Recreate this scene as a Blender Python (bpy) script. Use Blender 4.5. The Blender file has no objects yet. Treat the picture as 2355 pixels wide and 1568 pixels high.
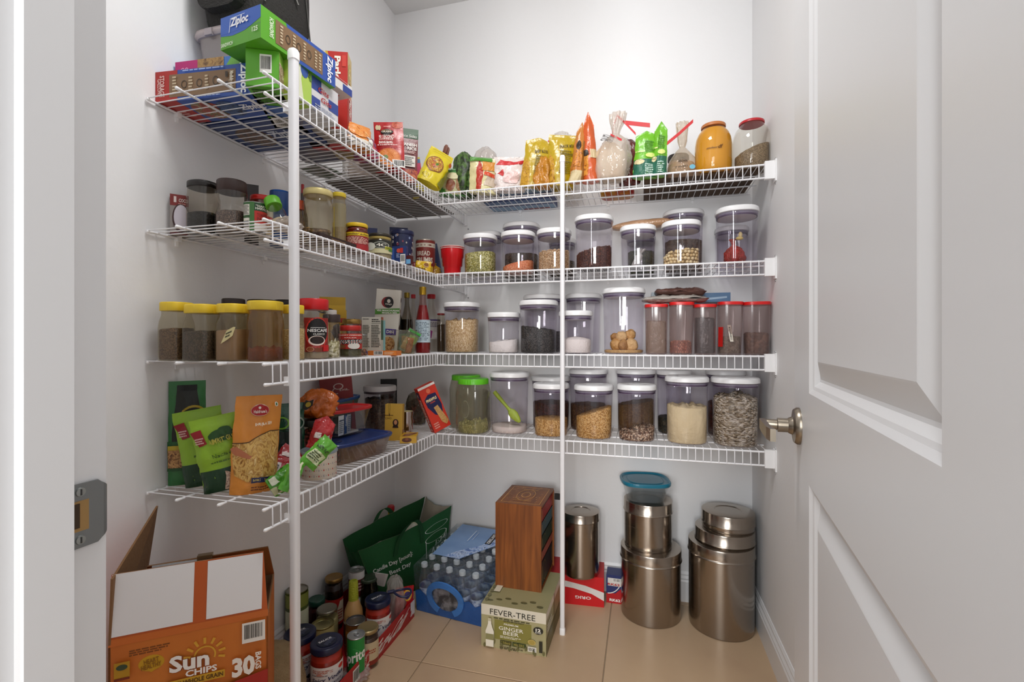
import bpy, math, random
from mathutils import Vector, Matrix, noise
C = bpy.context.scene.collection
R = math.radians

# ---------------------------------------------------------------- camera, sky, lights, exposure
YAW = 15.27; HC = 1.104; FPX = 1094.0; CX = 1177.5; CY = 784.0
cam = bpy.data.cameras.new('camera'); camo = bpy.data.objects.new('camera', cam); C.objects.link(camo)
camo.location = (0, 0, HC); camo.rotation_euler = (R(90), 0, R(YAW))
cam.sensor_width = 36.0; cam.lens = 36.0 * FPX / 2355.0; cam.clip_start = 0.01
bpy.context.scene.camera = camo
world = bpy.data.worlds.new('world'); bpy.context.scene.world = world; world.use_nodes = True
bg = world.node_tree.nodes['Background']; bg.inputs[0].default_value = (0.97, 0.98, 1.0, 1); bg.inputs[1].default_value = 0.55
def area(name, loc, target, sx, sy, power, col=(1, 1, 1)):
    l = bpy.data.lights.new(name, 'AREA'); l.shape = 'RECTANGLE'; l.size = sx; l.size_y = sy; l.energy = power; l.color = col
    o = bpy.data.objects.new(name, l); C.objects.link(o); o.location = loc
    o.rotation_euler = (Vector(target) - Vector(loc)).to_track_quat('-Z', 'Y').to_euler(); return o
area('ceiling_lamp_light', (-0.32, 0.80, 2.68), (-0.34, 1.05, 0), 0.40, 0.40, 14.0, (1, 0.99, 0.98))
area('room_window_light', (-0.9, -2.4, 1.75), (-0.35, 2.0, 1.0), 0.35, 1.7, 34.0, (0.95, 0.98, 1.0))
area('room_lamp_light', (-0.25, -1.6, 2.45), (-0.3, 1.9, 0.9), 0.9, 0.9, 16.0, (1, 0.99, 0.97))
area('far_room_lamp_light', (0.12, -2.7, 1.35), (-0.4, 1.7, 0.6), 0.9, 0.9, 64.0, (1, 0.99, 0.97))  # fill light added behind the camera to brighten the low, shaded parts inside
vs = bpy.context.scene.view_settings
bpy.context.scene.display_settings.display_device = 'sRGB'
vs.view_transform = 'Standard'; vs.look = 'None'; vs.gamma = 1.0; vs.use_curve_mapping = False; vs.exposure = 0.04
cy = bpy.context.scene.cycles
try:
    cy.max_bounces = 10; cy.diffuse_bounces = 8; cy.glossy_bounces = 4; cy.transmission_bounces = 6; cy.transparent_max_bounces = 40
    cy.sample_clamp_indirect = 4.0; cy.caustics_reflective = False; cy.caustics_refractive = False
except Exception: pass

# ---------------------------------------------------------------- pixel -> place helpers (real plane intersections)
CA, SA = math.cos(R(YAW)), math.sin(R(YAW))
def Wy(u, Y):      # point of the vertical plane Y seen in column u -> x, depth, cos(off-axis)
    t = (u - CX) / FPX; D = Y / (CA + t * SA); return (-SA * D + CA * t * D, D, 1 / math.hypot(1, t))
def Wx(u, X):
    t = (u - CX) / FPX; D = X / (-SA + t * CA); return (CA * D + SA * t * D, D, 1 / math.hypot(1, t))
def G(u, v, z):    # point of the level z seen at pixel u, v
    D = (HC - z) * FPX / (v - CY); t = (u - CX) / FPX
    return Vector((-SA * D + CA * t * D, CA * D + SA * t * D, z))
def PB(uL, uR, vb, z):   # round thing in columns uL..uR whose front foot shows at row vb on level z
    r = 0.03; u = (uL + uR) / 2; t = (u - CX) / FPX; c = 1 / math.hypot(1, t)
    for _ in range(5): D = (HC - z) * FPX / (vb - CY) + r * c; r = (uR - uL) * D * c / (2 * FPX)
    return (-SA * D + CA * t * D, CA * D + SA * t * D, r, D, z)
def depth(x, y): return -SA * x + CA * y
def zat(v, D): return HC + (CY - v) * D / FPX
S1, S2, S3, S4 = 1.711, 1.381, 1.055, 0.728      # tops of the four shelf decks
XW, XL, YW, YL, XR = -1.196, -0.819, 2.148, 1.799, 0.438   # left wall, left lip, back wall, back lip, right wall

# ---------------------------------------------------------------- materials
_m = {}
def lin(h):
    if not isinstance(h, str): return (*h[:3], 1)
    h = h.lstrip('#'); c = [int(h[i:i + 2], 16) / 255 for i in (0, 2, 4)]
    return (*[x / 12.92 if x <= 0.04045 else ((x + 0.055) / 1.055) ** 2.4 for x in c], 1)
def _new(key):
    m = bpy.data.materials.new(str(key)[:50]); m.use_nodes = True; nt = m.node_tree
    return m, nt, nt.nodes['Principled BSDF']
def _bump(nt, p, scale, strength, detail=3, dist=0.01, kind='noise', coord='Object'):
    tc = nt.nodes.new('ShaderNodeTexCoord'); b = nt.nodes.new('ShaderNodeBump'); b.inputs['Strength'].default_value = strength; b.inputs['Distance'].default_value = dist
    if kind == 'noise':
        n = nt.nodes.new('ShaderNodeTexNoise'); n.inputs['Detail'].default_value = detail; o = n.outputs['Fac']
    else:
        n = nt.nodes.new('ShaderNodeTexVoronoi'); o = n.outputs['Distance']
    n.inputs['Scale'].default_value = scale
    nt.links.new(tc.outputs[coord], n.inputs['Vector']); nt.links.new(o, b.inputs['Height']); nt.links.new(b.outputs[0], p.inputs['Normal'])
def M(col, rough=0.5, metal=0.0, bump=None, spec=0.5, mix=None, coat=0.0):
    """plain coloured material; bump=(scale,strength); mix=(hex2, scale, amount)"""
    k = ('M', col, rough, metal, bump, spec, mix, coat)
    if k in _m: return _m[k]
    m, nt, p = _new('colour_' + str(col)); p.inputs['Base Color'].default_value = lin(col)
    p.inputs['Roughness'].default_value = rough; p.inputs['Metallic'].default_value = metal; p.inputs['Specular IOR Level'].default_value = spec
    p.inputs['Coat Weight'].default_value = coat
    if mix:
        tc = nt.nodes.new('ShaderNodeTexCoord'); n = nt.nodes.new('ShaderNodeTexNoise'); n.inputs['Scale'].default_value = mix[1]; n.inputs['Detail'].default_value = 4
        r = nt.nodes.new('ShaderNodeValToRGB'); r.color_ramp.elements[0].position = 0.5 - 0.5 * (1 - mix[2]) - 0.02; r.color_ramp.elements[1].position = 0.52 + 0.5 * (1 - mix[2])
        r.color_ramp.elements[0].color = lin(col); r.color_ramp.elements[1].color = lin(mix[0])
        nt.links.new(tc.outputs['Object'], n.inputs['Vector']); nt.links.new(n.outputs['Fac'], r.inputs[0]); nt.links.new(r.outputs[0], p.inputs['Base Color'])
    if bump: _bump(nt, p, bump[0], bump[1])
    _m[k] = m; return m
def foil(col, rough=0.28, s=45, st=0.55): return M(col, rough, 0.0, (s, st), 0.7)
def grain(cols, scale, rough=0.6, bump=0.8, stretch=(1, 1, 1)):
    """grains: every voronoi cell has one of the colours"""
    k = ('G', tuple(cols), scale, rough, bump, stretch)
    if k in _m: return _m[k]
    m, nt, p = _new('grains_' + cols[0]); tc = nt.nodes.new('ShaderNodeTexCoord'); mp = nt.nodes.new('ShaderNodeMapping'); mp.inputs['Scale'].default_value = stretch
    v = nt.nodes.new('ShaderNodeTexVoronoi'); v.inputs['Scale'].default_value = scale
    nt.links.new(tc.outputs['Object'], mp.inputs[0]); nt.links.new(mp.outputs[0], v.inputs['Vector'])
    sep = nt.nodes.new('ShaderNodeSeparateColor'); nt.links.new(v.outputs['Color'], sep.inputs[0])
    r = nt.nodes.new('ShaderNodeValToRGB'); r.color_ramp.interpolation = 'CONSTANT'; e = r.color_ramp.elements
    while len(e) < len(cols): e.new(0.5)
    for i, c in enumerate(cols): e[i].position = i / len(cols); e[i].color = lin(c)
    nt.links.new(sep.outputs[0], r.inputs[0]); nt.links.new(r.outputs[0], p.inputs['Base Color'])
    b = nt.nodes.new('ShaderNodeBump'); b.inputs['Strength'].default_value = bump; b.inputs['Distance'].default_value = 0.6 / scale; b.invert = True
    nt.links.new(v.outputs['Distance'], b.inputs['Height']); nt.links.new(b.outputs[0], p.inputs['Normal']); p.inputs['Roughness'].default_value = rough
    _m[k] = m; return m
def clear(tint, diffuse=0.0, dcol='#ffffff', rough=0.03, bump=None, gl=1.0):
    """thin clear wall: tinted see-through plus mirror reflection by angle, with an optional milky share"""
    k = ('C', tint, diffuse, dcol, rough, bump, gl)
    if k in _m: return _m[k]
    m, nt, p = _new('clear_' + str(tint)); nt.nodes.remove(p); out = nt.nodes['Material Output']
    t = nt.nodes.new('ShaderNodeBsdfTransparent'); t.inputs[0].default_value = lin(tint)
    base = t.outputs[0]
    if diffuse > 0:
        d = nt.nodes.new('ShaderNodeBsdfDiffuse'); d.inputs[0].default_value = lin(dcol); tr = nt.nodes.new('ShaderNodeBsdfTranslucent'); tr.inputs[0].default_value = lin(dcol)
        a = nt.nodes.new('ShaderNodeMixShader'); a.inputs[0].default_value = 0.5; nt.links.new(d.outputs[0], a.inputs[1]); nt.links.new(tr.outputs[0], a.inputs[2])
        mx = nt.nodes.new('ShaderNodeMixShader'); mx.inputs[0].default_value = diffuse; nt.links.new(t.outputs[0], mx.inputs[1]); nt.links.new(a.outputs[0], mx.inputs[2]); base = mx.outputs[0]
    g = nt.nodes.new('ShaderNodeBsdfGlossy'); g.inputs['Roughness'].default_value = rough; g.inputs[0].default_value = (gl, gl, gl, 1)
    f = nt.nodes.new('ShaderNodeLayerWeight'); f.inputs[0].default_value = 0.5
    pw = nt.nodes.new('ShaderNodeMath'); pw.operation = 'POWER'; pw.inputs[1].default_value = 4.0; nt.links.new(f.outputs['Facing'], pw.inputs[0])
    ma = nt.nodes.new('ShaderNodeMath'); ma.operation = 'MULTIPLY_ADD'; ma.inputs[1].default_value = 0.55; ma.inputs[2].default_value = 0.045; nt.links.new(pw.outputs[0], ma.inputs[0])
    mm = nt.nodes.new('ShaderNodeMixShader'); nt.links.new(ma.outputs[0], mm.inputs[0]); nt.links.new(base, mm.inputs[1]); nt.links.new(g.outputs[0], mm.inputs[2])
    nt.links.new(mm.outputs[0], out.inputs[0])
    if bump:
        tc = nt.nodes.new('ShaderNodeTexCoord'); n = nt.nodes.new('ShaderNodeTexNoise'); n.inputs['Scale'].default_value = bump[0]; b = nt.nodes.new('ShaderNodeBump'); b.inputs['Strength'].default_value = bump[1]; b.inputs['Distance'].default_value = 0.02
        nt.links.new(tc.outputs['Object'], n.inputs['Vector']); nt.links.new(n.outputs[0], b.inputs['Height'])
        nt.links.new(b.outputs[0], g.inputs['Normal']); nt.links.new(b.outputs[0], f.inputs['Normal'])
    _m[k] = m; return m
def wood(c1, c2, scale=6, axis=2):
    k = ('W', c1, c2, scale, axis)
    if k in _m: return _m[k]
    m, nt, p = _new('wood_' + c1); tc = nt.nodes.new('ShaderNodeTexCoord'); mp = nt.nodes.new('ShaderNodeMapping'); s = [scale * 5] * 3; s[axis] = scale * 0.35
    mp.inputs['Scale'].default_value = s; n = nt.nodes.new('ShaderNodeTexNoise'); n.inputs['Scale'].default_value = 1.6; n.inputs['Detail'].default_value = 6; n.inputs['Distortion'].default_value = 0.6
    r = nt.nodes.new('ShaderNodeValToRGB'); r.color_ramp.elements[0].position = 0.35; r.color_ramp.elements[1].position = 0.7; r.color_ramp.elements[0].color = lin(c1); r.color_ramp.elements[1].color = lin(c2)
    nt.links.new(tc.outputs['Object'], mp.inputs[0]); nt.links.new(mp.outputs[0], n.inputs['Vector']); nt.links.new(n.outputs['Fac'], r.inputs[0]); nt.links.new(r.outputs[0], p.inputs['Base Color'])
    p.inputs['Roughness'].default_value = 0.42; _m[k] = m; return m
def steel(col='#a79d92', rough=0.2):
    k = ('S', col, rough)
    if k in _m: return _m[k]
    m, nt, p = _new('steel_' + col); p.inputs['Base Color'].default_value = lin(col); p.inputs['Metallic'].default_value = 1.0; p.inputs['Roughness'].default_value = rough
    tc = nt.nodes.new('ShaderNodeTexCoord'); mp = nt.nodes.new('ShaderNodeMapping'); mp.inputs['Scale'].default_value = (3, 3, 60)
    n = nt.nodes.new('ShaderNodeTexNoise'); n.inputs['Scale'].default_value = 3; r = nt.nodes.new('ShaderNodeMapRange'); r.inputs[3].default_value = rough * 0.7; r.inputs[4].default_value = rough * 1.6
    nt.links.new(tc.outputs['Object'], mp.inputs[0]); nt.links.new(mp.outputs[0], n.inputs['Vector']); nt.links.new(n.outputs['Fac'], r.inputs[0]); nt.links.new(r.outputs[0], p.inputs['Roughness'])
    _m[k] = m; return m
def food(cols, scale, stretch=(1, 1, 1)):       # printed food picture
    k = ('F', tuple(cols), scale, stretch)
    if k in _m: return _m[k]
    m, nt, p = _new('print_' + cols[0]); tc = nt.nodes.new('ShaderNodeTexCoord'); mp = nt.nodes.new('ShaderNodeMapping'); mp.inputs['Scale'].default_value = stretch
    n = nt.nodes.new('ShaderNodeTexNoise'); n.inputs['Scale'].default_value = scale; n.inputs['Detail'].default_value = 3; n.inputs['Distortion'].default_value = 2.2
    r = nt.nodes.new('ShaderNodeValToRGB'); e = r.color_ramp.elements
    while len(e) < len(cols): e.new(0.5)
    for i, c in enumerate(cols): e[i].position = 0.34 + 0.32 * i / max(1, len(cols) - 1); e[i].color = lin(c)
    nt.links.new(tc.outputs['Object'], mp.inputs[0]); nt.links.new(mp.outputs[0], n.inputs['Vector']); nt.links.new(n.outputs['Fac'], r.inputs[0]); nt.links.new(r.outputs[0], p.inputs['Base Color']); p.inputs['Roughness'].default_value = 0.4
    _m[k] = m; return m
def mm(c, rough=0.42): return c if not isinstance(c, str) else M(c, rough)

# ---------------------------------------------------------------- mesh builder
class B:
    def __init__(s): s.v = []; s.f = []; s.mi = []; s.sm = []; s.mats = []
    def add(s, vs, fs, mat, smooth=False, xf=None):
        mat = mm(mat)
        if mat not in s.mats: s.mats.append(mat)
        k = s.mats.index(mat); n = len(s.v)
        s.v += [tuple(xf @ Vector(p)) for p in vs] if xf is not None else [tuple(p) for p in vs]
        s.f += [tuple(i + n for i in f) for f in fs]; s.mi += [k] * len(fs); s.sm += [smooth] * len(fs); return s
    def mesh(s, name):
        me = bpy.data.meshes.new(name); me.from_pydata(s.v, [], s.f)
        for m in s.mats: me.materials.append(m)
        me.polygons.foreach_set('material_index', s.mi); me.polygons.foreach_set('use_smooth', s.sm); me.update(); return me
    def obj(s, name, parent=None, kind=None, label=None):
        o = bpy.data.objects.new(name, s.mesh(name)); C.objects.link(o)
        if parent is not None: o.parent = parent
        if kind: o['kind'] = kind
        if label: o['label'] = label
        return o
def tag(o, label=None, cat=None, group=None, kind=None):
    for k, v in (('label', label), ('category', cat), ('group', group), ('kind', kind)):
        if v: o[k] = v
    return o
def thing(name, label, cat, loc=(0, 0, 0), rz=0.0, group=None, rx=0.0, ry=0.0):
    o = bpy.data.objects.new(name, None); C.objects.link(o); o.empty_display_size = 0.02
    o.location = loc; o.rotation_euler = (rx, ry, rz); return tag(o, label, cat, group)
def single(b, name, label, cat, loc=(0, 0, 0), rz=0.0, group=None, kind=None, rx=0.0, ry=0.0):
    o = b.obj(name); o.location = loc; o.rotation_euler = (rx, ry, rz); return tag(o, label, cat, group, kind)
def box(b, x0, y0, z0, x1, y1, z1, mat, xf=None):
    return b.add([(x0, y0, z0), (x1, y0, z0), (x1, y1, z0), (x0, y1, z0), (x0, y0, z1), (x1, y0, z1), (x1, y1, z1), (x0, y1, z1)],
                 [(0, 3, 2, 1), (4, 5, 6, 7), (0, 1, 5, 4), (1, 2, 6, 5), (2, 3, 7, 6), (3, 0, 4, 7)], mat, False, xf)
def loft(b, rings, mat, smooth=True, cap0=True, cap1=True, xf=None, closed=True):
    n = len(rings[0]); vs = [p for r in rings for p in r]; fs = []
    for i in range(len(rings) - 1):
        for j in range(n if closed else n - 1):
            k = (j + 1) % n; fs.append((i * n + j, i * n + k, (i + 1) * n + k, (i + 1) * n + j))
    b.add(vs, fs, mat, smooth, xf)
    if cap0: b.add(rings[0], [tuple(reversed(range(n)))], mat, False, xf)
    if cap1: b.add(rings[-1], [tuple(range(n))], mat, False, xf)
    return b
def ring(r, z, seg, n=2.0, ry=None, ph=0.0):
    ry = r if ry is None else ry; out = []
    for i in range(seg):
        a = 2 * math.pi * i / seg + ph; c, s = math.cos(a), math.sin(a)
        out.append((r * math.copysign(abs(c) ** (2 / n), c), ry * math.copysign(abs(s) ** (2 / n), s), z))
    return out
def lathe(b, prof, mat, seg=32, n=2.0, asp=1.0, smooth=True, cap0=True, cap1=True, xf=None):
    """prof: (radius, z); repeated points make a crisp edge"""
    out = [prof[0]]; run = [prof[0]]; first = True
    runs = []
    for i in range(1, len(prof)):
        run.append(prof[i])
        if 0 < i < len(prof) - 1:
            a = Vector((prof[i][0] - prof[i - 1][0], prof[i][1] - prof[i - 1][1])); c = Vector((prof[i + 1][0] - prof[i][0], prof[i + 1][1] - prof[i][1]))
            if a.length > 1e-9 and c.length > 1e-9 and a.angle(c) > R(40): runs.append(run); run = [prof[i]]
    runs.append(run)
    for k, rn in enumerate(runs):
        loft(b, [ring(max(p[0], 1e-4), p[1], seg, n, max(p[0], 1e-4) * asp) for p in rn], mat, smooth, cap0 and k == 0, cap1 and k == len(runs) - 1, xf)
    return b
def tube(b, pts, r, mat, seg=8, smooth=True, cap=True, xf=None, closed=False):
    pts = [Vector(p) for p in pts]; rings = []; n = len(pts); up = None
    for i, p in enumerate(pts):
        t = ((pts[(i + 1) % n] if closed or i < n - 1 else p) - (pts[i - 1] if closed or i > 0 else p)).normalized()
        if up is None: up = Vector((0, 0, 1)) if abs(t.z) < 0.9 else Vector((1, 0, 0))
        a = t.cross(up).normalized(); c = a.cross(t).normalized(); up = c
        rr = r[i] if isinstance(r, (list, tuple)) else r
        rings.append([tuple(p + a * (rr * math.cos(2 * math.pi * j / seg)) + c * (rr * math.sin(2 * math.pi * j / seg))) for j in range(seg)])
    if closed: rings.append(rings[0]); cap = False
    return loft(b, rings, mat, smooth, cap, cap, xf)
def ico(sub=1):
    import bmesh
    k = ('ico', sub)
    if k not in _m:
        bm = bmesh.new(); bmesh.ops.create_icosphere(bm, subdivisions=sub, radius=1); bm.verts.ensure_lookup_table()
        _m[k] = ([tuple(v.co) for v in bm.verts], [tuple(v.index for v in f.verts) for f in bm.faces]); bm.free()
    return _m[k]
def blob(b, c, r, mat, sub=1, xf=None, smooth=True):
    v, f = ico(sub); r = r if isinstance(r, (tuple, list)) else (r, r, r)
    return b.add([(c[0] + p[0] * r[0], c[1] + p[1] * r[1], c[2] + p[2] * r[2]) for p in v], f, mat, smooth, xf)

# ---------------------------------------------------------------- print: flat artwork laid on any surface S(x, y) -> (point, normal)
_txt = {}
def text_mesh(s, bold):
    k = (s, bold)
    if k in _txt: return _txt[k]
    cu = bpy.data.curves.new('t', 'FONT'); cu.body = s; cu.size = 1; cu.resolution_u = 2; cu.offset = bold
    o = bpy.data.objects.new('t', cu); C.objects.link(o)
    dg = bpy.context.evaluated_depsgraph_get(); ev = o.evaluated_get(dg); me = ev.to_mesh()
    vs = [tuple(v.co) for v in me.vertices]; fs = [tuple(p.vertices) for p in me.polygons]; ev.to_mesh_clear()
    bpy.data.objects.remove(o); bpy.data.curves.remove(cu)
    if not vs: vs = [(0, 0, 0), (1, 0, 0), (0, 1, 0)]; fs = []
    x0 = min(v[0] for v in vs); x1 = max(v[0] for v in vs); y0 = min(v[1] for v in vs); y1 = max(v[1] for v in vs)
    _txt[k] = ([((v[0] - x0) / max(x1 - x0, 1e-6), (v[1] - y0) / max(y1 - y0, 1e-6)) for v in vs], fs); return _txt[k]
def deco(b, S, items, eps=0.00035, nseg=1, w=1.0, h=1.0):
    """items: r(x0,y0,x1,y1,col) e(cx,cy,rx,ry,col) p([pts],col) t(cx,cy,w,h,text,col[,rot,bold,slant]) bar(x0,y0,x1,y1) ln(x0,y0,x1,y1,n,col)"""
    def put(pts, fs, mat, lay):
        out = []
        for x, y in pts:
            p, n = S(x, y); out.append(tuple(Vector(p) + Vector(n) * (eps * lay)))
        b.add(out, fs, mat, False)
    def rect(x0, y0, x1, y1, mat, lay):
        nx = max(1, int(math.ceil(abs(x1 - x0) * nseg))); ny = max(1, int(math.ceil(abs(y1 - y0) * nseg))) if nseg > 1 else 1
        pts = [(x0 + (x1 - x0) * i / nx, y0 + (y1 - y0) * j / ny) for j in range(ny + 1) for i in range(nx + 1)]
        put(pts, [(j * (nx + 1) + i, j * (nx + 1) + i + 1, (j + 1) * (nx + 1) + i + 1, (j + 1) * (nx + 1) + i) for j in range(ny) for i in range(nx)], mat, lay)
    lay = 1
    for it in items:
        k = it[0]
        if k == 'r': rect(*it[1:5], mm(it[5]), lay)
        elif k == 'e':
            cx, cy_, rx, ry, col = it[1:6]; N = 22; Rn = max(1, int(math.ceil(max(rx, ry) * nseg * .9))) if nseg > 1 else 1
            pts = [(cx, cy_)] + [(cx + rx * q / Rn * math.cos(2 * math.pi * i / N), cy_ + ry * q / Rn * math.sin(2 * math.pi * i / N)) for q in range(1, Rn + 1) for i in range(N)]
            fs = [(0, 1 + i, 1 + (i + 1) % N) for i in range(N)]
            for q in range(1, Rn): fs += [(1 + (q - 1) * N + i, 1 + q * N + i, 1 + q * N + (i + 1) % N, 1 + (q - 1) * N + (i + 1) % N) for i in range(N)]
            put(pts, fs, mm(col), lay)
        elif k == 'p':
            pts = it[1]
            if nseg > 1:      # split finely so it follows the surface
                import bmesh
                bm = bmesh.new(); bm.faces.new([bm.verts.new((x, y, 0)) for x, y in pts]); bmesh.ops.triangulate(bm, faces=bm.faces[:])
                for _ in range(5):
                    long_ = [e for e in bm.edges if e.calc_length() > 1.1 / nseg]
                    if not long_: break
                    bmesh.ops.subdivide_edges(bm, edges=long_, cuts=1); bmesh.ops.triangulate(bm, faces=bm.faces[:])
                bmesh.ops.triangulate(bm, faces=bm.faces[:]); bm.verts.ensure_lookup_table(); bm.verts.index_update()
                put([(v.co.x, v.co.y) for v in bm.verts], [tuple(v.index for v in f.verts) for f in bm.faces], mm(it[2]), lay); bm.free()
            else: put(pts, [tuple(range(len(pts)))], mm(it[2]), lay)
        elif k == 't':
            cx, cy_, tw, th, s, col = it[1:7]; rot = it[7] if len(it) > 7 else 0; bold = it[8] if len(it) > 8 else 0.02; sl = it[9] if len(it) > 9 else 0
            vs, fs = text_mesh(s, bold); a = R(rot); pts = []
            for x, y in vs:
                px = (x - 0.5) * tw + sl * (y - 0.5) * th; py = (y - 0.5) * th
                # rotate in real units
                X, Y = px * w, py * h
                if abs(rot) in (90, 270): X, Y = px * h, py * w      # upright text: its length runs along the height
                pts.append((cx + (X * math.cos(a) - Y * math.sin(a)) / w, cy_ + (X * math.sin(a) + Y * math.cos(a)) / h))
            put(pts, fs, mm(col), lay + 1)
        elif k == 'bar':
            x0, y0, x1, y1 = it[1:5]; rect(x0, y0, x1, y1, mm('#e8e6e0'), lay); rnd = random.Random(int(x0 * 999 + y1 * 77)); vert = len(it) < 6
            a, c = (x0, x1) if vert else (y0, y1); t = a + (c - a) * 0.1
            while t < c - (c - a) * 0.1:
                q = (c - a) * rnd.choice((0.012, 0.02, 0.035))
                if vert: put([(t, y0 + (y1 - y0) * .2), (t + q, y0 + (y1 - y0) * .2), (t + q, y1 - (y1 - y0) * .1), (t, y1 - (y1 - y0) * .1)], [(0, 1, 2, 3)], mm('#222222'), lay + 1)
                else: put([(x0 + (x1 - x0) * .15, t), (x1 - (x1 - x0) * .1, t), (x1 - (x1 - x0) * .1, t + q), (x0 + (x1 - x0) * .15, t + q)], [(0, 1, 2, 3)], mm('#222222'), lay + 1)
                t += q + (c - a) * rnd.choice((0.015, 0.03))
        elif k == 'ln':
            x0, y0, x1, y1, n, col = it[1:7]; rnd = random.Random(int(x0 * 991 + n))
            for i in range(n):
                y = y1 - (y1 - y0) * (i + 0.5) / n; hh = (y1 - y0) / n * 0.28; e = x1 - (x1 - x0) * rnd.random() * 0.3; x = x0
                while x < e:      # words of small print
                    q = (x1 - x0) * rnd.uniform(0.06, 0.18); put([(x, y - hh), (min(x + q, e), y - hh), (min(x + q, e), y + hh), (x, y + hh)], [(0, 1, 2, 3)], mm(col), lay); x += q + (x1 - x0) * 0.025
        elif k == 'ring':
            cx, cy_, rx, ry, wd, col = it[1:7]; a0, a1 = (it[7], it[8]) if len(it) > 7 else (0, 360); N = 28; full = a1 - a0 >= 360
            pts = []; 
            for i in range(N + 1):
                a = R(a0 + (a1 - a0) * i / N); pts += [(cx + (rx - wd) * math.cos(a), cy_ + (ry - wd * ry / rx) * math.sin(a)), (cx + rx * math.cos(a), cy_ + ry * math.sin(a))]
            put(pts, [(2 * i, 2 * i + 1, 2 * i + 3, 2 * i + 2) for i in range(N)], mm(col), lay)
        if k not in ('ln',): lay += 1
def flat(o, ex, ey, n):
    o, ex, ey, n = Vector(o), Vector(ex), Vector(ey), Vector(n)
    return lambda x, y: (o + ex * x + ey * y, n)
def cylS(r, z0, z1, a0, a1, cx=0, cyy=0):   # label round a cylinder from angle a0 to a1 (degrees, 270 faces -y), left to right
    def S(x, y):
        a = R(a0 + (a1 - a0) * x); return ((cx + r * math.cos(a), cyy + r * math.sin(a), z0 + (z1 - z0) * y), (math.cos(a), math.sin(a), 0))
    return S
def face_decos(b, w, d, h, faces):
    F = {'front': (flat((-w / 2, 0, 0), (w, 0, 0), (0, 0, h), (0, -1, 0)), w, h), 'right': (flat((w / 2, 0, 0), (0, d, 0), (0, 0, h), (1, 0, 0)), d, h),
         'left': (flat((-w / 2, d, 0), (0, -d, 0), (0, 0, h), (-1, 0, 0)), d, h), 'top': (flat((-w / 2, 0, h), (w, 0, 0), (0, d, 0), (0, 0, 1)), w, d),
         'bottom': (flat((-w / 2, d, 0), (w, 0, 0), (0, -d, 0), (0, 0, -1)), w, d), 'back': (flat((w / 2, d, 0), (-w, 0, 0), (0, 0, h), (0, 1, 0)), w, h)}
    for k, it in faces.items():
        S, ww, hh = F[k]; deco(b, S, it, w=ww, h=hh)
def carton(name, label, w, d, h, col, faces, loc, rz=0, rx=0, ry=0, group=None, cat='box', flap=None):
    """a printed carton, closed, with its seams; base centre of the front edge at loc"""
    b = B(); m = mm(col); box(b, -w / 2, 0, 0, w / 2, d, h, m)
    face_decos(b, w, d, h, faces)
    return single(b, name, label, cat, loc, rz, group, rx=rx, ry=ry)
def AB(a, c, z):   # front edge from pixel a to pixel c on level z -> loc, rz, width
    A, Bp = G(*a, z), G(*c, z); return (A + Bp) / 2, math.atan2(Bp.y - A.y, Bp.x - A.x), (Bp - A).length
def nz(p, s=1.0, seed=0): return noise.noise(Vector(p) * s + Vector((seed * 7.31, seed * 3.17, seed * 1.93)))

def lattice(P, nx, ny, side):     # bilinear surface through the same grid points as the mesh, so print lies flat on it
    g = [[Vector(P(i / nx, j / ny)) for i in range(nx + 1)] for j in range(ny + 1)]
    def S(x, y):
        fx, fy = min(max(x, 0), 1) * nx, min(max(y, 0), 1) * ny; i, j = min(int(fx), nx - 1), min(int(fy), ny - 1); a, c = fx - i, fy - j
        p00, p10, p01, p11 = g[j][i], g[j][i + 1], g[j + 1][i], g[j + 1][i + 1]
        p = p00 + (p10 - p00) * a + (p01 - p00) * c + (p11 - p10 - p01 + p00) * (a * c)
        n = ((p10 - p00) * (1 - c) + (p11 - p01) * c).cross((p01 - p00) * (1 - a) + (p11 - p10) * a); n = n.normalized() if n.length > 1e-12 else side
        return p, (n if n.dot(side) > 0 else -n)
    return S
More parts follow.
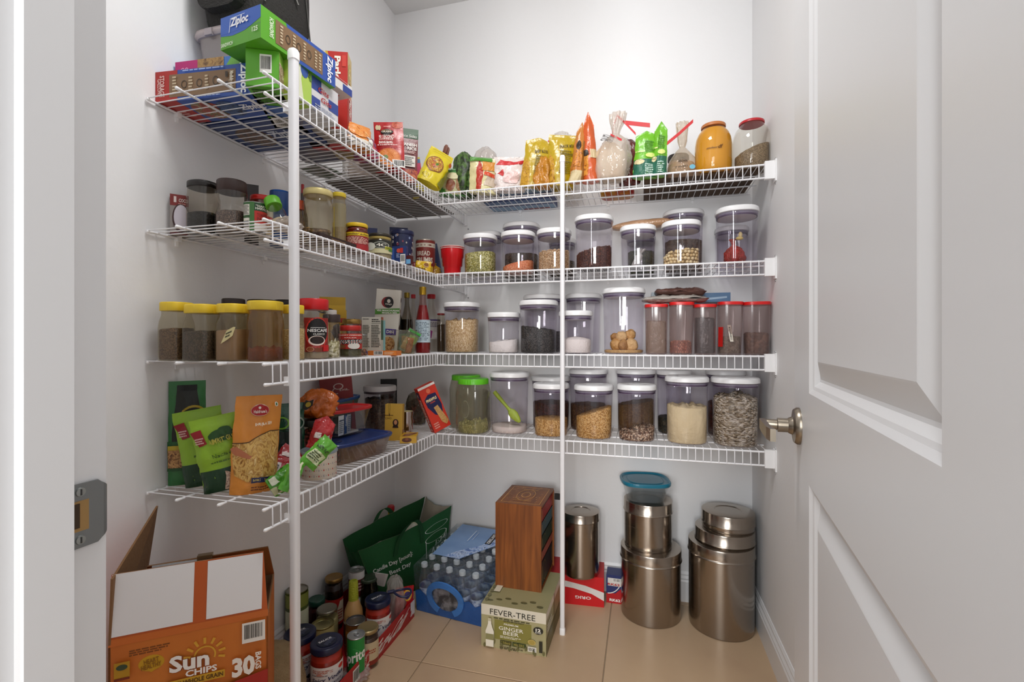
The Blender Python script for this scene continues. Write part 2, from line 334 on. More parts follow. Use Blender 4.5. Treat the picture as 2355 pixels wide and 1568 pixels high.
# pouch: S(x,y,side) is the crumpled skin
def pouch(name, label, w, h, th, col, front=(), back=(), loc=(0, 0, 0), rz=0, rx=0, ry=0, cat='bag', group=None, taper=0.0, seed=1, crumple=0.004, peak=0.0, twist=0.0, seal=0.05, bend=0.0, wave=0.0, sideshift=0.0, gusset=True, nx=14, ny=20):
    def P(x, y, s):
        cx = x - 0.5; ww = w * (1 - taper * y)
        prof = math.sin(math.pi * min(max(x, 0), 1)) ** 0.6
        vp = (1 - y) ** 0.55 if gusset else math.sin(math.pi * min(1, max(0, y))) ** 0.7
        vp = vp * (1 - math.exp(-y * 14) * (0.25 if gusset else 0)) if y < 1 - seal else 0.0
        off = th / 2 * prof * vp + 0.0008
        X = cx * ww; Z = y * h
        if peak: Z += peak * h * (1 - abs(cx) * 2) * max(0, (y - 0.6) / 0.4) ** 1.5
        n1 = nz((x * 5, y * 6, s * 3), 1, seed) + 0.5 * nz((x * 11, y * 13, s * 3), 1, seed + 5)
        Y = s * off + crumple * n1 * (0.4 + vp) + bend * (y ** 2) * h + wave * math.sin(x * 6.28 + seed) * y
        X += sideshift * y * y * w + crumple * nz((y * 7, s, 2), 1, seed + 2)
        a = twist * y; return Vector((X * math.cos(a) - Y * math.sin(a), X * math.sin(a) + Y * math.cos(a), Z))
    def surf(s): return lattice(lambda x, y: P(x, y, s), nx, ny, Vector((0, s, 0)))
    b = B(); m = col if not isinstance(col, str) else foil(col)
    for s in (-1, 1):
        vs = [tuple(P(i / nx, j / ny, s)) for j in range(ny + 1) for i in range(nx + 1)]
        fs = [(j * (nx + 1) + i, j * (nx + 1) + i + 1, (j + 1) * (nx + 1) + i + 1, (j + 1) * (nx + 1) + i)[::-s or 1] for j in range(ny) for i in range(nx)]
        b.add(vs, fs, m, True)
    for (i0, j0, di, dj, n) in ((0, 0, 1, 0, nx), (0, ny, 1, 0, nx), (0, 0, 0, 1, ny), (nx, 0, 0, 1, ny)):   # rims
        pts = [(i0 + di * k, j0 + dj * k) for k in range(n + 1)]; vs = [tuple(P(i / nx, j / ny, s)) for s in (-1, 1) for i, j in pts]
        b.add(vs, [(k, k + 1, n + 2 + k, n + 1 + k) for k in range(n)], m, True)
    if front: deco(b, surf(-1), front, eps=0.0011, nseg=16, w=w, h=h)
    if back: deco(b, surf(1), back, eps=0.0011, nseg=16, w=w, h=h)
    return single(b, name, label, cat, loc, rz, group, rx=rx, ry=ry)
def sack_mesh(b, prof, mat, seg=48, seed=1, crum=0.12, asp=1.0, pleats=0, lean=(0, 0), xf=None, n=2.0, sharp=9):
    """soft bag: prof (radius, z); pleats gather towards the neck"""
    H = max(p[1] for p in prof) or 1; rings = []; pp = []
    for i in range(len(prof) - 1):
        k = 4
        for q in range(k): pp.append(tuple(prof[i][c] + (prof[i + 1][c] - prof[i][c]) * q / k for c in (0, 1)))
    pp.append(prof[-1])
    for r, z in pp:
        rg = []
        for j, (x, y, _) in enumerate(ring(1, 0, seg, n)):
            a = 2 * math.pi * j / seg
            f = 1 + crum * nz((x * 2.2, y * 2.2, z / H * 2.5), 1, seed) * 1.6 + crum * 0.7 * nz((x * 5, y * 5, z / H * 6), 1, seed + 3) + crum * 1.1 * (0.22 - abs(nz((x * 3.1, y * 3.1, z / H * 4.2), 1, seed + 4))) + crum * 0.6 * (0.2 - abs(nz((x * 7, y * 7, z / H * 8), 1, seed + 6))) + (0.18 * math.sin(a * pleats + 2 * nz((z * 9, 0, 0), 1, seed)) if pleats and z / H > 0.55 else 0)
            rg.append((r * x * f + lean[0] * z, r * y * asp * f + lean[1] * z, max(0.0, z + crum * 0.10 * H * nz((x * 3, y * 3, z / H * 4), 1, seed + 9) if z > 0 else 0)))
        rings.append(rg)
    return loft(b, rings, mat, True, True, True, xf)
# ---------------------------------------------------------------- the room
WALL = M('#e9e9ea', 0.62, bump=(70, 0.05)); PAINT = M('#dededf', 0.38); TRIM = M('#e6e6e7', 0.35)
ZC = 2.739
def structure(b, name, parent=None, mat=None):
    o = b.obj(name, parent)
    if parent is None: o['kind'] = 'structure'
    return o
# floor: grout bed with single tiles
b = B(); box(b, -1.35, -0.9, -0.03, 0.6, 2.2, -0.004, M('#96846d', 0.8)); floor = structure(b, 'floor')
TILE = M('#c7ab8a', 0.36, mix=('#b3967a', 2.6, 0.55), bump=(25, 0.03))
tm = None; T = 0.61; g = 0.0016
for i in range(-1, 3):
    for j in range(-2, 3):
        x0, y0 = -0.733 + (i - 1 + 0) * T + 0.0, 1.497 + j * T - T * 1
        x0 = -0.733 + (i - 1) * T + T * 0
        if x0 > 0.6 or x0 + T < -1.4 or y0 > 2.2: continue
        if tm is None:
            tb = B(); e = 0.0015
            loft(tb, [[(g, g, -0.004), (T - g, g, -0.004), (T - g, T - g, -0.004), (g, T - g, -0.004)], [(g, g, -e), (T - g, g, -e), (T - g, T - g, -e), (g, T - g, -e)],
                      [(g + e, g + e, 0), (T - g - e, g + e, 0), (T - g - e, T - g - e, 0), (g + e, T - g - e, 0)]], TILE, False, False, True); tm = tb.mesh('tile')
        o = bpy.data.objects.new('tile', tm); C.objects.link(o); o.parent = floor; o.location = (x0, y0, 0)
def slab(name, pts, z0, z1, mat, n=0.1):   # upright wall slab from a plan polygon
    b = B(); k = len(pts); b.add([(x, y, z0) for x, y in pts] + [(x, y, z1) for x, y in pts], [tuple(reversed(range(k))), tuple(range(k, 2 * k))] + [(i, (i + 1) % k, k + (i + 1) % k, k + i) for i in range(k)], mat); return structure(b, name)
slab('wall_left', [(XW, 0.22), (XW, YW + 0.1), (XW - 0.1, YW + 0.1), (XW - 0.1, 0.22)], -0.03, ZC, WALL)
slab('wall_back', [(XW, YW), (XR, YW), (XR, YW + 0.1), (XW, YW + 0.1)], -0.03, ZC, WALL)
slab('wall_right', [(XR, 0.20), (XR + 0.1, 0.20), (XR + 0.1, YW + 0.1), (XR, YW + 0.1)], -0.03, ZC, WALL)
slab('wall_front', [(-0.487, 0.318), (XW, 0.318), (XW, 0.19), (-0.487, 0.19)], -0.03, ZC, WALL)
slab('wall_hinge_side', [(0.225, 0.19), (XR + 0.1, 0.19), (XR + 0.1, 0.20), (XR, 0.28), (0.225, 0.28)], -0.03, ZC, WALL)
b = B(); box(b, XW - 0.1, 0.19, ZC, XR + 0.1, YW + 0.1, ZC + 0.05, M('#dcdcdc', 0.7)); structure(b, 'ceiling')
# jamb with its stop and strike plate
b = B(); box(b, -0.487, 0.185, 0, -0.467, 0.318, 2.06, PAINT); box(b, -0.467, 0.2526, 0, -0.456, 0.2862, 2.06, PAINT)
jamb = structure(b, 'trim_jamb')
b = B(); box(b, -0.52, 0.168, 0, -0.474, 0.186, 2.1, TRIM); structure(b, 'trim_casing')
b = B(); box(b, 0.205, 0.185, 0, 0.225, 0.285, 2.06, PAINT); structure(b, 'trim_hinge_jamb')
# strike plate: flat with a curved lip, latch hole as flat patches, the dark one painting its shaded depth
zk = 0.954; b = B(); sm = M('#8b8f90', 0.34, 0.9); hh = 0.0275
pts = []
loft(b, [[(-0.4662, y, z) for y, z in ((0.2868, zk - hh), (0.310, zk - hh), (0.3145, zk - hh + .004), (0.3145, zk + hh - .004), (0.310, zk + hh), (0.2868, zk + hh))],
         [(-0.4646, y, z) for y, z in ((0.2868, zk - hh), (0.310, zk - hh), (0.3145, zk - hh + .004), (0.3145, zk + hh - .004), (0.310, zk + hh), (0.2868, zk + hh))]], sm, False)
rg = []
for i in range(7):
    a = R(15 * i); rr = 0.007; rg.append([(-0.4646 - rr + rr * math.cos(a), 0.3135 + rr * math.sin(a) * 1.0, z) for z in (zk - hh + .003 + i * .0012, zk + hh - .003 - i * .0012)])
vs = [p for r_ in rg for p in r_]; b.add(vs, [(2 * i, 2 * i + 1, 2 * i + 3, 2 * i + 2) for i in range(6)], sm, True)
sp = thing('strike_plate', 'dull metal strike plate with curved lip set in the white door jamb', 'strike plate'); b.obj('plate', sp)
b = B(); box(b, -0.46455, 0.2868, zk - .013, -0.4643, 0.3025, zk + .013, M('#9c7a48', 0.7)); box(b, -0.4643, 0.2868, zk - .010, -0.4641, 0.2955, zk + .011, M('#3c2b18', 0.8)); b.obj('latch_hole', sp)
for s in (-1, 1):
    b = B(); lathe(b, [(0.0040, 0), (0.0036, 0.0012), (0.0005, 0.0014)], M('#a4a8a6', 0.3, 0.9), 14); box(b, -0.0026, -0.0005, 0.0013, 0.0026, 0.0005, 0.0018, '#333333')
    o = b.obj('screw', sp); o.rotation_euler = (0, R(90), 0); o.location = (-0.4646, 0.296, zk + s * 0.0205)
# baseboards
def base_profile(): return [(0, 0), (0.014, 0), (0.014, 0.085), (0.011, 0.092), (0.012, 0.098), (0.007, 0.108), (0.007, 0.114), (0.002, 0.124), (0, 0.124)]
def baseboard(name, A, Bq, nrm):
    A, Bq, nrm = Vector((*A, 0)), Vector((*Bq, 0)), Vector((*nrm, 0)); b = B(); pr = base_profile()
    loft(b, [[tuple(A + nrm * p[0] + Vector((0, 0, p[1]))) for p in pr], [tuple(Bq + nrm * p[0] + Vector((0, 0, p[1]))) for p in pr]], TRIM, False); structure(b, name)
baseboard('baseboard_left', (XW, 0.32), (XW, YW), (1, 0)); baseboard('baseboard_back', (XW, YW), (XR, YW), (0, -1)); baseboard('baseboard_right', (XR, YW), (XR, 0.29), (-1, 0))
baseboard('baseboard_front', (-0.487, 0.318), (XW, 0.318), (0, 1))
# door, standing open against the right wall: local x runs from latch edge to hinge edge, y outwards to the room
DD = Vector((0.1357, 0.9907, 0)); P0 = Vector((0.268, 0.943, 0)) + DD * 0.055
WD = 0.74
door = bpy.data.objects.new('door_1', None); C.objects.link(door); door['kind'] = 'structure'; door['label'] = 'white moulded two panel door standing open at the right'
door.location = P0; door.rotation_euler = (0, 0, math.atan2(-DD.y, -DD.x))
b = B(); H = 2.03; th = 0.035
panels = [(0.148, 1.021, WD - 0.113, 1.90), (0.148, 0.20, WD - 0.113, 0.876)]
xs = sorted({0, WD, 0.148, WD - 0.113}); zs = [0.012, 0.20, 0.876, 1.021, 1.90, H]
def dy(s, d): return (-d if s < 0 else th + d - 0) if False else (0 + d if s < 0 else th - d)
for s in (-1, 1):
    for i in range(len(xs) - 1):
        for j in range(len(zs) - 1):
            if i == 1 and j in (1, 3): continue
            y = 0 if s < 0 else th
            b.add([(xs[i], y, zs[j]), (xs[i + 1], y, zs[j]), (xs[i + 1], y, zs[j + 1]), (xs[i], y, zs[j + 1])], [(0, 1, 2, 3)[::1 if s < 0 else -1]], PAINT)
    for (x0, z0, x1, z1) in panels:
        steps = [(0, 0), (0.007, 0.004), (0.012, 0.0055), (0.020, 0.0115), (0.024, 0.012), (0.050, 0.0035), (0.052, 0.003)]
        rr = [[(x0 + a, dy(s, d), z0 + a), (x1 - a, dy(s, d), z0 + a), (x1 - a, dy(s, d), z1 - a), (x0 + a, dy(s, d), z1 - a)] for a, d in steps]
        loft(b, rr, PAINT, False, False, True)
b.add([(0, 0, .012), (0, th, .012), (0, th, H), (0, 0, H)], [(0, 3, 2, 1)], PAINT); b.add([(WD, 0, .012), (WD, th, .012), (WD, th, H), (WD, 0, H)], [(0, 1, 2, 3)], PAINT)
b.add([(0, 0, H), (WD, 0, H), (WD, th, H), (0, th, H)], [(0, 1, 2, 3)], PAINT)
b.obj('door_slab', door)
# which side faces the room: local -y or +y -> world
ly = Vector((-DD.y, DD.x, 0)); side = 1 if Matrix.Rotation(door.rotation_euler.z, 3, 'Z') @ Vector((0, 1, 0)) @ Vector((-1, 0, 0)) > 0 else -1
NB = M('#93897b', 0.28, 0.95); base_y = th if side > 0 else 0
hd = bpy.data.objects.new('door_handle', None); C.objects.link(hd); hd.parent = door; hd.location = (0.055, base_y, zk); hd.rotation_euler = (R(-90) if side > 0 else R(90), 0, 0)
hd['label'] = 'brushed nickel lever handle with round rose'
b = B(); lathe(b, [(0.0325, 0), (0.0325, 0.004), (0.029, 0.009), (0.016, 0.011), (0.014, 0.016), (0.0125, 0.018)], NB, 40); b.obj('rose', hd)
b = B(); lathe(b, [(0.0125, 0.016), (0.0125, 0.034), (0.0095, 0.035), (0.0095, 0.056), (0.0085, 0.059)], NB, 28); b.obj('neck', hd)
b = B(); L = 0.112
def rr_(x, w, t, z): return [(x, -w, z - t), (x, w, z - t), (x, w, z + t), (x, -w, z + t)]
loft(b, [rr_(-0.009, 0.009, 0.005, 0.057), rr_(0.03, 0.0095, 0.0045, 0.0575), rr_(0.09, 0.010, 0.004, 0.056), rr_(L, 0.010, 0.004, 0.052)], NB, False); b.obj('lever', hd)
if side < 0: pass

# ---------------------------------------------------------------- wire shelving
WIRE = M('#e9e9ec', 0.33); CAPM = M('#f2f2f3', 0.4); LIP = 0.046
def rod(parent, name, a, c, r, seg=8): b = B(); tube(b, [a, c], r, WIRE, seg); return b.obj(name, parent)
def tip(parent, p, d, r=0.0045):
    b = B(); d = Vector(d); p = Vector(p); tube(b, [p - d * 0.012, p - d * 0.001, p + d * 0.001, p + d * 0.003], [r * .8, r, r * 0.9, r * 0.4], CAPM, 10); b.obj('end_cap', parent)
names = ['top', 'second', 'third', 'lowest']
for k, zt in enumerate((S1, S2, S3, S4)):
    z = zt - 0.004; y0, y1 = 0.905, YW - 0.004; rr = 0.0032
    sh = thing('wire_shelf', 'white wire shelf along the left wall, %s of the four levels' % names[k], 'shelf', (0, 0, 0), group='white wire shelves')
    for x, nm in ((XW + 0.008, 'wall_rod'), (-1.07, 'cross_rod'), (-0.945, 'cross_rod'), (XL, 'front_rail')):
        rod(sh, nm, (x, y0 - (0.022 if x > -1.1 else 0), z), (x, y1, z), rr if nm != 'front_rail' else 0.0036); tip(sh, (x, y0 - (0.022 if x > -1.1 else 0), z), (0, -1, 0))
    rod(sh, 'lip_rail', (XL + 0.002, y0 - 0.02, z - LIP), (XL + 0.002, y1, z - LIP), 0.0034); tip(sh, (XL + 0.002, y0 - 0.02, z - LIP), (0, -1, 0))
    b = B(); n = int((y1 - y0) / 0.0254)
    for i in range(n + 1):
        y = y0 + i * 0.0254; tube(b, [(XW + 0.004, y, z + 0.003), (XL, y, z + 0.003)], 0.0016, WIRE, 6)
    b.obj('deck_wires', sh, 'stuff')
    b = B()
    for i in range(n + 1):
        y = y0 + i * 0.0254; tube(b, [(XL, y, z + 0.003), (XL + 0.004, y, z), (XL + 0.005, y, z - LIP - 0.001)], 0.0016, WIRE, 6)
    b.obj('lip_wires', sh, 'stuff')
    for y in (0.98, 1.28, 1.58, 1.88):
        b = B(); box(b, XW, y, z - 0.010, XW + 0.013, y + 0.012, z + 0.006, CAPM); box(b, XW, y + 0.002, z - 0.022, XW + 0.004, y + 0.010, z - 0.010, CAPM); b.obj('wall_clip', sh)
    # back shelf
    x0, x1 = XL + 0.008, XR - 0.03
    sb = thing('wire_shelf', 'white wire shelf along the back wall, %s of the four levels' % names[k], 'shelf', (0, 0, 0), group='white wire shelves')
    for y, nm in ((YW - 0.008, 'wall_rod'), (2.03, 'cross_rod'), (1.915, 'cross_rod'), (YL, 'front_rail')): rod(sb, nm, (x0, y, z), (x1 + 0.02, y, z), rr if nm != 'front_rail' else 0.0036)
    rod(sb, 'lip_rail', (x0, YL - 0.002, z - LIP), (x1, YL - 0.002, z - LIP), 0.0034)
    b = B(); c = B(); n = int((x1 + 0.02 - x0) / 0.0254)
    for i in range(n + 1):
        x = x0 + 0.004 + i * 0.0254
        tube(b, [(x, YW - 0.004, z + 0.003), (x, YL, z + 0.003)], 0.0016, WIRE, 6)
        if x < x1: tube(c, [(x, YL, z + 0.003), (x, YL - 0.004, z), (x, YL - 0.005, z - LIP - 0.001)], 0.0016, WIRE, 6)
    b.obj('deck_wires', sb, 'stuff'); c.obj('lip_wires', sb, 'stuff')
    for x in (-0.55, -0.15, 0.2):
        b = B(); box(b, x, YW - 0.013, z - 0.010, x + 0.012, YW, z + 0.006, CAPM); box(b, x + .002, YW - 0.004, z - 0.022, x + 0.010, YW, z - 0.010, CAPM); b.obj('wall_clip', sb)
    eb = thing('end_bracket', 'white plastic bracket holding the %s back shelf to the right wall' % names[k], 'bracket', (XR, YL - 0.006, z), group='shelf end brackets')
    b = B(); box(b, -0.034, -0.006, -LIP - 0.006, 0, 0.010, 0.009, CAPM); b.obj('block', eb)
    b = B(); box(b, -0.004, -0.014, -LIP - 0.016, 0, 0.018, 0.012, CAPM); b.obj('plate', eb)
    for q in (0.016, -LIP - 0.022):
        b = B(); lathe(b, [(0.0035, 0), (0.003, 0.002), (0.0005, 0.0026)], M('#9a9a9a', 0.3, 0.8), 10); o = b.obj('screw', eb); o.rotation_euler = (0, R(-90), 0); o.location = (0, 0.0, q)
    # bracket where the left shelf meets the back wall
    cb = thing('corner_bracket', 'white bracket fixing the left shelf lip to the back wall, %s level' % names[k], 'bracket', (XL + 0.003, YW, z), group='corner brackets')
    b = B(); box(b, -0.006, -0.016, -LIP - 0.006, 0.008, 0, 0.004, CAPM); b.obj('block', cb)
    b = B(); lathe(b, [(0.003, 0), (0.0028, 0.002), (0.0005, 0.0026)], M('#777777', 0.4, 0.5), 10); o = b.obj('screw', cb); o.rotation_euler = (R(90), 0, 0); o.location = (0.012, 0, -LIP - 0.02)
# support poles
def pole(x, y, rad, label, lean=0.0):
    p = thing('support_pole', label, 'pole', (x, y, 0), group='white shelf support poles', ry=lean)
    b = B(); lathe(b, [(rad, 0.012), (rad, 1.785)], WIRE, 24, n=3.2); b.obj('tube', p)
    b = B(); lathe(b, [(rad * 1.22, 0), (rad * 1.22, 0.02), (rad * 1.05, 0.024)], CAPM, 24, n=3); b.obj('foot', p)
    b = B(); lathe(b, [(rad * 1.15, 1.778), (rad * 1.15, 1.797), (rad * 0.9, 1.803)], CAPM, 24, n=3); b.obj('top_cap', p)
    return p
x, D, _ = Wx(683, XL + 0.016) if False else (0, 0, 0)
t = (680 - CX) / FPX; Dp = (XL + 0.018) / (-SA + t * CA); YP = CA * Dp + SA * t * Dp
pl = pole(XL + 0.018, YP, 0.0105, 'white pole at the near end of the left shelves', R(-0.2)); 
for z in (S1, S2, S3, S4):
    b = B(); box(b, -0.022, -0.010, z - LIP - 0.012, -0.008, 0.010, z - LIP + 0.010, CAPM); b.obj('pole_clip', pl)
xr, _, _ = Wy(1293.5, YL - 0.018)
pr = pole(xr, YL - 0.018, 0.0088, 'white pole halfway along the back shelves')
for z in (S1, S2, S3, S4):
    b = B(); box(b, -0.008, 0.006, z - LIP - 0.010, 0.008, 0.020, z - LIP + 0.008, CAPM); b.obj('pole_clip', pr)
# ---------------------------------------------------------------- clear canisters with white push lids
CLR = clear('#f3f1f5', rough=0.02); LIDW = M('#e9e9ea', 0.3); LILAC = clear('#d6cfdf', 0.5, '#cdc8d6', 0.15); PURP = M('#55435c', 0.35); UNDER = M('#cfccd2', 0.4)
def place(uL, uR, z, gap, zt=None, X=None, Y=None):
    """a round thing in columns uL..uR on the back shelf, its front `gap` behind the lip -> x, y, r, depth"""
    u = (uL + uR) / 2; r = 0.04; y = YL + gap + r
    for _ in range(6):
        y = Y if Y is not None else YL + gap + r; x, D, c = Wy(u, y); r = (uR - uL) * D * c / (2 * FPX)
    return x, y, r, D
def placeX(uL, uR, X):
    u = (uL + uR) / 2; x = X; r = 0.04
    y, D, c = Wx(u, X); r = (uR - uL) * D * c / (2 * FPX); return X, y, r, D
def heap_mesh(b, r, z0, h, slope, mat, seg=30, asp=1.0, n=2.0, rough=0.05, seed=1, sdir=0.0, mound=0.0):
    """a fill: side wall and an uneven, sloping top surface"""
    rings = []
    def top(x, y): return z0 + h * (1 + slope * (x * math.cos(sdir) + y * math.sin(sdir)) + mound * (1 - x * x - y * y) + rough * nz((x * 4, y * 4, 0), 1, seed))
    base = ring(1, 0, seg, n)
    rings.append([(p[0] * r * 0.96, p[1] * r * asp * 0.96, z0) for p in base]); rings.append([(p[0] * r, p[1] * r * asp, z0 + 0.004) for p in base])
    for k in (1.0,): rings.append([(p[0] * r, p[1] * r * asp, top(p[0], p[1])) for p in base])
    for k in (0.93, 0.75, 0.5, 0.25, 0.02): rings.append([(p[0] * r * k, p[1] * r * asp * k, top(p[0] * k, p[1] * k) + 0.002) for p in base])
    loft(b, rings, mat, True); return top
def fill(name, label, cat, x, y, z0, r, h, slope, mat, bits=None, **kw):
    b = B(); top = heap_mesh(b, r - (bits[0] * 1.0 if bits else 0), z0 - z0 + 0.0, h, slope, mat, **kw)
    if bits:       # real pieces pressed against the wall and lying on top
        br, cols, squash = bits; rnd = random.Random(len(label) * 7 + int(h * 1e4)); asp = kw.get('asp', 1.0)
        na = int(2 * math.pi * (r - br) / (br * 1.75))
        row = 0; zz = br
        while zz < h * (1 + abs(slope)) + br:
            for i in range(na):
                a = 2 * math.pi * (i + 0.5 * (row % 2) + rnd.uniform(-.2, .2)) / na; cx, cyy = math.cos(a), math.sin(a)
                if cyy > 0.35: continue
                if zz > top(cx, cyy): continue
                q = br * rnd.uniform(0.85, 1.1); blob(b, ((r - br * 0.75) * cx, (r - br * 0.75) * cyy * asp, zz + rnd.uniform(-.2, .2) * br), (q, q, q * squash), rnd.choice(cols), 1)
            zz += br * 1.55; row += 1
        for k in range(int((r / br) ** 2 * 0.7)):
            a, q = rnd.uniform(0, 6.28), (r - br) * math.sqrt(rnd.random()); X, Y = q * math.cos(a), q * math.sin(a)
            s = br * rnd.uniform(0.85, 1.1); blob(b, (X, Y * asp, top(X / r, Y / r) + s * 0.4), (s, s, s * squash), rnd.choice(cols), 1)
    return single(b, name, label, cat, (x, y, z0), kind='stuff')
def canister(label, uL, uR, vt, z, gap, content=None, Y=None, n=2.35, group=None, lidh=0.021, milky=0):
    x, y, r, D = place(uL, uR, z, gap, Y=Y)
    Dt = D - r if vt < CY else D + r * 0.6
    h = zat(vt, Dt) - z
    t = thing('storage_canister', label, 'canister', (x, y, z), 0, group); b = B()
    ri = r * 0.93
    lathe(b, [(ri * 0.86, 0.001), (ri * 0.93, 0.0015), (ri * 0.955, 0.008), (ri * 0.985, h * 0.5), (r * 0.945, h - lidh - 0.022), (r * 0.97, h - lidh - 0.004), (r * 0.975, h - lidh)], CLR, 44, n, cap1=False); b.obj('body', t)
    b = B(); lathe(b, [(r * 0.93, h - lidh), (r * 1.0, h - lidh + 0.002), (r * 1.0, h - 0.009), (r * 0.975, h - 0.003), (r * 0.92, h), (r * 0.44, h), (r * 0.42, h - 0.0012), (r * 0.38, h - 0.0012), (r * 0.36, h + 0.0004), (r * 0.02, h + 0.0006)], LIDW, 44, n); b.obj('lid', t)
    b = B(); lathe(b, [(r * 0.93, h - lidh - 0.008), (r * 0.955, h - lidh - 0.001)], LILAC, 44, n, cap1=False); lathe(b, [(r * 0.88, h - lidh - 0.0135), (r * 0.925, h - lidh - 0.013), (r * 0.925, h - lidh - 0.0085), (r * 0.88, h - lidh - 0.008)], PURP, 44, n, cap0=False, cap1=False); b.obj('gasket', t)
    b = B(); lathe(b, [(r * 0.3, h - lidh - 0.016), (r * 0.87, h - lidh - 0.0145), (r * 0.87, h - lidh - 0.002)], UNDER, 44, n); b.obj('lid_plug', t)
    if content:
        nm, lab, cat, vl, slope, mat = content[:6]; kw = content[6] if len(content) > 6 else {}
        Df = D - r; hl = zat(vl, Df) - z - 0.004
        fill(nm, lab, cat, x, y, z + 0.004, ri * 0.955, hl, slope, mat, n=n, **kw)
    return t, (x, y, r, h, D)
g2, g3, g4 = 'white lidded canisters on the second back shelf', 'white lidded canisters on the third back shelf', 'white lidded canisters on the lowest back shelf'
# second shelf (level of the red cups)
PEAS = grain(['#a8a04c', '#c9c47a', '#7d7a35', '#8d8b3c', '#d8d6a0'], 260, bump=1.0); LENT = grain(['#d7794a', '#e08d5e', '#c8683d', '#e39a70'], 300, bump=0.8)
canister('clear canister of green split peas beside the red cups', 1066, 1143, 534, S2, 0.018, ('split_peas', 'green split peas in the canister beside the red cups', 'peas', 578, 0.06, PEAS), group=g2)
canister('hazy empty canister half hidden behind the green split peas', 1090, 1156, 529, S2, 0, None, Y=2.08, group=g2)
canister('clear canister with a low drift of orange lentils', 1153, 1231, 527, S2, 0.018, ('red_lentils', 'orange lentils heaped low to one side in a canister', 'lentils', 603, 0.45, LENT), group=g2)
canister('taller canister standing behind the orange lentils', 1157, 1242, 507, S2, 0, ('brown_beans', 'brown beans in the tall canister behind the orange lentils', 'beans', 580, 0.0, grain(['#5b4a33', '#6d5a40', '#4a3b28'], 200)), Y=2.075, group=g2)
canister('clear canister of pale round soybeans behind the right pole', 1235, 1314, 521, S2, 0.018, ('soybeans', 'pale round soybeans in the canister at the pole', 'beans', 574, 0.04, M('#9a7c58', 0.7), {'bits': (0.0040, [M('#cfae84', 0.45), M('#dcbf98', 0.45), M('#c29c70', 0.45)], 0.95), 'mound': 0.06}), group=g2)
canister('small canister of dark seeds behind the soybeans', 1262, 1325, 545, S2, 0, ('dark_seeds', 'dark seeds in the small canister behind the soybeans', 'seeds', 598, 0.0, grain(['#4d4233', '#6b5c45', '#38301f'], 220)), Y=2.08, group=g2)
canister('tall canister filled with dark brown chickpeas', 1321, 1411, 489, S2, 0.018, ('brown_chickpeas', 'dark brown chickpeas sloping up to the right', 'chickpeas', 570, 0.22, M('#3a201a', 0.7), {'bits': (0.0036, [M('#5f3426', 0.5), M('#6f4030', 0.5), M('#4d281e', 0.5)], 0.95)}), group=g2)
canister('canister holding a small knotted bag of white powder', 1425, 1509, 513, S2, 0.018, None, group=g2)
canister('dark canister behind the one with the knotted bag', 1440, 1508, 535, S2, 0, ('mung_beans', 'dark green mung beans at the back of the second shelf', 'beans', 575, 0.0, grain(['#3e4427', '#2c301c', '#545a35'], 240)), Y=2.085, group=g2)
canister('canister of large pale chickpeas with white lid', 1520, 1612, 502, S2, 0.018, ('white_chickpeas', 'large pale chickpeas heaped to the right', 'chickpeas', 574, 0.18, M('#8a7248', 0.7), {'bits': (0.0078, [M('#d9c08a', 0.4), M('#e4d0a0', 0.4), M('#c9ab74', 0.4), M('#dfc795', 0.4)], 0.9)}), group=g2)
canister('tall canister of brown grain behind the pale chickpeas', 1523, 1619, 476, S2, 0, ('brown_grain', 'brown grain in the tall canister behind the chickpeas', 'grain', 548, 0.0, grain(['#6e5a43', '#58472f', '#80694f'], 260)), Y=2.075, group=g2)
tC7, c7 = canister('tallest canister of the second shelf holding a red mesh bag', 1643, 1745, 468, S2, 0.018, None, group=g2)
canister('short canister behind the one with the red bag', 1642, 1722, 516, S2, 0, None, Y=2.085, group=g2)
# bag inside, red foil bag
b = B(); sack_mesh(b, [(0.006, 0), (0.030, 0.002), (0.037, 0.015), (0.034, 0.038), (0.018, 0.056), (0.005, 0.066), (0.007, 0.078), (0.011, 0.088)], M('#b3241c', 0.35, bump=(160, 0.7), mix=('#8d2a1c', 60, 0.7)), seed=4, pleats=9, lean=(-0.10, 0)); single(b, 'mesh_bag', 'red gathered bag inside the tallest canister', 'bag', (c7[0] - 0.004, c7[1], S2 + 0.006))
b = B(); blob(b, (0, 0, 0.007), (0.013, 0.008, 0.007), M('#cdb56e', 0.5), 2); blob(b, (0.003, 0, 0.020), (0.007, 0.006, 0.011), M('#d8c48a', 0.5), 2); single(b, 'garlic_clove', 'yellow crumpled piece on top of the red gathered bag', 'food', (c7[0] + 0.008, c7[1] - 0.01, S2 + 0.088))
x, y, r, D = place(1425, 1509, S2, 0.018)
b = B(); sack_mesh(b, [(0.004, 0), (0.013, 0.003), (0.014, 0.030), (0.012, 0.042), (0.005, 0.049), (0.010, 0.058), (0.014, 0.066)], clear('#e8e8e8', 0.62, '#e8e4de', 0.1, (40, 0.8)), seed=7, pleats=6, lean=(0.45, 0)); single(b, 'powder_packet', 'small knotted clear bag of white powder inside a canister', 'bag', (x - 0.014, y - 0.012, S2 + 0.005))
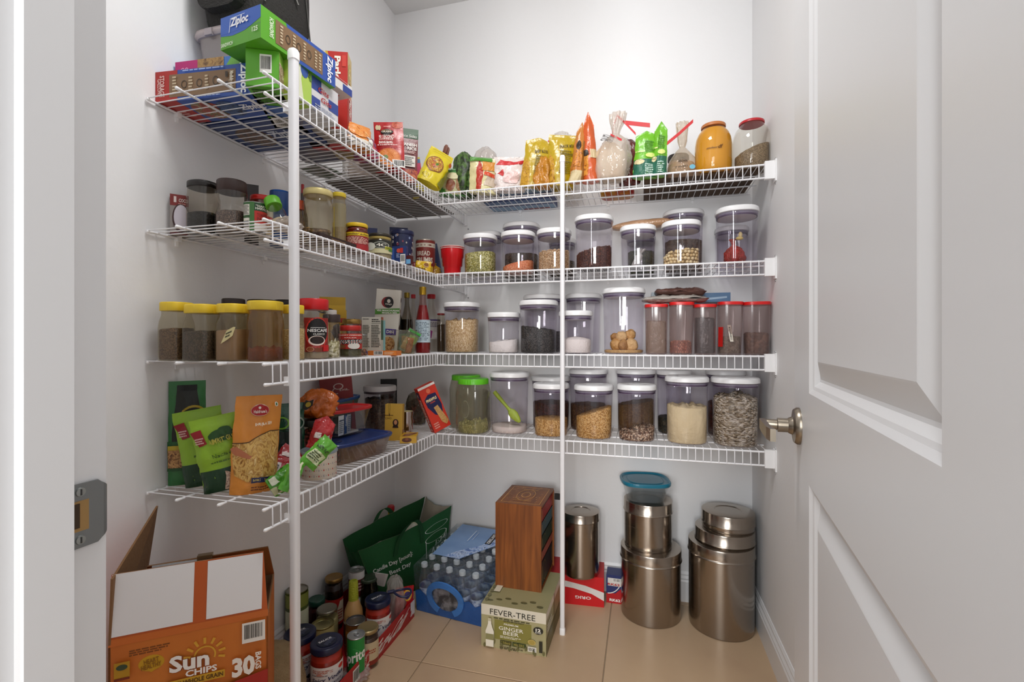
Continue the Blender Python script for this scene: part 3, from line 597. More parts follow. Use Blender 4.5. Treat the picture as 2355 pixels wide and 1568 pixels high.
# bag of pasta lying across the canisters
b = B(); x, D, _ = Wy(1478, 2.05); zc = zat(517, D)
pts = []
for i in range(13):
    tt = i / 12; ww = 0.021 * (0.35 + 0.65 * math.sin(math.pi * min(1, max(0, (tt * 1.1 - 0.05)))) ** 0.35); X = (tt - 0.5) * 0.245
    pts.append([(X, 0.036 * math.cos(a) * (0.6 + 0.4 * ww / 0.021), ww * math.sin(a) + 0.002 * nz((X * 40, a, 0), 1, 3)) for a in [2 * math.pi * j / 14 for j in range(14)]])
loft(b, pts, foil('#c69a76', 0.25, 60, 0.4), True); single(b, 'pasta_bag', 'long brownish bag lying across the canister lids of the second shelf', 'bag', (x, 2.05, zc + 0.0), ry=R(-3))
# third shelf
RICE = grain(['#d9bd8c', '#e6cfa4', '#c9a873', '#b89462'], 330, bump=0.8, stretch=(1, 1, 0.6)); FLOUR = M('#ece7df', 0.9, bump=(60, 0.4)); CHIA = grain(['#1d1c1a', '#3b3936', '#0f0e0d', '#5a5650'], 420, bump=0.7)
canister('canister full of tan rice at the corner of the third shelf', 1021, 1104, 693, S3, 0.012, ('brown_rice', 'tan rice filling the canister at the corner', 'rice', 737, 0.04, RICE, {'rough': 0.16}), group=g3)
canister('short canister with white flour next to the tan rice', 1121, 1196, 717, S3, 0.012, ('white_flour', 'white flour sloping inside the short canister', 'flour', 785, 0.18, FLOUR, {'rough': 0.2}), group=g3)
canister('canister half full of black seeds left of the pole', 1194, 1283, 688, S3, 0.012, ('black_seeds', 'black seeds in the canister left of the pole', 'seeds', 754, -0.10, CHIA), group=g3)
canister('wide canister standing behind the black seeds', 1204, 1296, 675, S3, 0, ('grey_grain', 'grey grain in the canister behind the black seeds', 'grain', 762, 0, grain(['#4a4440', '#5d554f', '#38332f'], 240)), Y=2.085, group=g3)
canister('short canister of white sugar behind the right pole', 1285, 1363, 713, S3, 0.012, ('white_sugar', 'white sugar in a mound behind the pole', 'sugar', 782, 0.0, M('#efe7de', 0.85, bump=(150, 0.3)), {'mound': 0.25}), group=g3)
canister('large dim canister behind the white sugar', 1301, 1383, 673, S3, 0, None, Y=2.085, group=g3)
t5, c5 = canister('tallest canister of the third shelf with brown sugar lumps', 1384, 1484, 659, S3, 0.012, ('crumbled_sugar', 'loose brown sugar under the lumps', 'sugar', 806, 0.0, M('#c29a63', 0.85, bump=(120, 0.6))), group=g3)
rnd = random.Random(3); JAG = [M('#a9742f', 0.55, bump=(70, 0.7), mix=('#d6ab6c', 40, 0.6)), M('#c08f4c', 0.6, bump=(70, 0.7), mix=('#8a5a22', 30, 0.6)), M('#d3ac74', 0.7, bump=(70, 0.7))]
for i, (dx, dyy, dz, q) in enumerate([(-0.028, -0.02, 0.030, 0.024), (0.0, -0.034, 0.028, 0.022), (0.032, -0.02, 0.030, 0.026), (-0.02, 0.02, 0.036, 0.026), (0.024, 0.022, 0.034, 0.027), (-0.008, -0.014, 0.062, 0.022), (0.028, 0.0, 0.070, 0.021), (-0.038, -0.006, 0.060, 0.016)]):
    b = B(); v, f = ico(3); b.add([tuple(Vector(p) * q * (1 + 0.22 * nz(p, 1.3, i) + 0.1 * nz(p, 4, i))) for p in v], f, JAG[i % 3], True)
    single(b, 'sugar_lump', ['golden brown sugar lump low at the left of its canister', 'golden sugar lump low in the front centre of its canister', 'large pale sugar lump low at the right of its canister', 'brown sugar lump hidden behind at the left of its canister', 'brown sugar lump hidden behind at the right of its canister', 'pale sugar lump topping the pile in the middle', 'golden sugar lump topping the pile at the right', 'smallest sugar lump pressed against the left canister wall'][i], 'sugar', (c5[0] + dx * .9, c5[1] + dyy * .9, S3 + 0.004 + dz), group='brown sugar lumps')
# frosted boxes with red lids
RED = M('#cf1d1c', 0.3); FROST = clear('#e6dcdb', 0.20, '#c9b5b0', 0.12)
for i, (uL, uR, vt, nm, lab, vl, mat, kw) in enumerate([
    (1482, 1536, 697, 'puffed_rice', 'pale bagged snack in the leftmost red lidded container', 742, clear('#ddd5cc', 0.6, '#d8c9b4', 0.2, (50, 0.8)), {'slope': -0.0}),
    (1536, 1594, 692, 'pink_peanuts', 'reddish peanuts at the bottom of a red lidded container', 790, M('#8a5344', 0.7), {'bits': (0.0042, [M('#b5705c', 0.5), M('#9a5c4a', 0.5), M('#c98c74', 0.5)], 1.3)}),
    (1594, 1647, 697, 'dark_bag_contents', 'dark foil snack inside the middle red lidded container', 735, foil('#3c4148', 0.3), {}),
    (1647, 1706, 691, 'dried_leaves', 'dull dry herbs in the red lidded container with printed strip', 778, grain(['#6d6455', '#57503f', '#82796a'], 200), {}),
    (1706, 1771, 691, 'dried_chillies', 'brownish dried pods in the rightmost red lidded container', 770, grain(['#6b4f43', '#5a3f35', '#7d5d4d'], 90), {'rough': 0.1})]):
    x, y, r, D = place(uL, uR, S3, 0.012); h = zat(vt, D - r) - S3; x += 0.0
    lab2 = ['leftmost', 'second', 'middle', 'fourth', 'rightmost'][i]
    t = thing('storage_container', 'tall frosted container with red lid, %s of five in a row' % lab2, 'container', (x, y, S3), R([0, 0, 0, 0, 0][i]), 'tall red lidded containers', ry=R([0, 1.6, 0, 1.5, -0.6][i] * 0.6)); b = B()
    loft(b, [ring(r * 0.86, 0, 32, 3.4, r * .95), ring(r * 0.90, 0.004, 32, 3.4, r * 0.98), ring(r * 0.97, h - 0.012, 32, 3.4, r * 1.1)], FROST, True, True, False); b.obj('body', t)
    b = B(); loft(b, [ring(r * 1.0, h - 0.014, 32, 3.4, r * 1.14), ring(r * 1.02, h - 0.008, 32, 3.4, r * 1.16), ring(r * 1.0, h - 0.003, 32, 3.4, r * 1.13)], RED, True, True, False); loft(b, [ring(r * 1.0, h - 0.003, 32, 3.4, r * 1.13), ring(r * 0.9, h - 0.0035, 32, 3.4, r * 1.02), ring(r * 0.87, h - 0.007, 32, 3.4, r), ring(r * 0.1, h - 0.007, 32, 3.4, r * .1)], RED, False, False, True)
    box(b, r * 0.9, -0.012, h - 0.008, r * 1.16, 0.006, h - 0.004, RED) if i in (4,) else None
    b.obj('lid', t)
    if i == 3:
        bb = B(); S = flat((-r * 0.94 - 0.0004, -r * 0.55, 0.028), (0.012, -0.022, 0), (0.0, 0, 0.070), (-0.6, -0.8, 0)); deco(bb, S, [('r', 0, 0, 1, 1, '#b81a16')], w=0.02, h=0.07)
        S = flat((-0.004, -r * 0.99 - 0.0012, 0.047), (0.011, 0, 0), (-0.010, 0, 0.058), (0, -1, 0)); deco(bb, S, [('r', 0, 0, 1, 1, '#d6cfc2'), ('t', .5, .5, .8, .5, 'CORNFLOUR', '#3a3028', 90)], w=0.011, h=0.06); bb.obj('paper_strip', t)
    hl = zat(vl, D - r) - S3; fill(nm, lab, 'food', x, y, S3 + 0.005, r * 0.84, hl, kw.pop('slope', 0.0), mat, asp=1.05, n=3.2, **kw)
# bags lying on the red lids
x0, D0, _ = Wy(1555, 1.90); zz = zat(694, D0)
def flatbag(name, label, uL, uR, Y, v0, v1, dd, mat, seed, deco_=None, rz=0, amp=0.0075):
    xa, Da, _ = Wy(uL, Y); xb, Db, _ = Wy(uR, Y); D = (Da + Db) / 2; z0 = zat(v1, D); z1 = zat(v0, D); w = xb - xa; h = z1 - z0; b = B(); nx, ny = 22, 12
    for s in (1, -1):
        vs = []
        for j in range(ny + 1):
            for i in range(nx + 1):
                fx, fy = i / nx, j / ny; e = (max(0, math.sin(math.pi * fx)) ** 0.22) * (max(0, math.sin(math.pi * fy)) ** 0.4)
                zc = h / 2 * e * s + amp * 0.8 * nz((fx * 5, fy * 4, s), 1, seed) + amp * nz((fx * 13, fy * 9, s), 1, seed + 1) * e
                vs.append(((fx - .5) * w, (fy - .5) * dd + amp * nz((fx * 6, 0, 0), 1, seed), max(zc + h / 2, 0.0)))
        b.add(vs, [(j * (nx + 1) + i, j * (nx + 1) + i + 1, (j + 1) * (nx + 1) + i + 1, (j + 1) * (nx + 1) + i)[::s] for j in range(ny) for i in range(nx)], mat, True)
    if deco_: deco(b, lambda x, y: ((((x - .5) * w), -dd / 2 * (1 - 0.35 * y), h * (0.08 + 0.84 * y)), (0, -1, 0.2)), deco_, w=w, h=h, eps=0.0012)
    return single(b, name, label, 'bag', ((xa + xb) / 2, Y, z0), rz)
flatbag('snack_bag', 'crumpled silvery bag lying on the red lids', 1476, 1628, 1.86, 680, 697, 0.085, foil('#a39c95', 0.3, 35, 0.9), 5, [('t', .42, .55, .3, .3, 'Velvet Fish', '#2a2420', 4, .02, .2)])
flatbag('snack_bag', 'crumpled brown foil bag on top of the silvery bag', 1505, 1622, 1.89, 663, 683, 0.09, foil('#5d3f38', 0.28, 35, 0.9), 8)
xa, Da, _ = Wy(1600, 1.93); xb, Db, _ = Wy(1680, 1.93); zb = zat(693, Db)
carton('snack_box', 'flat blue box resting on the red lids beside foil bags', xb - xa, 0.12, 0.034, M('#4d7396', 0.4, mix=('#33557a', 12, .6)), {'front': [('p', [(0, .1), (.9, .4), (.9, .6), (0, .35)], '#8ea9bf')]}, ((xa + xb) / 2, 1.93, zb), 0)
xa, Da, _ = Wy(1498, 1.90); xb, Db, _ = Wy(1560, 1.90); zb = zat(690, Db)
carton('snack_box', 'dull grey blue box end behind the crumpled foil bags', xb - xa, 0.10, 0.032, '#6d7880', {}, ((xa + xb) / 2, 1.90, zb), 0)

# lowest shelf
CAPG = M('#5fc01f', 0.35); FRG = clear('#efeee6', 0.26, '#b4ae98', 0.1)
def greenjar(label, uL, uR, vt, Y, group='green lidded jars', sticker=False):
    x, y, r, D = place(uL, uR, S4, 0.02, Y=Y); h = zat(vt, D + r * .6) - S4; t = thing('plastic_jar', label, 'jar', (x, y, S4), 0, group); b = B()
    lathe(b, [(r * .84, 0), (r * .93, .004), (r * 1.0, .02), (r * 0.98, h * .5), (r * 1.0, h * .74), (r * .95, h * .82), (r * .88, h - .021)], FRG, 40, 2.8, cap1=False); b.obj('body', t)
    b = B(); lathe(b, [(r * .90, h - .022), (r * .90, h - .003), (r * .87, h)], CAPG, 40, 2.2)
    for k in range(40):
        a = 2 * math.pi * k / 40; b.add([(r * .9 * math.cos(a - .03), r * .9 * math.sin(a - .03), h - .02), (r * .915 * math.cos(a), r * .915 * math.sin(a), h - .02), (r * .9 * math.cos(a + .03), r * .9 * math.sin(a + .03), h - .02), (r * .9 * math.cos(a - .03), r * .9 * math.sin(a - .03), h - .004), (r * .915 * math.cos(a), r * .915 * math.sin(a), h - .004), (r * .9 * math.cos(a + .03), r * .9 * math.sin(a + .03), h - .004)], [(0, 1, 4, 3), (1, 2, 5, 4)], CAPG)
    b.obj('lid', t)
    if sticker:
        b = B(); S = cylS(r * 1.0 + .001, h * .36, h * .52, 204, 222); deco(b, S, [('r', 0, 0, 1, 1, '#e6ded6'), ('ln', .15, .1, .85, .9, 7, '#333333')], nseg=4, w=.02, h=.02); b.obj('sticker', t)
        bb = B(); 
        for a0, a1, q0, q1 in ((248, 276, .3, .62),): deco(bb, cylS(r * .985 + .0015, h * q0, h * q1, a0, a1), [('ring', .5, .5, .5, .5, .04, clear('#e8ead8', 0.4, '#dfe0c8'))], nseg=6)
        bb.obj('moulded_mark', t)
    return x, y, r, h, D
gx, gy, gr, gh, gD = greenjar('greenish plastic jar with green lid and small price sticker', 1050, 1127, 868, 1.862, sticker=True)
fill('cardamom_pods', 'yellow green pods at the bottom of the green lidded jar', 'spice', gx, gy, S4 + .004, gr * .88, .034, 0.15, M('#8d8748', .7), {'_': 0} and (0.0042, [M('#aaa45e', .6), M('#c2bb7a', .6), M('#8c8a48', .6)], 1.4), n=2.6, rough=0.5)
greenjar('greenish plastic jar with green lid, behind the stickered one', 1036, 1108, 860, 1.965)
b = B(); x, D, _ = Wy(1108, 2.05); lathe(b, [(.034, 0), (.036, .01), (.036, .12), (.030, .128), (.030, .150), (.012, .158)], M('#1b1d1c', .4), 30); single(b, 'black_jar', 'black lidded jar at the back of the lowest shelf', 'jar', (x, 2.05, S4))
WHEAT = grain(['#c4924e', '#d8a862', '#a87836', '#e0b676'], 240, bump=1.0)
_, ce = canister('tall canister holding a green scoop and little white powder', 1127, 1217, 853, S4, 0.03, ('white_powder', 'thin layer of white powder under the green scoop', 'flour', 985, 0.0, M('#ddd0c4', .9)), group=g4)
x, y, r, h, D = ce; b = B(); SC = M('#a9bf3a', .45)
p0, p1 = Vector((-r * .78, -.01, h * .66)), Vector((r * .10, -.02, h * .36)); dirv = (p1 - p0).normalized()
tube(b, [p0, p0 + dirv * .02, p1 - dirv * .02, p1], [.0085, .009, .0065, .009], SC, 10)
for k in range(1): loft(b, [[tuple(p1 + dirv * (q * .062) + Vector((math.cos(a) * w_ * .7, math.sin(a) * w_ * .55, math.cos(a) * w_ * .6))) for a in [2 * math.pi * j / 14 for j in range(14)]] for q, w_ in ((-.1, .008), (.1, .018), (.4, .021), (.75, .015), (1.0, .006))], SC, True)
single(b, 'scoop', 'lime green plastic scoop leaning inside a canister', 'scoop', (x, y, S4))
canister('canister of wheat behind the right pole on the lowest shelf', 1226, 1309, 878, S4, 0.016, ('wheat_grain', 'golden wheat half filling the canister behind the pole', 'grain', 968, 0.0, WHEAT), group=g4)
canister('low canister of red beans behind the wheat', 1222, 1312, 862, S4, 0, ('red_beans', 'dark red beans in the back canister near the pole', 'beans', 930, 0, grain(['#4f241c', '#6a3226', '#391812'], 180)), Y=2.05, group=g4)
canister('canister of golden wheat sloping up to the right', 1320, 1411, 881, S4, 0.016, ('wheat_grain', 'golden wheat sloping up to the right', 'grain', 952, 0.24, WHEAT), group=g4)
canister('back canister with a grey white lid behind the sloping wheat', 1308, 1398, 846, S4, 0, ('brown_beans', 'brown beans in the canister behind the sloping wheat', 'beans', 935, 0, grain(['#63462c', '#4e3520', '#7a5a3b'], 200)), Y=2.06, group=g4)
canister('near empty canister with brown flakes along its bottom', 1418, 1510, 880, S4, 0.016, ('brown_flakes', 'brown flakes on the canister floor', 'grain', 996, 0.45, grain(['#6b4a36', '#9a7a5e', '#c9b196', '#4b3324'], 200), {'rough': 0.8}), group=g4)
canister('back canister behind the one with brown flakes', 1416, 1508, 846, S4, 0, ('gold_lentils', 'golden lentils in the back canister behind the flakes', 'lentils', 930, 0.1, grain(['#7a5a2a', '#6a4a20', '#8c6a38'], 240)), Y=2.06, group=g4)
canister('tall canister of cream coloured flour', 1528, 1630, 862, S4, 0.014, ('cream_flour', 'cream flour filling more than half of its canister', 'flour', 940, 0.0, M('#decb9f', .9, bump=(45, .5)), {'rough': 0.14}), group=g4)
canister('back canister between the flakes and the cream flour', 1508, 1592, 848, S4, 0, ('dark_lentils', 'dark lentils in the back canister beside the cream flour', 'lentils', 965, 0, grain(['#32352a', '#48402c', '#22251c'], 240)), Y=2.065, group=g4)
OATS = grain(['#cfc0a6', '#ddd0b8', '#b5a283', '#e3d8c4', '#8f7c60'], 95, bump=1.6, stretch=(1, 1, 2.4))
canister('widest canister full of oat flakes at the right end', 1633, 1747, 864, S4, 0.012, ('oat_flakes', 'oat flakes heaped in the widest canister', 'oats', 922, 0.0, OATS, {'mound': 0.10, 'rough': 0.12}), group=g4)
canister('back canister behind the oat flakes', 1622, 1716, 848, S4, 0, ('red_lentils', 'dark red lentils in the back canister behind the oats', 'lentils', 930, 0, grain(['#5a2c1c', '#6e3a26', '#42200f'], 200)), Y=2.065, group=g4)

# ---------------------------------------------------------------- steel tins and boxes on the floor at the right
ST = steel()
def steeltin(label, uL, uR, vtop, z, Y, group='stainless steel tins', rr=None, lid=0.045, x=None, top_z=None, tilt=0):
    u = (uL + uR) / 2; xx, D, c = Wy(u, Y); r = rr or (uR - uL) * D * c / (2 * FPX); x = xx if x is None else x
    zt = zat(vtop, D) if top_z is None else top_z; h = zt - z
    t = thing('steel_tin', label, 'tin', (x, Y, z), 0, group, rx=R(tilt)); b = B()
    lathe(b, [(r * .94, 0), (r * .965, .003), (r * .97, .010), (r * .97, h - lid * .9)], ST, 64); b.obj('body', t)
    b = B(); lathe(b, [(r * 1.0, h - lid), (r * 1.01, h - lid + .002), (r * 1.0, h - lid + .005), (r * .985, h - lid + .007), (r * .985, h - .004), (r * .975, h - .001), (r * .95, h), (r * .5, h + .0006), (r * .48, h - .0015), (r * .02, h - .0015)], ST, 64); b.obj('lid', t)
    return x, Y, r, zt
xx, yy, rr, zt = steeltin('large stainless tin on the floor under the medium tin', 1425, 1567, 1253, 0, 2.018)
x2, y2, r2, z2 = steeltin('medium stainless tin standing on a large tin', 1433, 1547, 1146, zt, 2.03, top_z=None)
x3, y3, r3, z3 = steeltin('largest stainless tin on the floor by the right wall', 1571, 1737, 1240, 0, 2.008, rr=0.122, x=0.298)
x4, y4, r4, z4 = steeltin('squat stainless tin in the middle of the right stack', 1590, 1742, 1210, z3, 2.018, rr=0.110, x=0.312)
steeltin('small flat stainless tin on top of the right stack', 1612, 1747, 1172, z4, 2.022, rr=0.098, x=0.325)
# teal lidded box
t = thing('food_container', 'clear food container with teal lid on the stainless tins', 'container', (x2 - .012, y2, z2), R(10)); q = 0.098
b = B(); CF = clear('#eef2f4', .30, '#c9d2d6', .08); loft(b, [ring(q * .64, 0, 48, 3.2, q * .64), ring(q * .72, .004, 48, 3.2), ring(q * .92, .066, 48, 3.2), ring(q * .98, .068, 48, 3.2), ring(q * .98, .074, 48, 3.2)], CF, True, True, False); b.obj('body', t)
b = B(); TL = M('#1d6f88', .3); loft(b, [ring(q * 1.0, .070, 48, 3.0), ring(q * 1.01, .078, 48, 3.0), ring(q * .97, .083, 48, 3.0), ring(q * .93, .083, 48, 3), ring(q * .88, .077, 48, 3), ring(q * .74, .077, 48, 3), ring(q * .70, .080, 48, 3), ring(q * .6, .080, 48, 2.6), ring(q * .1, .080, 48, 2)], TL, False, True, True); b.obj('lid', t)
# third tin on the upside down red soda carton
REDB = '#c4121a'
loc, rz, w = AB((1250, 1382), (1389, 1397), 0.0)
h_ = 0.122
carton('soda_carton', 'red soda carton turned upside down under a stainless tin', w, 0.20, h_, REDB, {
    'front': [('p', [(0, .82), (.35, .80), (.7, .68), (1, .50), (1, .22), (.8, .42), (.5, .56), (.2, .62), (0, .62)], '#dcd9d6'), ('t', .66, .27, .26, .10, 'ORIG', '#ececea', 180)],
    'top': [('ring', .72, .34, .16, .10, .03, '#e8e4e0', 200, 340), ('ring', .55, .5, .22, .12, .03, '#e8e4e0', 10, 120)]}, loc, rz, group=None)
steeltin('slim stainless tin standing on the red carton', 1292, 1379, 1172, h_ , 2.035, lid=0.036)
xq, D, _ = Wy(1412, 2.06)
carton('lens_box', 'small dark blue and red box beside the steel tins', 0.062, 0.07, 0.118, '#1c2a63', {
    'front': [('r', 0, 0, 1, .2, '#b3161e'), ('p', [(0, .34), (.6, .36), (1, .55), (1, .2), (0, .2)], '#b3161e'), ('ring', .1, .95, .95, .62, .05, '#e8e6e2', 270, 350), ('t', .58, .12, .72, .1, 'RK62', '#efeeea', 0, .04), ('r', .1, .62, 1, .9, '#dcd9d4'), ('bar', .4, .76, .95, .9), ('t', .5, .68, .8, .08, 'RK62', '#b3161e', 0, .03)]}, (xq, 2.045, 0.0))

# ---------------------------------------------------------------- ginger beer carton with the wooden book box on top
loc, rz, w = AB((1107, 1483), (1256, 1511), 0.0); hb = 0.152; db = 0.30
OL, DK, CRM = '#8f8857', '#3b3a24', '#dcd6c4'
lf = [('e', .06 + .13 * (i % 8), .055 + .04 * ((i * 7) % 3), .018, .045, '#6b6842') for i in range(8)] + [('e', .10 + .12 * (i % 7), .10 + .04 * ((i * 5) % 3), .012, .05, '#6b6842') for i in range(7)]
front = [('r', 0, 0, 1, 1, '#a9a27a'), ('r', 0, .75, 1, 1, CRM), ('r', .21, .22, .78, .68, '#85803f'),
    ('t', .49, .85, .70, .13, 'FEVER-TREE', '#2c2c26', 0, .0), ('ln', .2, .69, .82, .735, 1, '#4a482e'), ('ln', .35, .655, .7, .69, 1, '#4a482e'),
    ('t', .47, .60, .22, .045, 'PREMIUM', '#efecdf', 0, .01), ('t', .47, .50, .38, .085, 'GINGER', '#efecdf', 0, .01), ('t', .47, .40, .24, .085, 'BEER', '#efecdf', 0, .01), ('ln', .3, .27, .66, .33, 2, '#dcd8c0'),
    ('r', .30, .12, .48, .22, '#4f4c26'), ('r', .49, .12, .70, .22, '#3f4a24'), ('t', .39, .17, .14, .06, '150ml', '#9a8f4a'), ('t', .595, .17, .16, .06, 'MIXERS', '#9a8f4a'),
    ('e', .885, .585, .075, .085, '#23231c'), ('t', .885, .60, .075, .075, '12', '#f2f0e6', 0, .04), ('t', .885, .54, .09, .025, 'BOTTLES', '#f2f0e6'),
    ('e', .79, .30, .06, .065, '#c0aa62'), ('e', .79, .30, .045, .05, '#a9954c'), ('r', .73, .08, .86, .20, '#e6e3d8'), ('t', .795, .14, .1, .08, 'NON GMO', '#222222'), ('r', .90, .10, .95, .36, '#2c2b20'), ('ln', .3, .03, .7, .09, 2, '#3a3924')] + lf + [
    ('p', [(.09, .06), (.21, .06), (.215, .42), (.19, .52), (.175, .60), (.175, .72), (.125, .72), (.125, .60), (.11, .52), (.085, .42)], '#e8e4d4'), ('r', .088, .22, .212, .36, '#8d8a5f'), ('r', .125, .66, .175, .73, '#c7c1a3')]
carton('mixer_carton', 'olive and cream ginger beer carton on the floor', w, db, hb, '#9a946c', {'front': front,
    'right': [('r', 0, .82, 1, 1, CRM), ('r', .0, 0, 1, .40, '#6a663c'), ('r', .46, 0, .48, 1, '#5f5b3c'), ('r', .0, .36, 1, .372, '#4a4628'), ('ln', .05, .5, .4, .7, 3, '#e4e0cc')], 'left': [('r', 0, .82, 1, 1, CRM)],
    'top': [('e', .1 + .13 * i, .10 + .04 * (i % 3), .05, .02, '#5d5b3a') for i in range(7)] + [('e', .05, .1 + .1 * i, .03, .035, '#6f6c4a') for i in range(8)] + [('r', .08, .28, .18, .55, '#d9d3bd')]}, loc, rz)
zb = hb
A_, B_ = G(1141, 1345, zb), G(1246, 1366, zb); rzb = rz; wb = (B_ - A_).length; locb = (A_ + B_) / 2; locb.z = zb
D_ = depth(locb.x, locb.y); hw = zat(1160, D_) - zb
W1 = wood('#6b3a1a', '#935526', 7, 2); dpt = 0.235
t = thing('wooden_book_box', 'tall wooden box with carved lid holding books, on the ginger beer carton', 'box', locb, rzb)
b = B(); e = 0.007
box(b, -wb / 2, 0, 0, wb / 2 - 0.004, e, hw, W1); b.obj('front_panel', t)
b = B(); box(b, -wb / 2, e, 0, -wb / 2 + e, dpt - e, hw - e, W1); b.obj('side_panel', t)
b = B(); box(b, -wb / 2, dpt - e, 0, wb / 2, dpt, hw - e, W1); b.obj('back_panel', t)
b = B(); box(b, -wb / 2 + e, e, 0, wb / 2 - 0.004, dpt - e, e, W1); b.obj('bottom_panel', t)
b = B(); box(b, -wb / 2, e, hw - e, wb / 2 - 0.002, dpt, hw, wood('#6f3c18', '#8f5524', 6, 1)); CARV = '#c08a48'
S = flat((-wb / 2, 0, hw), (wb, 0, 0), (0, dpt, 0), (0, 0, 1)); it = [('r', .08, .08, .92, .095, CARV), ('r', .08, .905, .92, .92, CARV), ('r', .08, .08, .095, .92, CARV), ('r', .905, .08, .92, .92, CARV), ('ring', .5, .5, .10, .14, .02, CARV), ('ring', .5, .5, .2, .3, .015, CARV), ('r', .3, .2, .7, .215, CARV), ('r', .3, .78, .7, .795, CARV)]
rnd = random.Random(5)
for i in range(46):
    cx, cyy = rnd.uniform(.14, .86), rnd.uniform(.12, .88); q = rnd.uniform(.02, .05)
    it.append(rnd.choice([('ring', cx, cyy, q, q * .7, .008, CARV, 0, rnd.choice((140, 220, 360))), ('e', cx, cyy, q * .35, q * .25, '#b57f40'), ('r', cx - q * .6, cyy, cx + q * .6, cyy + .007, CARV)]))
deco(b, S, it, eps=0.00012, w=wb, h=dpt); b.obj('carved_lid', t)
for i, (z0, z1, col, nm) in enumerate([(.80, .955, '#a3151b', 'red'), (.64, .79, '#44606a', 'grey blue'), (.46, .63, '#24382b', 'dark green'), (.34, .45, '#a8584c', 'pink'), (.045, .33, '#1b1e24', 'near black')]):
    b = B(); z0, z1 = z0 * hw, z1 * hw; y0, y1 = e + .001, dpt - e - .001; x1_, x0_ = wb / 2 - .006, -wb / 2 + e + .002
    box(b, x0_, y0, z0, x1_ - .004, y1, z1, M('#d9cfba', .8)); 
    for zz in (z0, z1 - .002): box(b, x0_, y0, zz, x1_, y1, zz + .002, col)
    box(b, x1_ - .004, y0, z0, x1_, y1, z1, M(col, .5)); deco(b, flat((x1_, y0, z0), (0, y1 - y0, 0), (0, 0, z1 - z0), (1, 0, 0)), [('r', .08, .2, .095, .8, '#c8a25a'), ('r', .9, .2, .915, .8, '#c8a25a')] + ([('ring', .25, .5, .12, .4, .01, '#8a6a30')] if i != 3 else []), w=dpt, h=z1 - z0)
    single(b, 'book', '%s book lying in the wooden box' % nm, 'book', locb, rzb, 'books in the wooden box')
b = B(); box(b, wb / 2 + .002, dpt * .98, hw * .86, wb / 2 + .030, dpt * 1.0, hw * .94, M('#1d1a18', .7)); b.obj('pull_tab', t)
# ---------------------------------------------------------------- left shelves
def placeL(uL, uR, gap=0.01, X=None):
    r = 0.04
    for _ in range(6):
        x = X if X is not None else XL - gap - r; u = (uL + uR) / 2; y, D, c = Wx(u, x); r = (uR - uL) * D * c / (2 * FPX)
    return x, y, r, D
def toward(x, y): return math.atan2(y, x) * 180 / math.pi + 180   # direction from the thing to the camera, degrees
GLASS = clear('#f3f1ec', rough=0.02); GLASSD = clear('#e6e1d8', rough=0.03); GLSM = clear('#efeada', 0.06, '#c9b48c', 0.05)
def jar(name, label, uL, uR, vt, z, prof, glass, lid, lidh=0.016, lidr=0.9, gap=0.01, X=None, group=None, n=2.0, content=None, lidlab=None, rib=False, cat='jar', loc=None, label_art=None, h=None, label_z=(.2, .7), span=120, lean=(0, 0), seg=40, lid2=None, off=0, lr=None):
    if loc: x, y, r, D, z = loc
    else: x, y, r, D = placeL(uL, uR, gap, X)
    if h is None: h = zat(vt, D - r if vt < CY else D + r * .5) - z
    t = thing(name, label, cat, (x, y, z), 0, group, rx=R(lean[0]), ry=R(lean[1])); b = B()
    lathe(b, [(p[0] * r, p[1] * (h - lidh)) for p in prof], glass, seg, n, cap1=False); b.obj('body', t)
    b = B(); lr = r * lidr; lathe(b, [(lr * .98, h - lidh), (lr, h - lidh + .001), (lr, h - .003), (lr * .97, h - .001), (lr * .93, h), (lr * .8, h - .0008), (lr * .02, h - .0008)], mm(lid, .32), seg, max(2.0, n - .3) if n > 2.3 else 2.0)
    if rib:
        for k in range(48):
            a = 2 * math.pi * k / 48; c, s = math.cos(a), math.sin(a); b.add([(lr * math.cos(a - .04), lr * math.sin(a - .04), h - lidh + .002), (lr * 1.015 * c, lr * 1.015 * s, h - lidh + .002), (lr * math.cos(a + .04), lr * math.sin(a + .04), h - lidh + .002), (lr * math.cos(a - .04), lr * math.sin(a - .04), h - .004), (lr * 1.015 * c, lr * 1.015 * s, h - .004), (lr * math.cos(a + .04), lr * math.sin(a + .04), h - .004)], [(0, 1, 4, 3), (1, 2, 5, 4)], mm(lid, .32))
    b.obj('lid', t)
    if lid2:
        b = B(); lathe(b, [(lr * .9, h - lidh - .010), (lr * .94, h - lidh - .008), (lr * .94, h - lidh - .001)], mm(lid2), seg); b.obj('seal_band', t)
    if label_art:
        b = B(); a = toward(x, y) + off; rr = r * (label_art[2] if len(label_art) > 2 else 1.0) + .0008; S = cylS(rr, h * label_z[0], h * label_z[1], a - span / 2, a + span / 2); w = rr * R(span); hh = h * (label_z[1] - label_z[0])
        deco(b, S, [('r', 0, 0, 1, 1, label_art[0])] + label_art[1], nseg=14, w=w, h=hh, eps=.0002); b.obj('label', t)
    if content:
        nm, lab, ct, frac, mat = content[:5]; kw = content[5] if len(content) > 5 else {}
        if not lean[0] and not lean[1]: fill(nm, lab, ct, x, y, z + .003, r * min(p[0] for p in prof[1:4]) * 0.95, frac * (h - lidh), kw.pop('slope', 0.03), mat, n=n, **kw)
    return x, y, r, h, D
STRAIGHT = [(.9, 0), (.97, .02), (1, .06), (1, .82), (.93, .9), (.84, .95), (.84, 1)]
SHOULD = [(.9, 0), (.98, .015), (1, .05), (1, .60), (.96, .72), (.84, .86), (.78, .93), (.78, 1)]
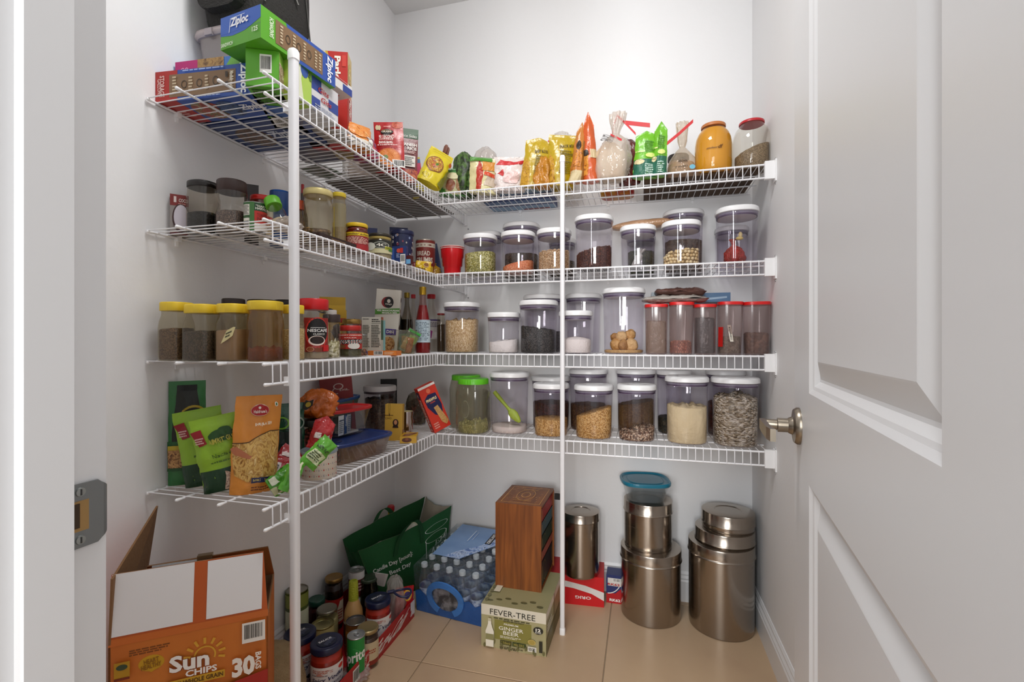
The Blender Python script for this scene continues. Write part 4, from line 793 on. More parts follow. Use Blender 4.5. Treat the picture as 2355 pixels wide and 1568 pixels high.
# third left shelf: yellow lidded square jars
YEL = M('#e6c52e', .42); DG = clear('#ebe7da', 0.05, '#b8a57c', .04); DG2 = clear('#ead9b8', 0.14, '#b89058', .10)
SEED = grain(['#5b4432', '#6f5540', '#4a3526', '#7d6249'], 380, bump=.7); SEEDD = grain(['#33281f', '#453428', '#231a14', '#54433a'], 340, bump=.7)
gy = 'yellow lidded square jars on the third left shelf'
SQ = [(.90, 0), (.98, .01), (1, .04), (1, .66), (.95, .78), (.84, .90), (.82, .94), (.82, 1)]
for i, (uL, uR, vt, X, lab, c) in enumerate([
    (370, 443, 693, -1.125, 'yellow lidded jar of brown seeds at the near wall end', ('brown_seeds', 'brown seeds in the jar nearest the wall', 'seeds', .60, SEED)),
    (427, 513, 698, -1.045, 'yellow lidded jar of very dark seeds, second from the wall end', ('dark_seeds', 'very dark seeds in the second yellow lidded jar', 'seeds', .58, SEEDD)),
    (501, 576, 697, -0.968, 'yellow lidded jar of tan powder with a paper scrap', ('tan_powder', 'tan powder in the jar with the paper scrap', 'powder', .60, M('#9b7c60', .85, bump=(30, .3)))),
    (570, 651, 690, -0.888, 'wide greasy yellow lidded jar with red powder in the bottom', ('red_powder', 'dark red powder low in the greasy jar', 'powder', .20, M('#7a2a12', .7, bump=(90, .5), mix=('#5a1c0c', 40, .5)), {'rough': .6})),
    (652, 698, 700, -0.862, 'yellow lidded jar of cream sesame behind the left pole', ('sesame', 'cream sesame seeds in the jar behind the pole', 'seeds', .62, grain(['#d6bd8e', '#e2cda2', '#c5a873'], 420)))]):
    x, y, r, h, D = jar('seed_jar', lab, uL, uR, vt, S3, SQ if i != 3 else [(.92, 0), (.98, .02), (1, .06), (1, .7), (.96, .84), (.90, .94), (.90, 1)], DG if i != 3 else DG2, YEL, .022, .93 if i != 3 else 1.0, X=X, group=gy, n=4 if i != 3 else 2.6, content=c, rib=True)
    if i == 2:
        b = B(); S = flat((-r * .1, -r * 1.0 - .001, h * .30), (r * .95, 0.0, .012), (r * .25, 0, .030), (0, -1, 0)); deco(b, S, [('p', [(0, 0), (.5, .1), (1, .25), (1.1, .9), (.9, 1), (.3, .95), (.15, .5)], '#d9cd97'), ('ln', .3, .3, .9, .8, 2, '#4a4a30')], w=r, h=.03); o = b.obj('paper_scrap', bpy.data.objects.get('seed_jar.002')); 
jar('coffee_jar', 'dark lidded jar behind the second yellow lidded jar', 508, 566, 685, S3, STRAIGHT, DG, M('#2a1c16', .4), .026, .95, X=-1.12, group='dark lidded jars behind the yellow ones', content=('coffee_powder', 'dark coffee in the back jar at left', 'coffee', .5, M('#3a2218', .8)))
jar('coffee_jar', 'dark lidded jar behind the greasy yellow lidded jar', 566, 640, 687, S3, STRAIGHT, DG, M('#241814', .4), .024, .95, X=-1.10, group='dark lidded jars behind the yellow ones')
jar('coffee_jar', 'dark lidded jar behind the sesame jar', 628, 690, 688, S3, STRAIGHT, DG, M('#241814', .4), .024, .95, X=-1.08, group='dark lidded jars behind the yellow ones')
# instant coffee jar
x, y, r, D = placeL(686, 757, .012); h = zat(685, D - r) - S3
art = ('#8f8578', [('p', [(0, 0), (1, 0), (1, 1), (0, 1)], '#8b2018'), ('e', .5, .56, .44, .46, '#c9352c'), ('e', .52, .60, .40, .38, '#120e0e'), ('t', .52, .64, .74, .11, 'NESCAFÉ', '#f0efec', 0, .02), ('r', .26, .705, .80, .716, '#f0efec'), ('t', .56, .53, .42, .07, 'CLÁSICO', '#e6e4de', 0, .01, .1), ('e', .48, .33, .30, .145, '#f1dcd0'), ('e', .49, .345, .25, .115, '#24120c'), ('e', .25, .08, .13, .07, '#8e4a28'), ('e', .50, .06, .12, .06, '#7a3c20'), ('ring', .25, .08, .13, .07, .02, '#d79a74'), ('r', .7, .02, .98, .2, '#c5161a')], .985)
jar('instant_coffee_jar', 'shapely coffee jar with red lid and black oval label', 686, 757, 685, S3, [(.86, 0), (.97, .015), (1.0, .10), (.99, .3), (.93, .5), (.90, .62), (.95, .78), (1, .86), (.86, .97), (.86, 1)], GLASS, M('#c8141c', .3), .030, .98, gap=.012, n=2.3,
    content=('chunky_salt', 'pale contents inside the instant coffee jar', 'powder', .72, M('#b9aa94', .9, bump=(60, .5))), label_art=art, label_z=(.12, .68), span=104, off=14)
jar('spice_jar', 'clear jar of dried herbs with brown and white cap', 742, 783, 722, S3, STRAIGHT, GLASS, M('#3a2c28', .4), .022, 1.0, gap=.012, content=('dried_garlic', 'pale green dried flakes in the brown capped jar', 'herbs', .38, grain(['#a7a075', '#c9c3a0', '#8d8657', '#e0dcc6'], 130), {'rough': .5}))
jar('spice_jar', 'white capped jar top behind the brown capped one', 748, 776, 712, S3, STRAIGHT, GLASS, M('#e6e4df', .4), .014, .9, X=-.93)
# yellow box, maroon pack and friends at the back
def boxL(name, label, uL, uR, vt, X, z, depth_, col, faces, vb=None, rz=None, tiltx=0, tilty=0, cat='box', group=None):
    """upright carton on a left shelf whose printed front looks towards the room (+x) or the camera"""
    y0, D0, _ = Wx(uL, X); y1, D1, _ = Wx(uR, X); w = abs(y1 - y0); D = (D0 + D1) / 2; zb = z if vb is None else zat(vb, D); h = zat(vt, D) - zb
    return carton(name, label, w, depth_, h, col, faces, (X, (y0 + y1) / 2, zb), R(90) if rz is None else rz, R(tiltx), R(tilty), cat=cat, group=group), w, h
def boxC(name, label, uL, uR, vt, X, z, dep, col, faces, turn=0, vb=None, rx=0, ry=0, cat='box', group=None, hh=None):
    """carton whose front faces the camera (plus turn degrees), centred in columns uL..uR at distance X from the axis"""
    x, y, r, D = placeL(uL, uR, 0, X); zb = z if vb is None else zat(vb, D); h = hh or zat(vt, D) - zb; w = 2 * r; a = math.atan2(y, x) - R(90) + R(turn)
    return carton(name, label, w / max(.3, math.cos(R(turn))), dep, h, col, faces, (x, y, zb), a, R(rx), R(ry), cat=cat, group=group), w, h
boxC('spice_box', 'yellow box with black oval behind the coffee jar', 735, 795, 683, -1.05, S3, .05, '#c9a227', {'front': [('r', 0, .86, 1, 1, '#b5901c'), ('e', .25, .76, .32, .05, '#1c1a16'), ('t', .25, .76, .4, .035, 'SPICY', '#e6d79a', 0, .02, .2), ('r', 0, .40, 1, .42, '#a8861a')]})
boxC('spice_box', 'small yellow box with red stripe and tiny print', 781, 797, 713, -.99, S3, .03, '#cfa41c', {'front': [('r', .1, .72, .9, .82, '#b8321c'), ('ln', .15, .55, .85, .7, 3, '#6a4a12')]})
x, y, r, D = placeL(790, 852, 0, -1.06)
pouch('snack_pouch', 'maroon pouch slumped behind the salsa jar', .085, .13, .03, foil('#7c1f1f', .4, 25, .5), [], [], (x, y, S3), math.atan2(y, x) - R(90), R(-6), R(14), seed=3)
x, y, r, D = placeL(783, 825, 0, -1.0)
pouch('snack_pouch', 'dark brown pouch tilted to the left near yellow boxes', .05, .125, .02, foil('#3a1d18', .35, 25, .5), [('r', .1, .1, .8, .55, '#b9b4ac'), ('bar', .2, .15, .7, .45)], [], (x, y, S3), math.atan2(y, x) - R(90), R(-4), R(-22), seed=5)
# salsa jar and jars behind it
sal = ('#b02a22', [('r', 0, .86, 1, 1, '#c03a2e'), ('t', .5, .90, .9, .08, 'CHUNKY HABANERO', '#f0dcd0', 0, .01), ('t', .5, .74, .4, .06, 'SALSA', '#f0dcd0'), ('t', .52, .48, .86, .30, 'TOSTITOS', '#f2f0ec', 2, .09), ('t', .52, .48, .86, .30, 'TOSTITOS', '#15110f', 2, .03), ('e', .62, .20, .2, .2, '#ddd8d0'), ('e', .2, .16, .16, .12, '#7a4a22')])
jar('salsa_jar', 'salsa jar with red lid band and red label', 779, 833, 748, S3, [(.93, 0), (1, .02), (1, .2), (.985, .24), (.985, .74), (1, .78), (.95, .88), (.86, .95), (.86, 1)], GLASS, M('#b3231d', .35), .016, .93, gap=.012, content=('green_salsa', 'dull herb layer in the bottom of the salsa jar', 'food', .26, M('#5c5a3c', .7, bump=(120, .6))), label_art=sal, label_z=(.26, .74), span=150)
jar('gold_lid_jar', 'jar with gold lid just behind the salsa jar', 786, 832, 733, S3, STRAIGHT, GLASS, M('#a8874a', .3, .8), .016, .95, X=-.955)
jar('snack_jar', 'clear jar with a few nuts beside the salsa jar', 822, 846, 768, S3, STRAIGHT, GLASS, M('#8d8d88', .3, .7), .006, .8, gap=.02, content=('brown_nuts', 'brown nuts at the bottom of the clear jar', 'nuts', .22, M('#7a4a30', .7), {'bits': (.005, [M('#8a5538', .5), M('#6d3d28', .5)], 1.1)}))
# nutrition label carton, masala box, snack carton
boxC('cereal_carton', 'white carton with nutrition table beside the salsa jar', 832, 876, 729, -.915, S3, .05, '#c9c5b9', {'front': [('ln', .05, .93, .45, .97, 1, '#33312c'), ('ln', .52, .86, .98, .96, 2, '#33312c'), ('r', .5, .83, .98, .84, '#33312c'), ('ln', .5, .2, .98, .8, 14, '#4a4842'), ('r', 0, 0, 1, .10, '#47307c'), ('ln', .05, .2, .42, .8, 14, '#6d6a62')],
    'right': [('r', 0, 0, 1, 1, '#c9c5b9'), ('r', 0, .4, .5, .92, '#3f5b44'), ('r', .5, .1, 1, .92, '#8cc3c4'), ('r', 0, .93, .5, 1, '#a5502a')]}, turn=-18)
boxC('masala_box', 'tall white masala box with round black emblem and green stripe', 856, 912, 665, -.955, S3, .03, '#d4d0c6', {'front': [('e', .47, .80, .24, .085, '#8e2428'), ('e', .53, .80, .20, .088, '#161412'), ('e', .53, .82, .07, .03, '#d9d5cb'), ('t', .53, .77, .28, .03, "Ching's", '#e8e4da', 0, .02, .1), ('p', [(0, .60), (1, .64), (1, .72), (0, .68)], '#4c8a2c'), ('t', .52, .672, .92, .028, 'VEG MANCHURIAN', '#f0efe8', 3, .03), ('t', .6, .638, .62, .026, 'MASALA MIX', '#f0efe8', 3, .03), ('r', .45, .30, .92, .39, '#46308a'), ('t', .68, .345, .3, .05, 'DIN', '#f0efe8'), ('e', .62, .16, .28, .11, food(['#6b3d20', '#a8703c', '#d0a870', '#4a2a16'], 60)), ('e', .28, .40, .12, .09, '#2e2a28')],
    'right': [('e', .5, .85, .3, .04, '#8e2428'), ('e', .55, .85, .25, .038, '#161412'), ('e', .5, .68, .3, .035, '#8d6a48'), ('e', .5, .42, .3, .04, '#8e2428'), ('e', .55, .42, .25, .038, '#161412'), ('e', .5, .25, .3, .035, '#8d6a48')]}, turn=-10, ry=4)
boxC('spice_box', 'olive box corner behind the tall masala box', 862, 905, 664, -1.01, S3, .02, '#7a6a3e', {}, ry=2)
boxC('snack_box', 'small flat orange box with barcode lying by the shelf edge', 846, 912, 0, -.848, S3, .035, '#d8762c', {'front': [('bar', .2, .1, .52, .95), ('r', .55, .1, .98, .9, '#e0843a'), ('ln', .58, .2, .95, .8, 3, '#f0c8a0')], 'top': [('r', .1, .1, .5, .9, '#e0a070')]}, turn=-28, hh=.016)
# clear square tub with zip bag
x, y, r, D = placeL(901, 957, .012); h = zat(760, D) - S3
t = thing('clear_tub', 'square clear plastic tub holding a green zip bag', 'tub', (x, y, S3), math.atan2(y, x) - R(80)); b = B(); TB = clear('#e9e8de', .10, '#b8b4a0', .05)
loft(b, [ring(r * .80, 0, 24, 6), ring(r * .98, h, 24, 6)], TB, True, True, False); b.obj('body', t)
b = B(); tube(b, ring(r * .99, h, 24, 6), .0016, TB, 6, closed=True); b.obj('rim', t)
single(B().add(*(lambda v: (v, [(0, 1, 2, 3)]))([(-.02, 0, 0), (.02, .001, 0), (.02, .001, .035), (-.02, 0, .035)]), '#8f7a4a'), 'tea_packet', 'yellow green tea packet standing in the clear tub', 'packet', (x + .004, y + .01, S3 + .002)) if False else None
pouch('zip_bag', 'clear zip bag with bright green slider in the tub', .050, .095, .012, clear('#dfe6d6', .25, '#b9c4a4', .1, (40, .6)), [('r', 0, .86, 1, .96, '#2f9a35'), ('r', .05, .1, .6, .6, '#9c7b3c'), ('r', .3, .35, .9, .75, '#7f9a4c')], [('r', 0, .86, 1, .96, '#2f9a35')], (x + .004, y - .004, S3 + .006), math.atan2(y, x) - R(80), R(-6), R(28), seed=8)
pouch('wafer_packet', 'orange brown wafer packet leaning in the clear tub', .022, .06, .01, '#a8622c', [], [], (x + .018, y - .002, S3 + .003), math.atan2(y, x) - R(80), 0, R(12), seed=9)
x, y, r, D = placeL(912, 935, 0, -.93)
pouch('tea_packet', 'green and yellow packet behind the clear tub', .045, .078, .012, '#4a7a34', [('r', .5, 0, 1, .9, '#b58c2a'), ('r', .1, .5, .45, .8, '#2c5a24')], [], (x, y, S3), math.atan2(y, x) - R(90), seed=2)
# bottles
BOT = [(.85, 0), (.97, .01), (1, .04), (1, .50), (.93, .60), (.62, .74), (.42, .84), (.36, .90), (.36, 1)]
def bottle(label, uL, uR, vt, X, z, glass, cap, caph=.022, capr=.40, prof=BOT, fillc=None, art=None, lz=(.15, .5), span=150, liquid=1.0, lab_name='bottle', metal=0, group=None):
    x, y, r, D = placeL(uL, uR, 0, X); h = zat(vt, D) - z; t = thing('sauce_bottle', label, lab_name, (x, y, z), 0, group); b = B()
    lathe(b, [(p[0] * r, p[1] * (h - caph)) for p in prof], glass, 32, cap1=False); b.obj('body', t)
    b = B(); q = r * capr; lathe(b, [(q, h - caph - .002), (q, h - .002), (q * .95, h), (q * .1, h)], M(cap, .3, metal), 28); b.obj('cap', t)
    if fillc:
        b = B(); pp = [(p[0] * r * .93, .002 + p[1] * (h - caph - .004)) for p in prof if p[1] <= liquid]; lathe(b, pp, M(fillc, .15), 32); b.obj('liquid', t)
    if art:
        b = B(); a = toward(x, y); S = cylS(r + .0008, h * lz[0], h * lz[1], a - span / 2, a + span / 2); deco(b, S, [('r', 0, 0, 1, 1, art[0])] + art[1], nseg=12, w=r * R(span), h=h * (lz[1] - lz[0]), eps=.0002); b.obj('label', t)
    return x, y, r, h
bottle('red syrup bottle with gold cap and pale label', 955, 990, 660, -.862, S3, clear('#f0d6d2', rough=.02), '#b8922e', .030, .46, [(.95, 0), (1, .02), (1, .48), (.92, .56), (.7, .72), (.52, .82), (.44, .88), (.44, 1)], '#8e0f1c', ('#b9cbd6', [('ln', .1, .08, .9, .92, 12, '#5a6a78'), ('r', .05, .97, .95, .99, '#8fa3b0')]), (.16, .50), 150, .86, metal=.8)
bottle('clear vinegar bottle with red cap and purple label', 972, 1012, 677, -.93, S3, GLASS, '#b81a22', .018, .48, BOT, None, ('#d5cfcc', [('e', .2, .78, .16, .12, '#2c2238'), ('p', [(.05, .1), (.5, .05), (.55, .4), (.3, .55), (.1, .35)], '#a02c84'), ('r', .62, .08, .95, .35, '#e9e5e2'), ('r', 0, .92, 1, 1, '#4a3a6a'), ('ln', .35, .6, .95, .88, 4, '#6a6470')]), (.22, .56), 160)
bottle('dark sauce bottle with gold cap behind the clear tub', 922, 950, 673, -.97, S3, clear('#cfc9bd', .0, rough=.03), '#9a8236', .020, .46, BOT, '#3a332a', None, liquid=.6, metal=.8)
bottle('black sauce bottle with red cap beside the masala box', 902, 926, 680, -1.0, S3, clear('#8f8a84', rough=.03), '#a3222a', .014, .46, BOT, '#141210', None, liquid=.8)
bottle('bottle with red cap just left of the red syrup', 939, 962, 677, -1.00, S3, GLASS, '#b01c24', .016, .46, BOT, None, None)
jar('small_jar', 'small jar with red lid squeezed by the tan rice canister', 1005, 1024, 720, S3, STRAIGHT, GLASSD, M('#8a1f20', .4), .008, .95, X=-.87, content=('brown_spice', 'brown spice in the small red lidded jar', 'spice', .7, M('#4a3826', .8)))

# ---------------------------------------------------------------- second left shelf
# coconut milk carton
boxC('coconut_carton', 'coconut milk carton with maroon top at the wall end', 391, 434, 448, -1.165, S2, .05, '#8e8580', {'front': [('r', 0, 0, 1, 1, '#8f8783'), ('r', 0, .72, 1, 1, '#7a1f1a'), ('t', .72, .86, .5, .09, 'COCO', '#d9c9c4', 0, .03), ('r', .2, .80, .34, .95, '#d9c9c4'), ('ln', .45, .74, .95, .80, 1, '#c98c84'), ('e', .58, .42, .46, .36, '#3a1a18'), ('e', .60, .44, .40, .31, '#cfc8d2'), ('r', 0, 0, 1, .06, '#5a2226'), ('t', .62, .19, .66, .05, 'net . 13.5', '#33282a')]}, turn=0)
jar('tea_jar', 'tall ribbed jar with black lid, dark tea in the bottom', 431, 505, 411, S2, [(.9, 0), (.98, .01), (1, .04), (1, .80), (.94, .88), (.92, 1)], GLASSD, M('#17120f', .3), .016, 1.0, loc=PB(431, 505, 536, S2), n=2.6, content=('tea_leaves', 'black tea leaves in the black lidded jar', 'tea', .42, M('#141312', .7, bump=(220, .9))), rib=False)
jar('coffee_jar', 'hourglass jar with wide brown lid holding brown seeds', 496, 571, 407, S2, [(.9, 0), (.98, .01), (1, .05), (1, .45), (.94, .55), (.84, .64), (.82, .68), (.90, .76), (.96, .86), (.94, 1)], GLASS, M('#2f1914', .45), .030, .96, loc=PB(496, 571, 533, S2), n=2.3, content=('mustard_seeds', 'brown mustard seeds in the hourglass jar', 'seeds', .48, grain(['#4a3a33', '#5d4b42', '#3a2c26', '#7a6459'], 420)))
boxC('cocoa_box', 'dark brown box with orange lettering behind the hourglass jar', 562, 595, 424, -1.06, S2, .04, '#1f1412', {'front': [('t', .45, .60, .6, .10, 'Dark', '#d87c2c', 0, .03, .1)]})
tom = ('#2f5a2c', [('r', .0, 0, .36, 1, '#2f5a2c'), ('r', .02, .54, .32, .92, '#dcd8cc'), ('ln', .04, .56, .30, .90, 8, '#45443c'), ('r', .04, 0, .32, .44, '#dcd8cc'), ('r', .05, .05, .3, .08, '#2a2a28'), ('r', .05, .12, .3, .16, '#2a2a28'), ('r', .05, .20, .3, .23, '#2a2a28'), ('r', .05, .28, .3, .33, '#2a2a28'), ('r', .48, .70, 1, .97, '#23452a'), ('t', .74, .88, .44, .08, '“HAPPY', '#e8e4d8', 0, .02), ('t', .74, .79, .46, .08, 'HARVEST', '#e8e4d8', 0, .02), ('r', .48, .26, 1, .70, '#b8281e'), ('t', .74, .56, .36, .12, 'TOMATO', '#7c1c16', 0, .03), ('t', .74, .42, .36, .12, 'PASTE', '#7c1c16', 0, .03), ('r', .48, 0, 1, .26, '#e0d9d2'), ('r', .34, 0, .48, 1, '#3c6e35')])
def can(label, uL, uR, vt, z, gap, art, X=None, body='#a9a9a6', lz=(.03, .97), span=170, top='#8c8c88', loc=None, h=None, off=0, pull=False, lidc=None, group=None, rim=True, roll=None):
    if loc: x, y, r, D, z = loc
    else: x, y, r, D = placeL(uL, uR, gap, X)
    if h is None: h = zat(vt, D - r) - z
    t = thing('food_can', label, 'can', (x, y, z), 0, group); b = B(); sm = M(body, .3, .85)
    lathe(b, [(r * .92, 0), (r * .97, .002), (r, .004), (r * .985, .006), (r * .985, h - .006), (r * 1.0, h - .004), (r * 1.0, h - .0005), (r * .98, h)], sm, 36, cap1=False)
    b.obj('body', t)
    b = B(); lathe(b, [(r * .98, h), (r * .955, h - .0003), (r * .95, h - .004), (r * .80, h - .0042), (r * .78, h - .0032), (r * .70, h - .0032), (r * .68, h - .0042), (r * .02, h - .004)], M(lidc or top, .3, .8 if not lidc else 0), 36, cap0=False)
    if pull: tube(b, [(.009 * math.cos(a), .004 + .007 * math.sin(a), h - .0025) for a in [2 * math.pi * k / 14 for k in range(14)]], .0012, sm, 6, closed=True); lathe(b, [(.003, h - .004), (.003, h - .0015)], sm, 10)
    b.obj('top', t)
    if art:
        b = B(); a = toward(x, y) + off; S = cylS(r * .987 + .0006, h * lz[0], h * lz[1], a - span / 2, a + span / 2); deco(b, S, [('r', 0, 0, 1, 1, art[0])] + art[1], nseg=14, w=r * R(span), h=h * (lz[1] - lz[0]), eps=.0002); b.obj('label', t)
    return x, y, r, h, D
can('tomato paste can with green, white and red label', 560, 613, 462, S2, .01, tom, loc=PB(560, 613, 532, S2), span=150)
jar('pickle_jar', 'jar with bright red lid behind the tomato paste can', 569, 628, 445, S2, STRAIGHT, GLASSD, M('#c22118', .32), .013, .97, loc=PB(574, 628, 548, S2), label_art=('#b8a27c', [('r', 0, .72, 1, 1, '#c9c2ae'), ('p', [(0, .3), (1, .42), (1, .72), (0, .72)], '#b52a20'), ('t', .72, .56, .5, .2, 'Vlasic', '#f0ece2', 0, .03, .2), ('t', .75, .22, .4, .10, 'FINE KIM', '#3c3420')]), label_z=(.1, .68), span=160)
can('blue can with grey top left of the pole, at the back', 620, 668, 435, S2, 0, ('#1f4a8c', [('r', 0, 0, 1, .1, '#16386e')]), X=-1.03, body='#1f4a8c', top='#8d9094')
# tilted green capped bottle
x, y, r, D = placeL(620, 668, 0, -.888)
t = thing('spice_bottle', 'tilted clear bottle with bright green ribbed cap', 'bottle', (x + .004, y, S2 + .012), 0, None, rx=R(-8), ry=R(-28)); b = B(); lathe(b, [(.6 * .022, 0), (.022, .004), (.022, .045), (.016, .060), (.016, .066)], GLASS, 28, cap1=False); b.obj('body', t)
b = B(); lathe(b, [(.0195, .064), (.0200, .066), (.0195, .086), (.018, .0885), (.001, .089)], M('#5fae20', .4), 36); b.obj('cap', t)
b = B(); lathe(b, [(.018, .002), (.019, .018), (.001, .019)], M('#c8b89a', .9), 24); b.obj('seasoning', t)
x, y, r, D = placeL(620, 700, 0, -.865)
b = B(); sack_mesh(b, [(.012, 0), (.034, .002), (.036, .012), (.026, .024), (.010, .034), (.004, .038)], clear('#f0ece8', .55, '#dcd2cb', .12, (45, .9)), seed=11, crum=.3, asp=1.0); single(b, 'plastic_bag', 'crumpled clear bag in front of the tilted green capped bottle', 'bag', (x, y, S2))
bottle('dark bottle with red pointed tip right of the pole', 684, 708, 424, -1.02, S2, clear('#7a3028', .3, '#5a1410', .1), '#a3151c', .028, .30, BOT, '#4a1210')
bottle('orange capped bottle tucked right of the pole', 680, 702, 462, -.95, S2, clear('#e0c8b0', .2, '#c09a70', .1), '#b8461c', .024, .8, BOT)
# almond jar, tall yellow jar
RIBJ = [(.93, 0), (1, .015), (1, .10), (.985, .12), (.985, .70), (1, .74), (.97, .82), (.87, .90), (.84, .93), (.84, 1)]
jar('nut_jar', 'glass jar with cream lid, brown almonds in the bottom', 694, 769, 428, S2, RIBJ, GLSM, M('#d2c285', .35, .3), .018, .92, loc=PB(694, 769, 557, S2), content=('almonds', 'brown almonds lying in the glass jar', 'nuts', .27, M('#4a3420', .7), {'bits': (.0075, [M('#7a5a34', .5), M('#8f6c42', .5), M('#66482a', .5), M('#a08050', .5)], .55)}))
jar('tall_jar', 'slim smoky jar with yellow lid behind the almonds', 763, 797, 440, S2, RIBJ, GLSM, M('#d8bd28', .4), .013, .95, X=-.90, label_art=(clear('#f0ead0', .3, '#d8cfa8'), [('r', .1, .0, .2, .9, '#cdb52a')], 1.0), label_z=(.15, .8), span=120, content=('dried_mushrooms', 'brown dried pieces in the slim smoky jar', 'food', .4, M('#8f7350', .8, bump=(60, .8))))
# flat chocolate box
ya, Da, _ = Wx(690, XL - .012); 
A_, B_ = G(757, 562, S2), G(829, 576, S2); la = (A_ + B_) / 2; la.x = XL - .010; la.z = S2
carton('chocolate_box', 'flat dark brown box lying along the shelf edge', .17, .04, .014, '#2c1712', {'front': [('ln', .3, .3, .7, .6, 1, '#8c6c4a')], 'bottom': []}, (XL - .012, la.y - .055, S2), R(90))
mar = ('#8c1c1e', [('r', 0, .80, 1, 1, '#d8b81e'), ('t', .5, .9, .9, .12, 'mazedaar achaar', '#5a3a10', 0, .01, .2), ('ln', .05, .35, .95, .74, 7, '#e0b8a8'), ('r', 0, 0, 1, .3, '#a01c20')])
jar('pickle_jar', 'red pickle jar with yellow lid and red label', 795, 847, 510, S2, STRAIGHT, clear('#d89a7c', .25, '#7a2a14', .04), M('#d8b41e', .35), .012, .98, gap=.012, content=('pickle', 'dark red pickle in the yellow lidded jar', 'food', .9, M('#6e1f10', .5, bump=(60, .5))), label_art=mar, label_z=(.05, .66), span=165)
fourc = ('#23241c', [('r', 0, 0, 1, .35, '#c9c39a'), ('e', .55, .62, .26, .24, '#c9ccc0'), ('e', .55, .62, .23, .21, '#23241c'), ('t', .55, .62, .30, .24, '4C', '#e8e6da', 0, .03), ('e', .2, .5, .18, .3, '#d8dacc'), ('r', .66, .30, .98, .52, '#b8b42a'), ('t', .82, .41, .28, .12, 'GREEN', '#3c5a20', 0, .02), ('r', .78, .2, .98, .34, '#3a7a34')])
jar('dip_jar', 'short wide glass jar with black and cream label', 844, 902, 534, S2, RIBJ, GLASS, M('#2b2418', .35), .010, .97, gap=.012, lid2='#b8a25a', content=('grated_cheese', 'pale grated cheese in the short wide jar', 'food', .5, M('#a79a78', .9, bump=(80, .5))), label_art=fourc, label_z=(.22, .72), span=150)
# blue flower tin, boxes in front
x, y, r, D = placeL(897, 953, .03); h = zat(533, D) - S2
flo = []
rnd = random.Random(2)
for k in range(60):
    a, c = rnd.random(), rnd.random(); q = rnd.uniform(.02, .045); col = rnd.choice(['#d8dce4', '#b89a8a', '#8c3a48', '#c9c3b8', '#8a98b8']); flo.append(('e', a, c, q * .8, q, col)); flo.append(('e', a, c, q * .25, q * .3, '#1a2450'))
t = thing('cookie_tin', 'dark blue tapered tub sprinkled with small white flowers', 'tin', (x, y, S2)); b = B(); NB2 = M('#18224c', .35)
lathe(b, [(r * .74, 0), (r * .76, .003), (r * .92, h - .014)], NB2, 40, cap1=False); b.obj('body', t)
b = B(); lathe(b, [(r * .96, h - .016), (r * .99, h - .013), (r * .98, h - .003), (r * .95, h), (r * .1, h)], M('#141c44', .3), 40); b.obj('lid', t)
def coneS(r0, r1, z0, z1, a0, a1):
    def S(x, y):
        a = R(a0 + (a1 - a0) * x); q = r0 + (r1 - r0) * y; return ((q * math.cos(a), q * math.sin(a), z0 + (z1 - z0) * y), (math.cos(a), math.sin(a), 0))
    return S
b = B(); a = toward(x, y); deco(b, coneS(r * .775, r * .925, .006, h - .018, a - 85, a + 85), [('r', 0, 0, 1, 1, '#161f46')] + flo, nseg=10, eps=.00003); b.obj('flower_print', t)
boxC('tea_box', 'navy box behind the short jar with cream label', 845, 868, 524, -.99, S2, .03, '#1a2350', {})
boxC('tea_box', 'long navy box top behind the flower tub', 896, 938, 523, -1.0, S2, .04, '#1b2450', {'front': [('ln', .1, .85, .9, .95, 1, '#8a90b8')]})
b = B(); sack_mesh(b, [(.01, 0), (.036, .004), (.040, .05), (.034, .105), (.012, .125)], clear('#e6dccb', .4, '#a58d6c', .1, (40, .8)), seed=13, crum=.15, asp=.6); x, y, r, D = placeL(860, 910, 0, -1.02); single(b, 'plastic_bag', 'clear bag with brownish contents behind the short jar', 'bag', (x, y, S2))
boxC('sachet_box', 'small blue sachet box with barcode before the flower tub', 899, 934, 566, -.845, S2, .018, '#22376c', {'front': [('r', .02, .1, .22, .9, '#3a58a0'), ('e', .5, .75, .12, .12, '#c8503c'), ('ln', .36, .35, .58, .6, 3, '#a8b4d8'), ('bar', .62, .05, .95, .55), ('r', .6, .62, .8, .9, '#b8302c')]}, turn=-22)
boxC('tea_box', 'low maroon box with pale blue sticker at the shelf edge', 898, 945, 588, -.838, S2, .02, '#4a1216', {'front': [('r', .62, .0, .98, .55, '#6aa5d0')]}, turn=-26)
bc = ('#7a241c', [('r', 0, .80, 1, .92, '#c9bfae'), ('ln', .1, .82, .9, .9, 1, '#6a2a20'), ('t', .42, .62, .5, .13, 'BREAD', '#d8cfc0', 0, .02), ('t', .45, .42, .66, .17, 'CRUMBS', '#d8cfc0', 0, .03), ('r', .4, .08, .8, .25, '#c9a83a')])
can('breadcrumb canister with red rim and brown label', 956, 1001, 549, S2, 0, bc, X=-.905, body='#c3bbac', top='#a8251d', span=160, lidc='#a32019')
b = B(); sack_mesh(b, [(.008, 0), (.030, .003), (.034, .02), (.026, .040), (.008, .052), (.012, .060)], clear('#f0d860', .75, '#dba91a', .2, (30, .9)), seed=17, crum=.25, pleats=8, asp=.8); x, y, r, D = placeL(975, 1020, .012); single(b, 'sweets_bag', 'gathered yellow clear bag left of the red cups', 'bag', (x, y, S2), R(20))
x, y, r, D = placeL(952, 990, .006)
pouch('sweets_pouch', 'flat yellow pouch with round brown seal at the shelf edge', .060, .050, .022, foil('#d8b01c', .35, 25, .4), [('e', .72, .62, .17, .22, '#8c5a26'), ('ring', .72, .62, .17, .22, .03, '#d8b070'), ('t', .35, .25, .6, .22, 'Mango', '#6a4a12', 0, .01, .2)], [], (x, y, S2), math.atan2(y, x) - R(96), R(-14), R(6), seed=6)
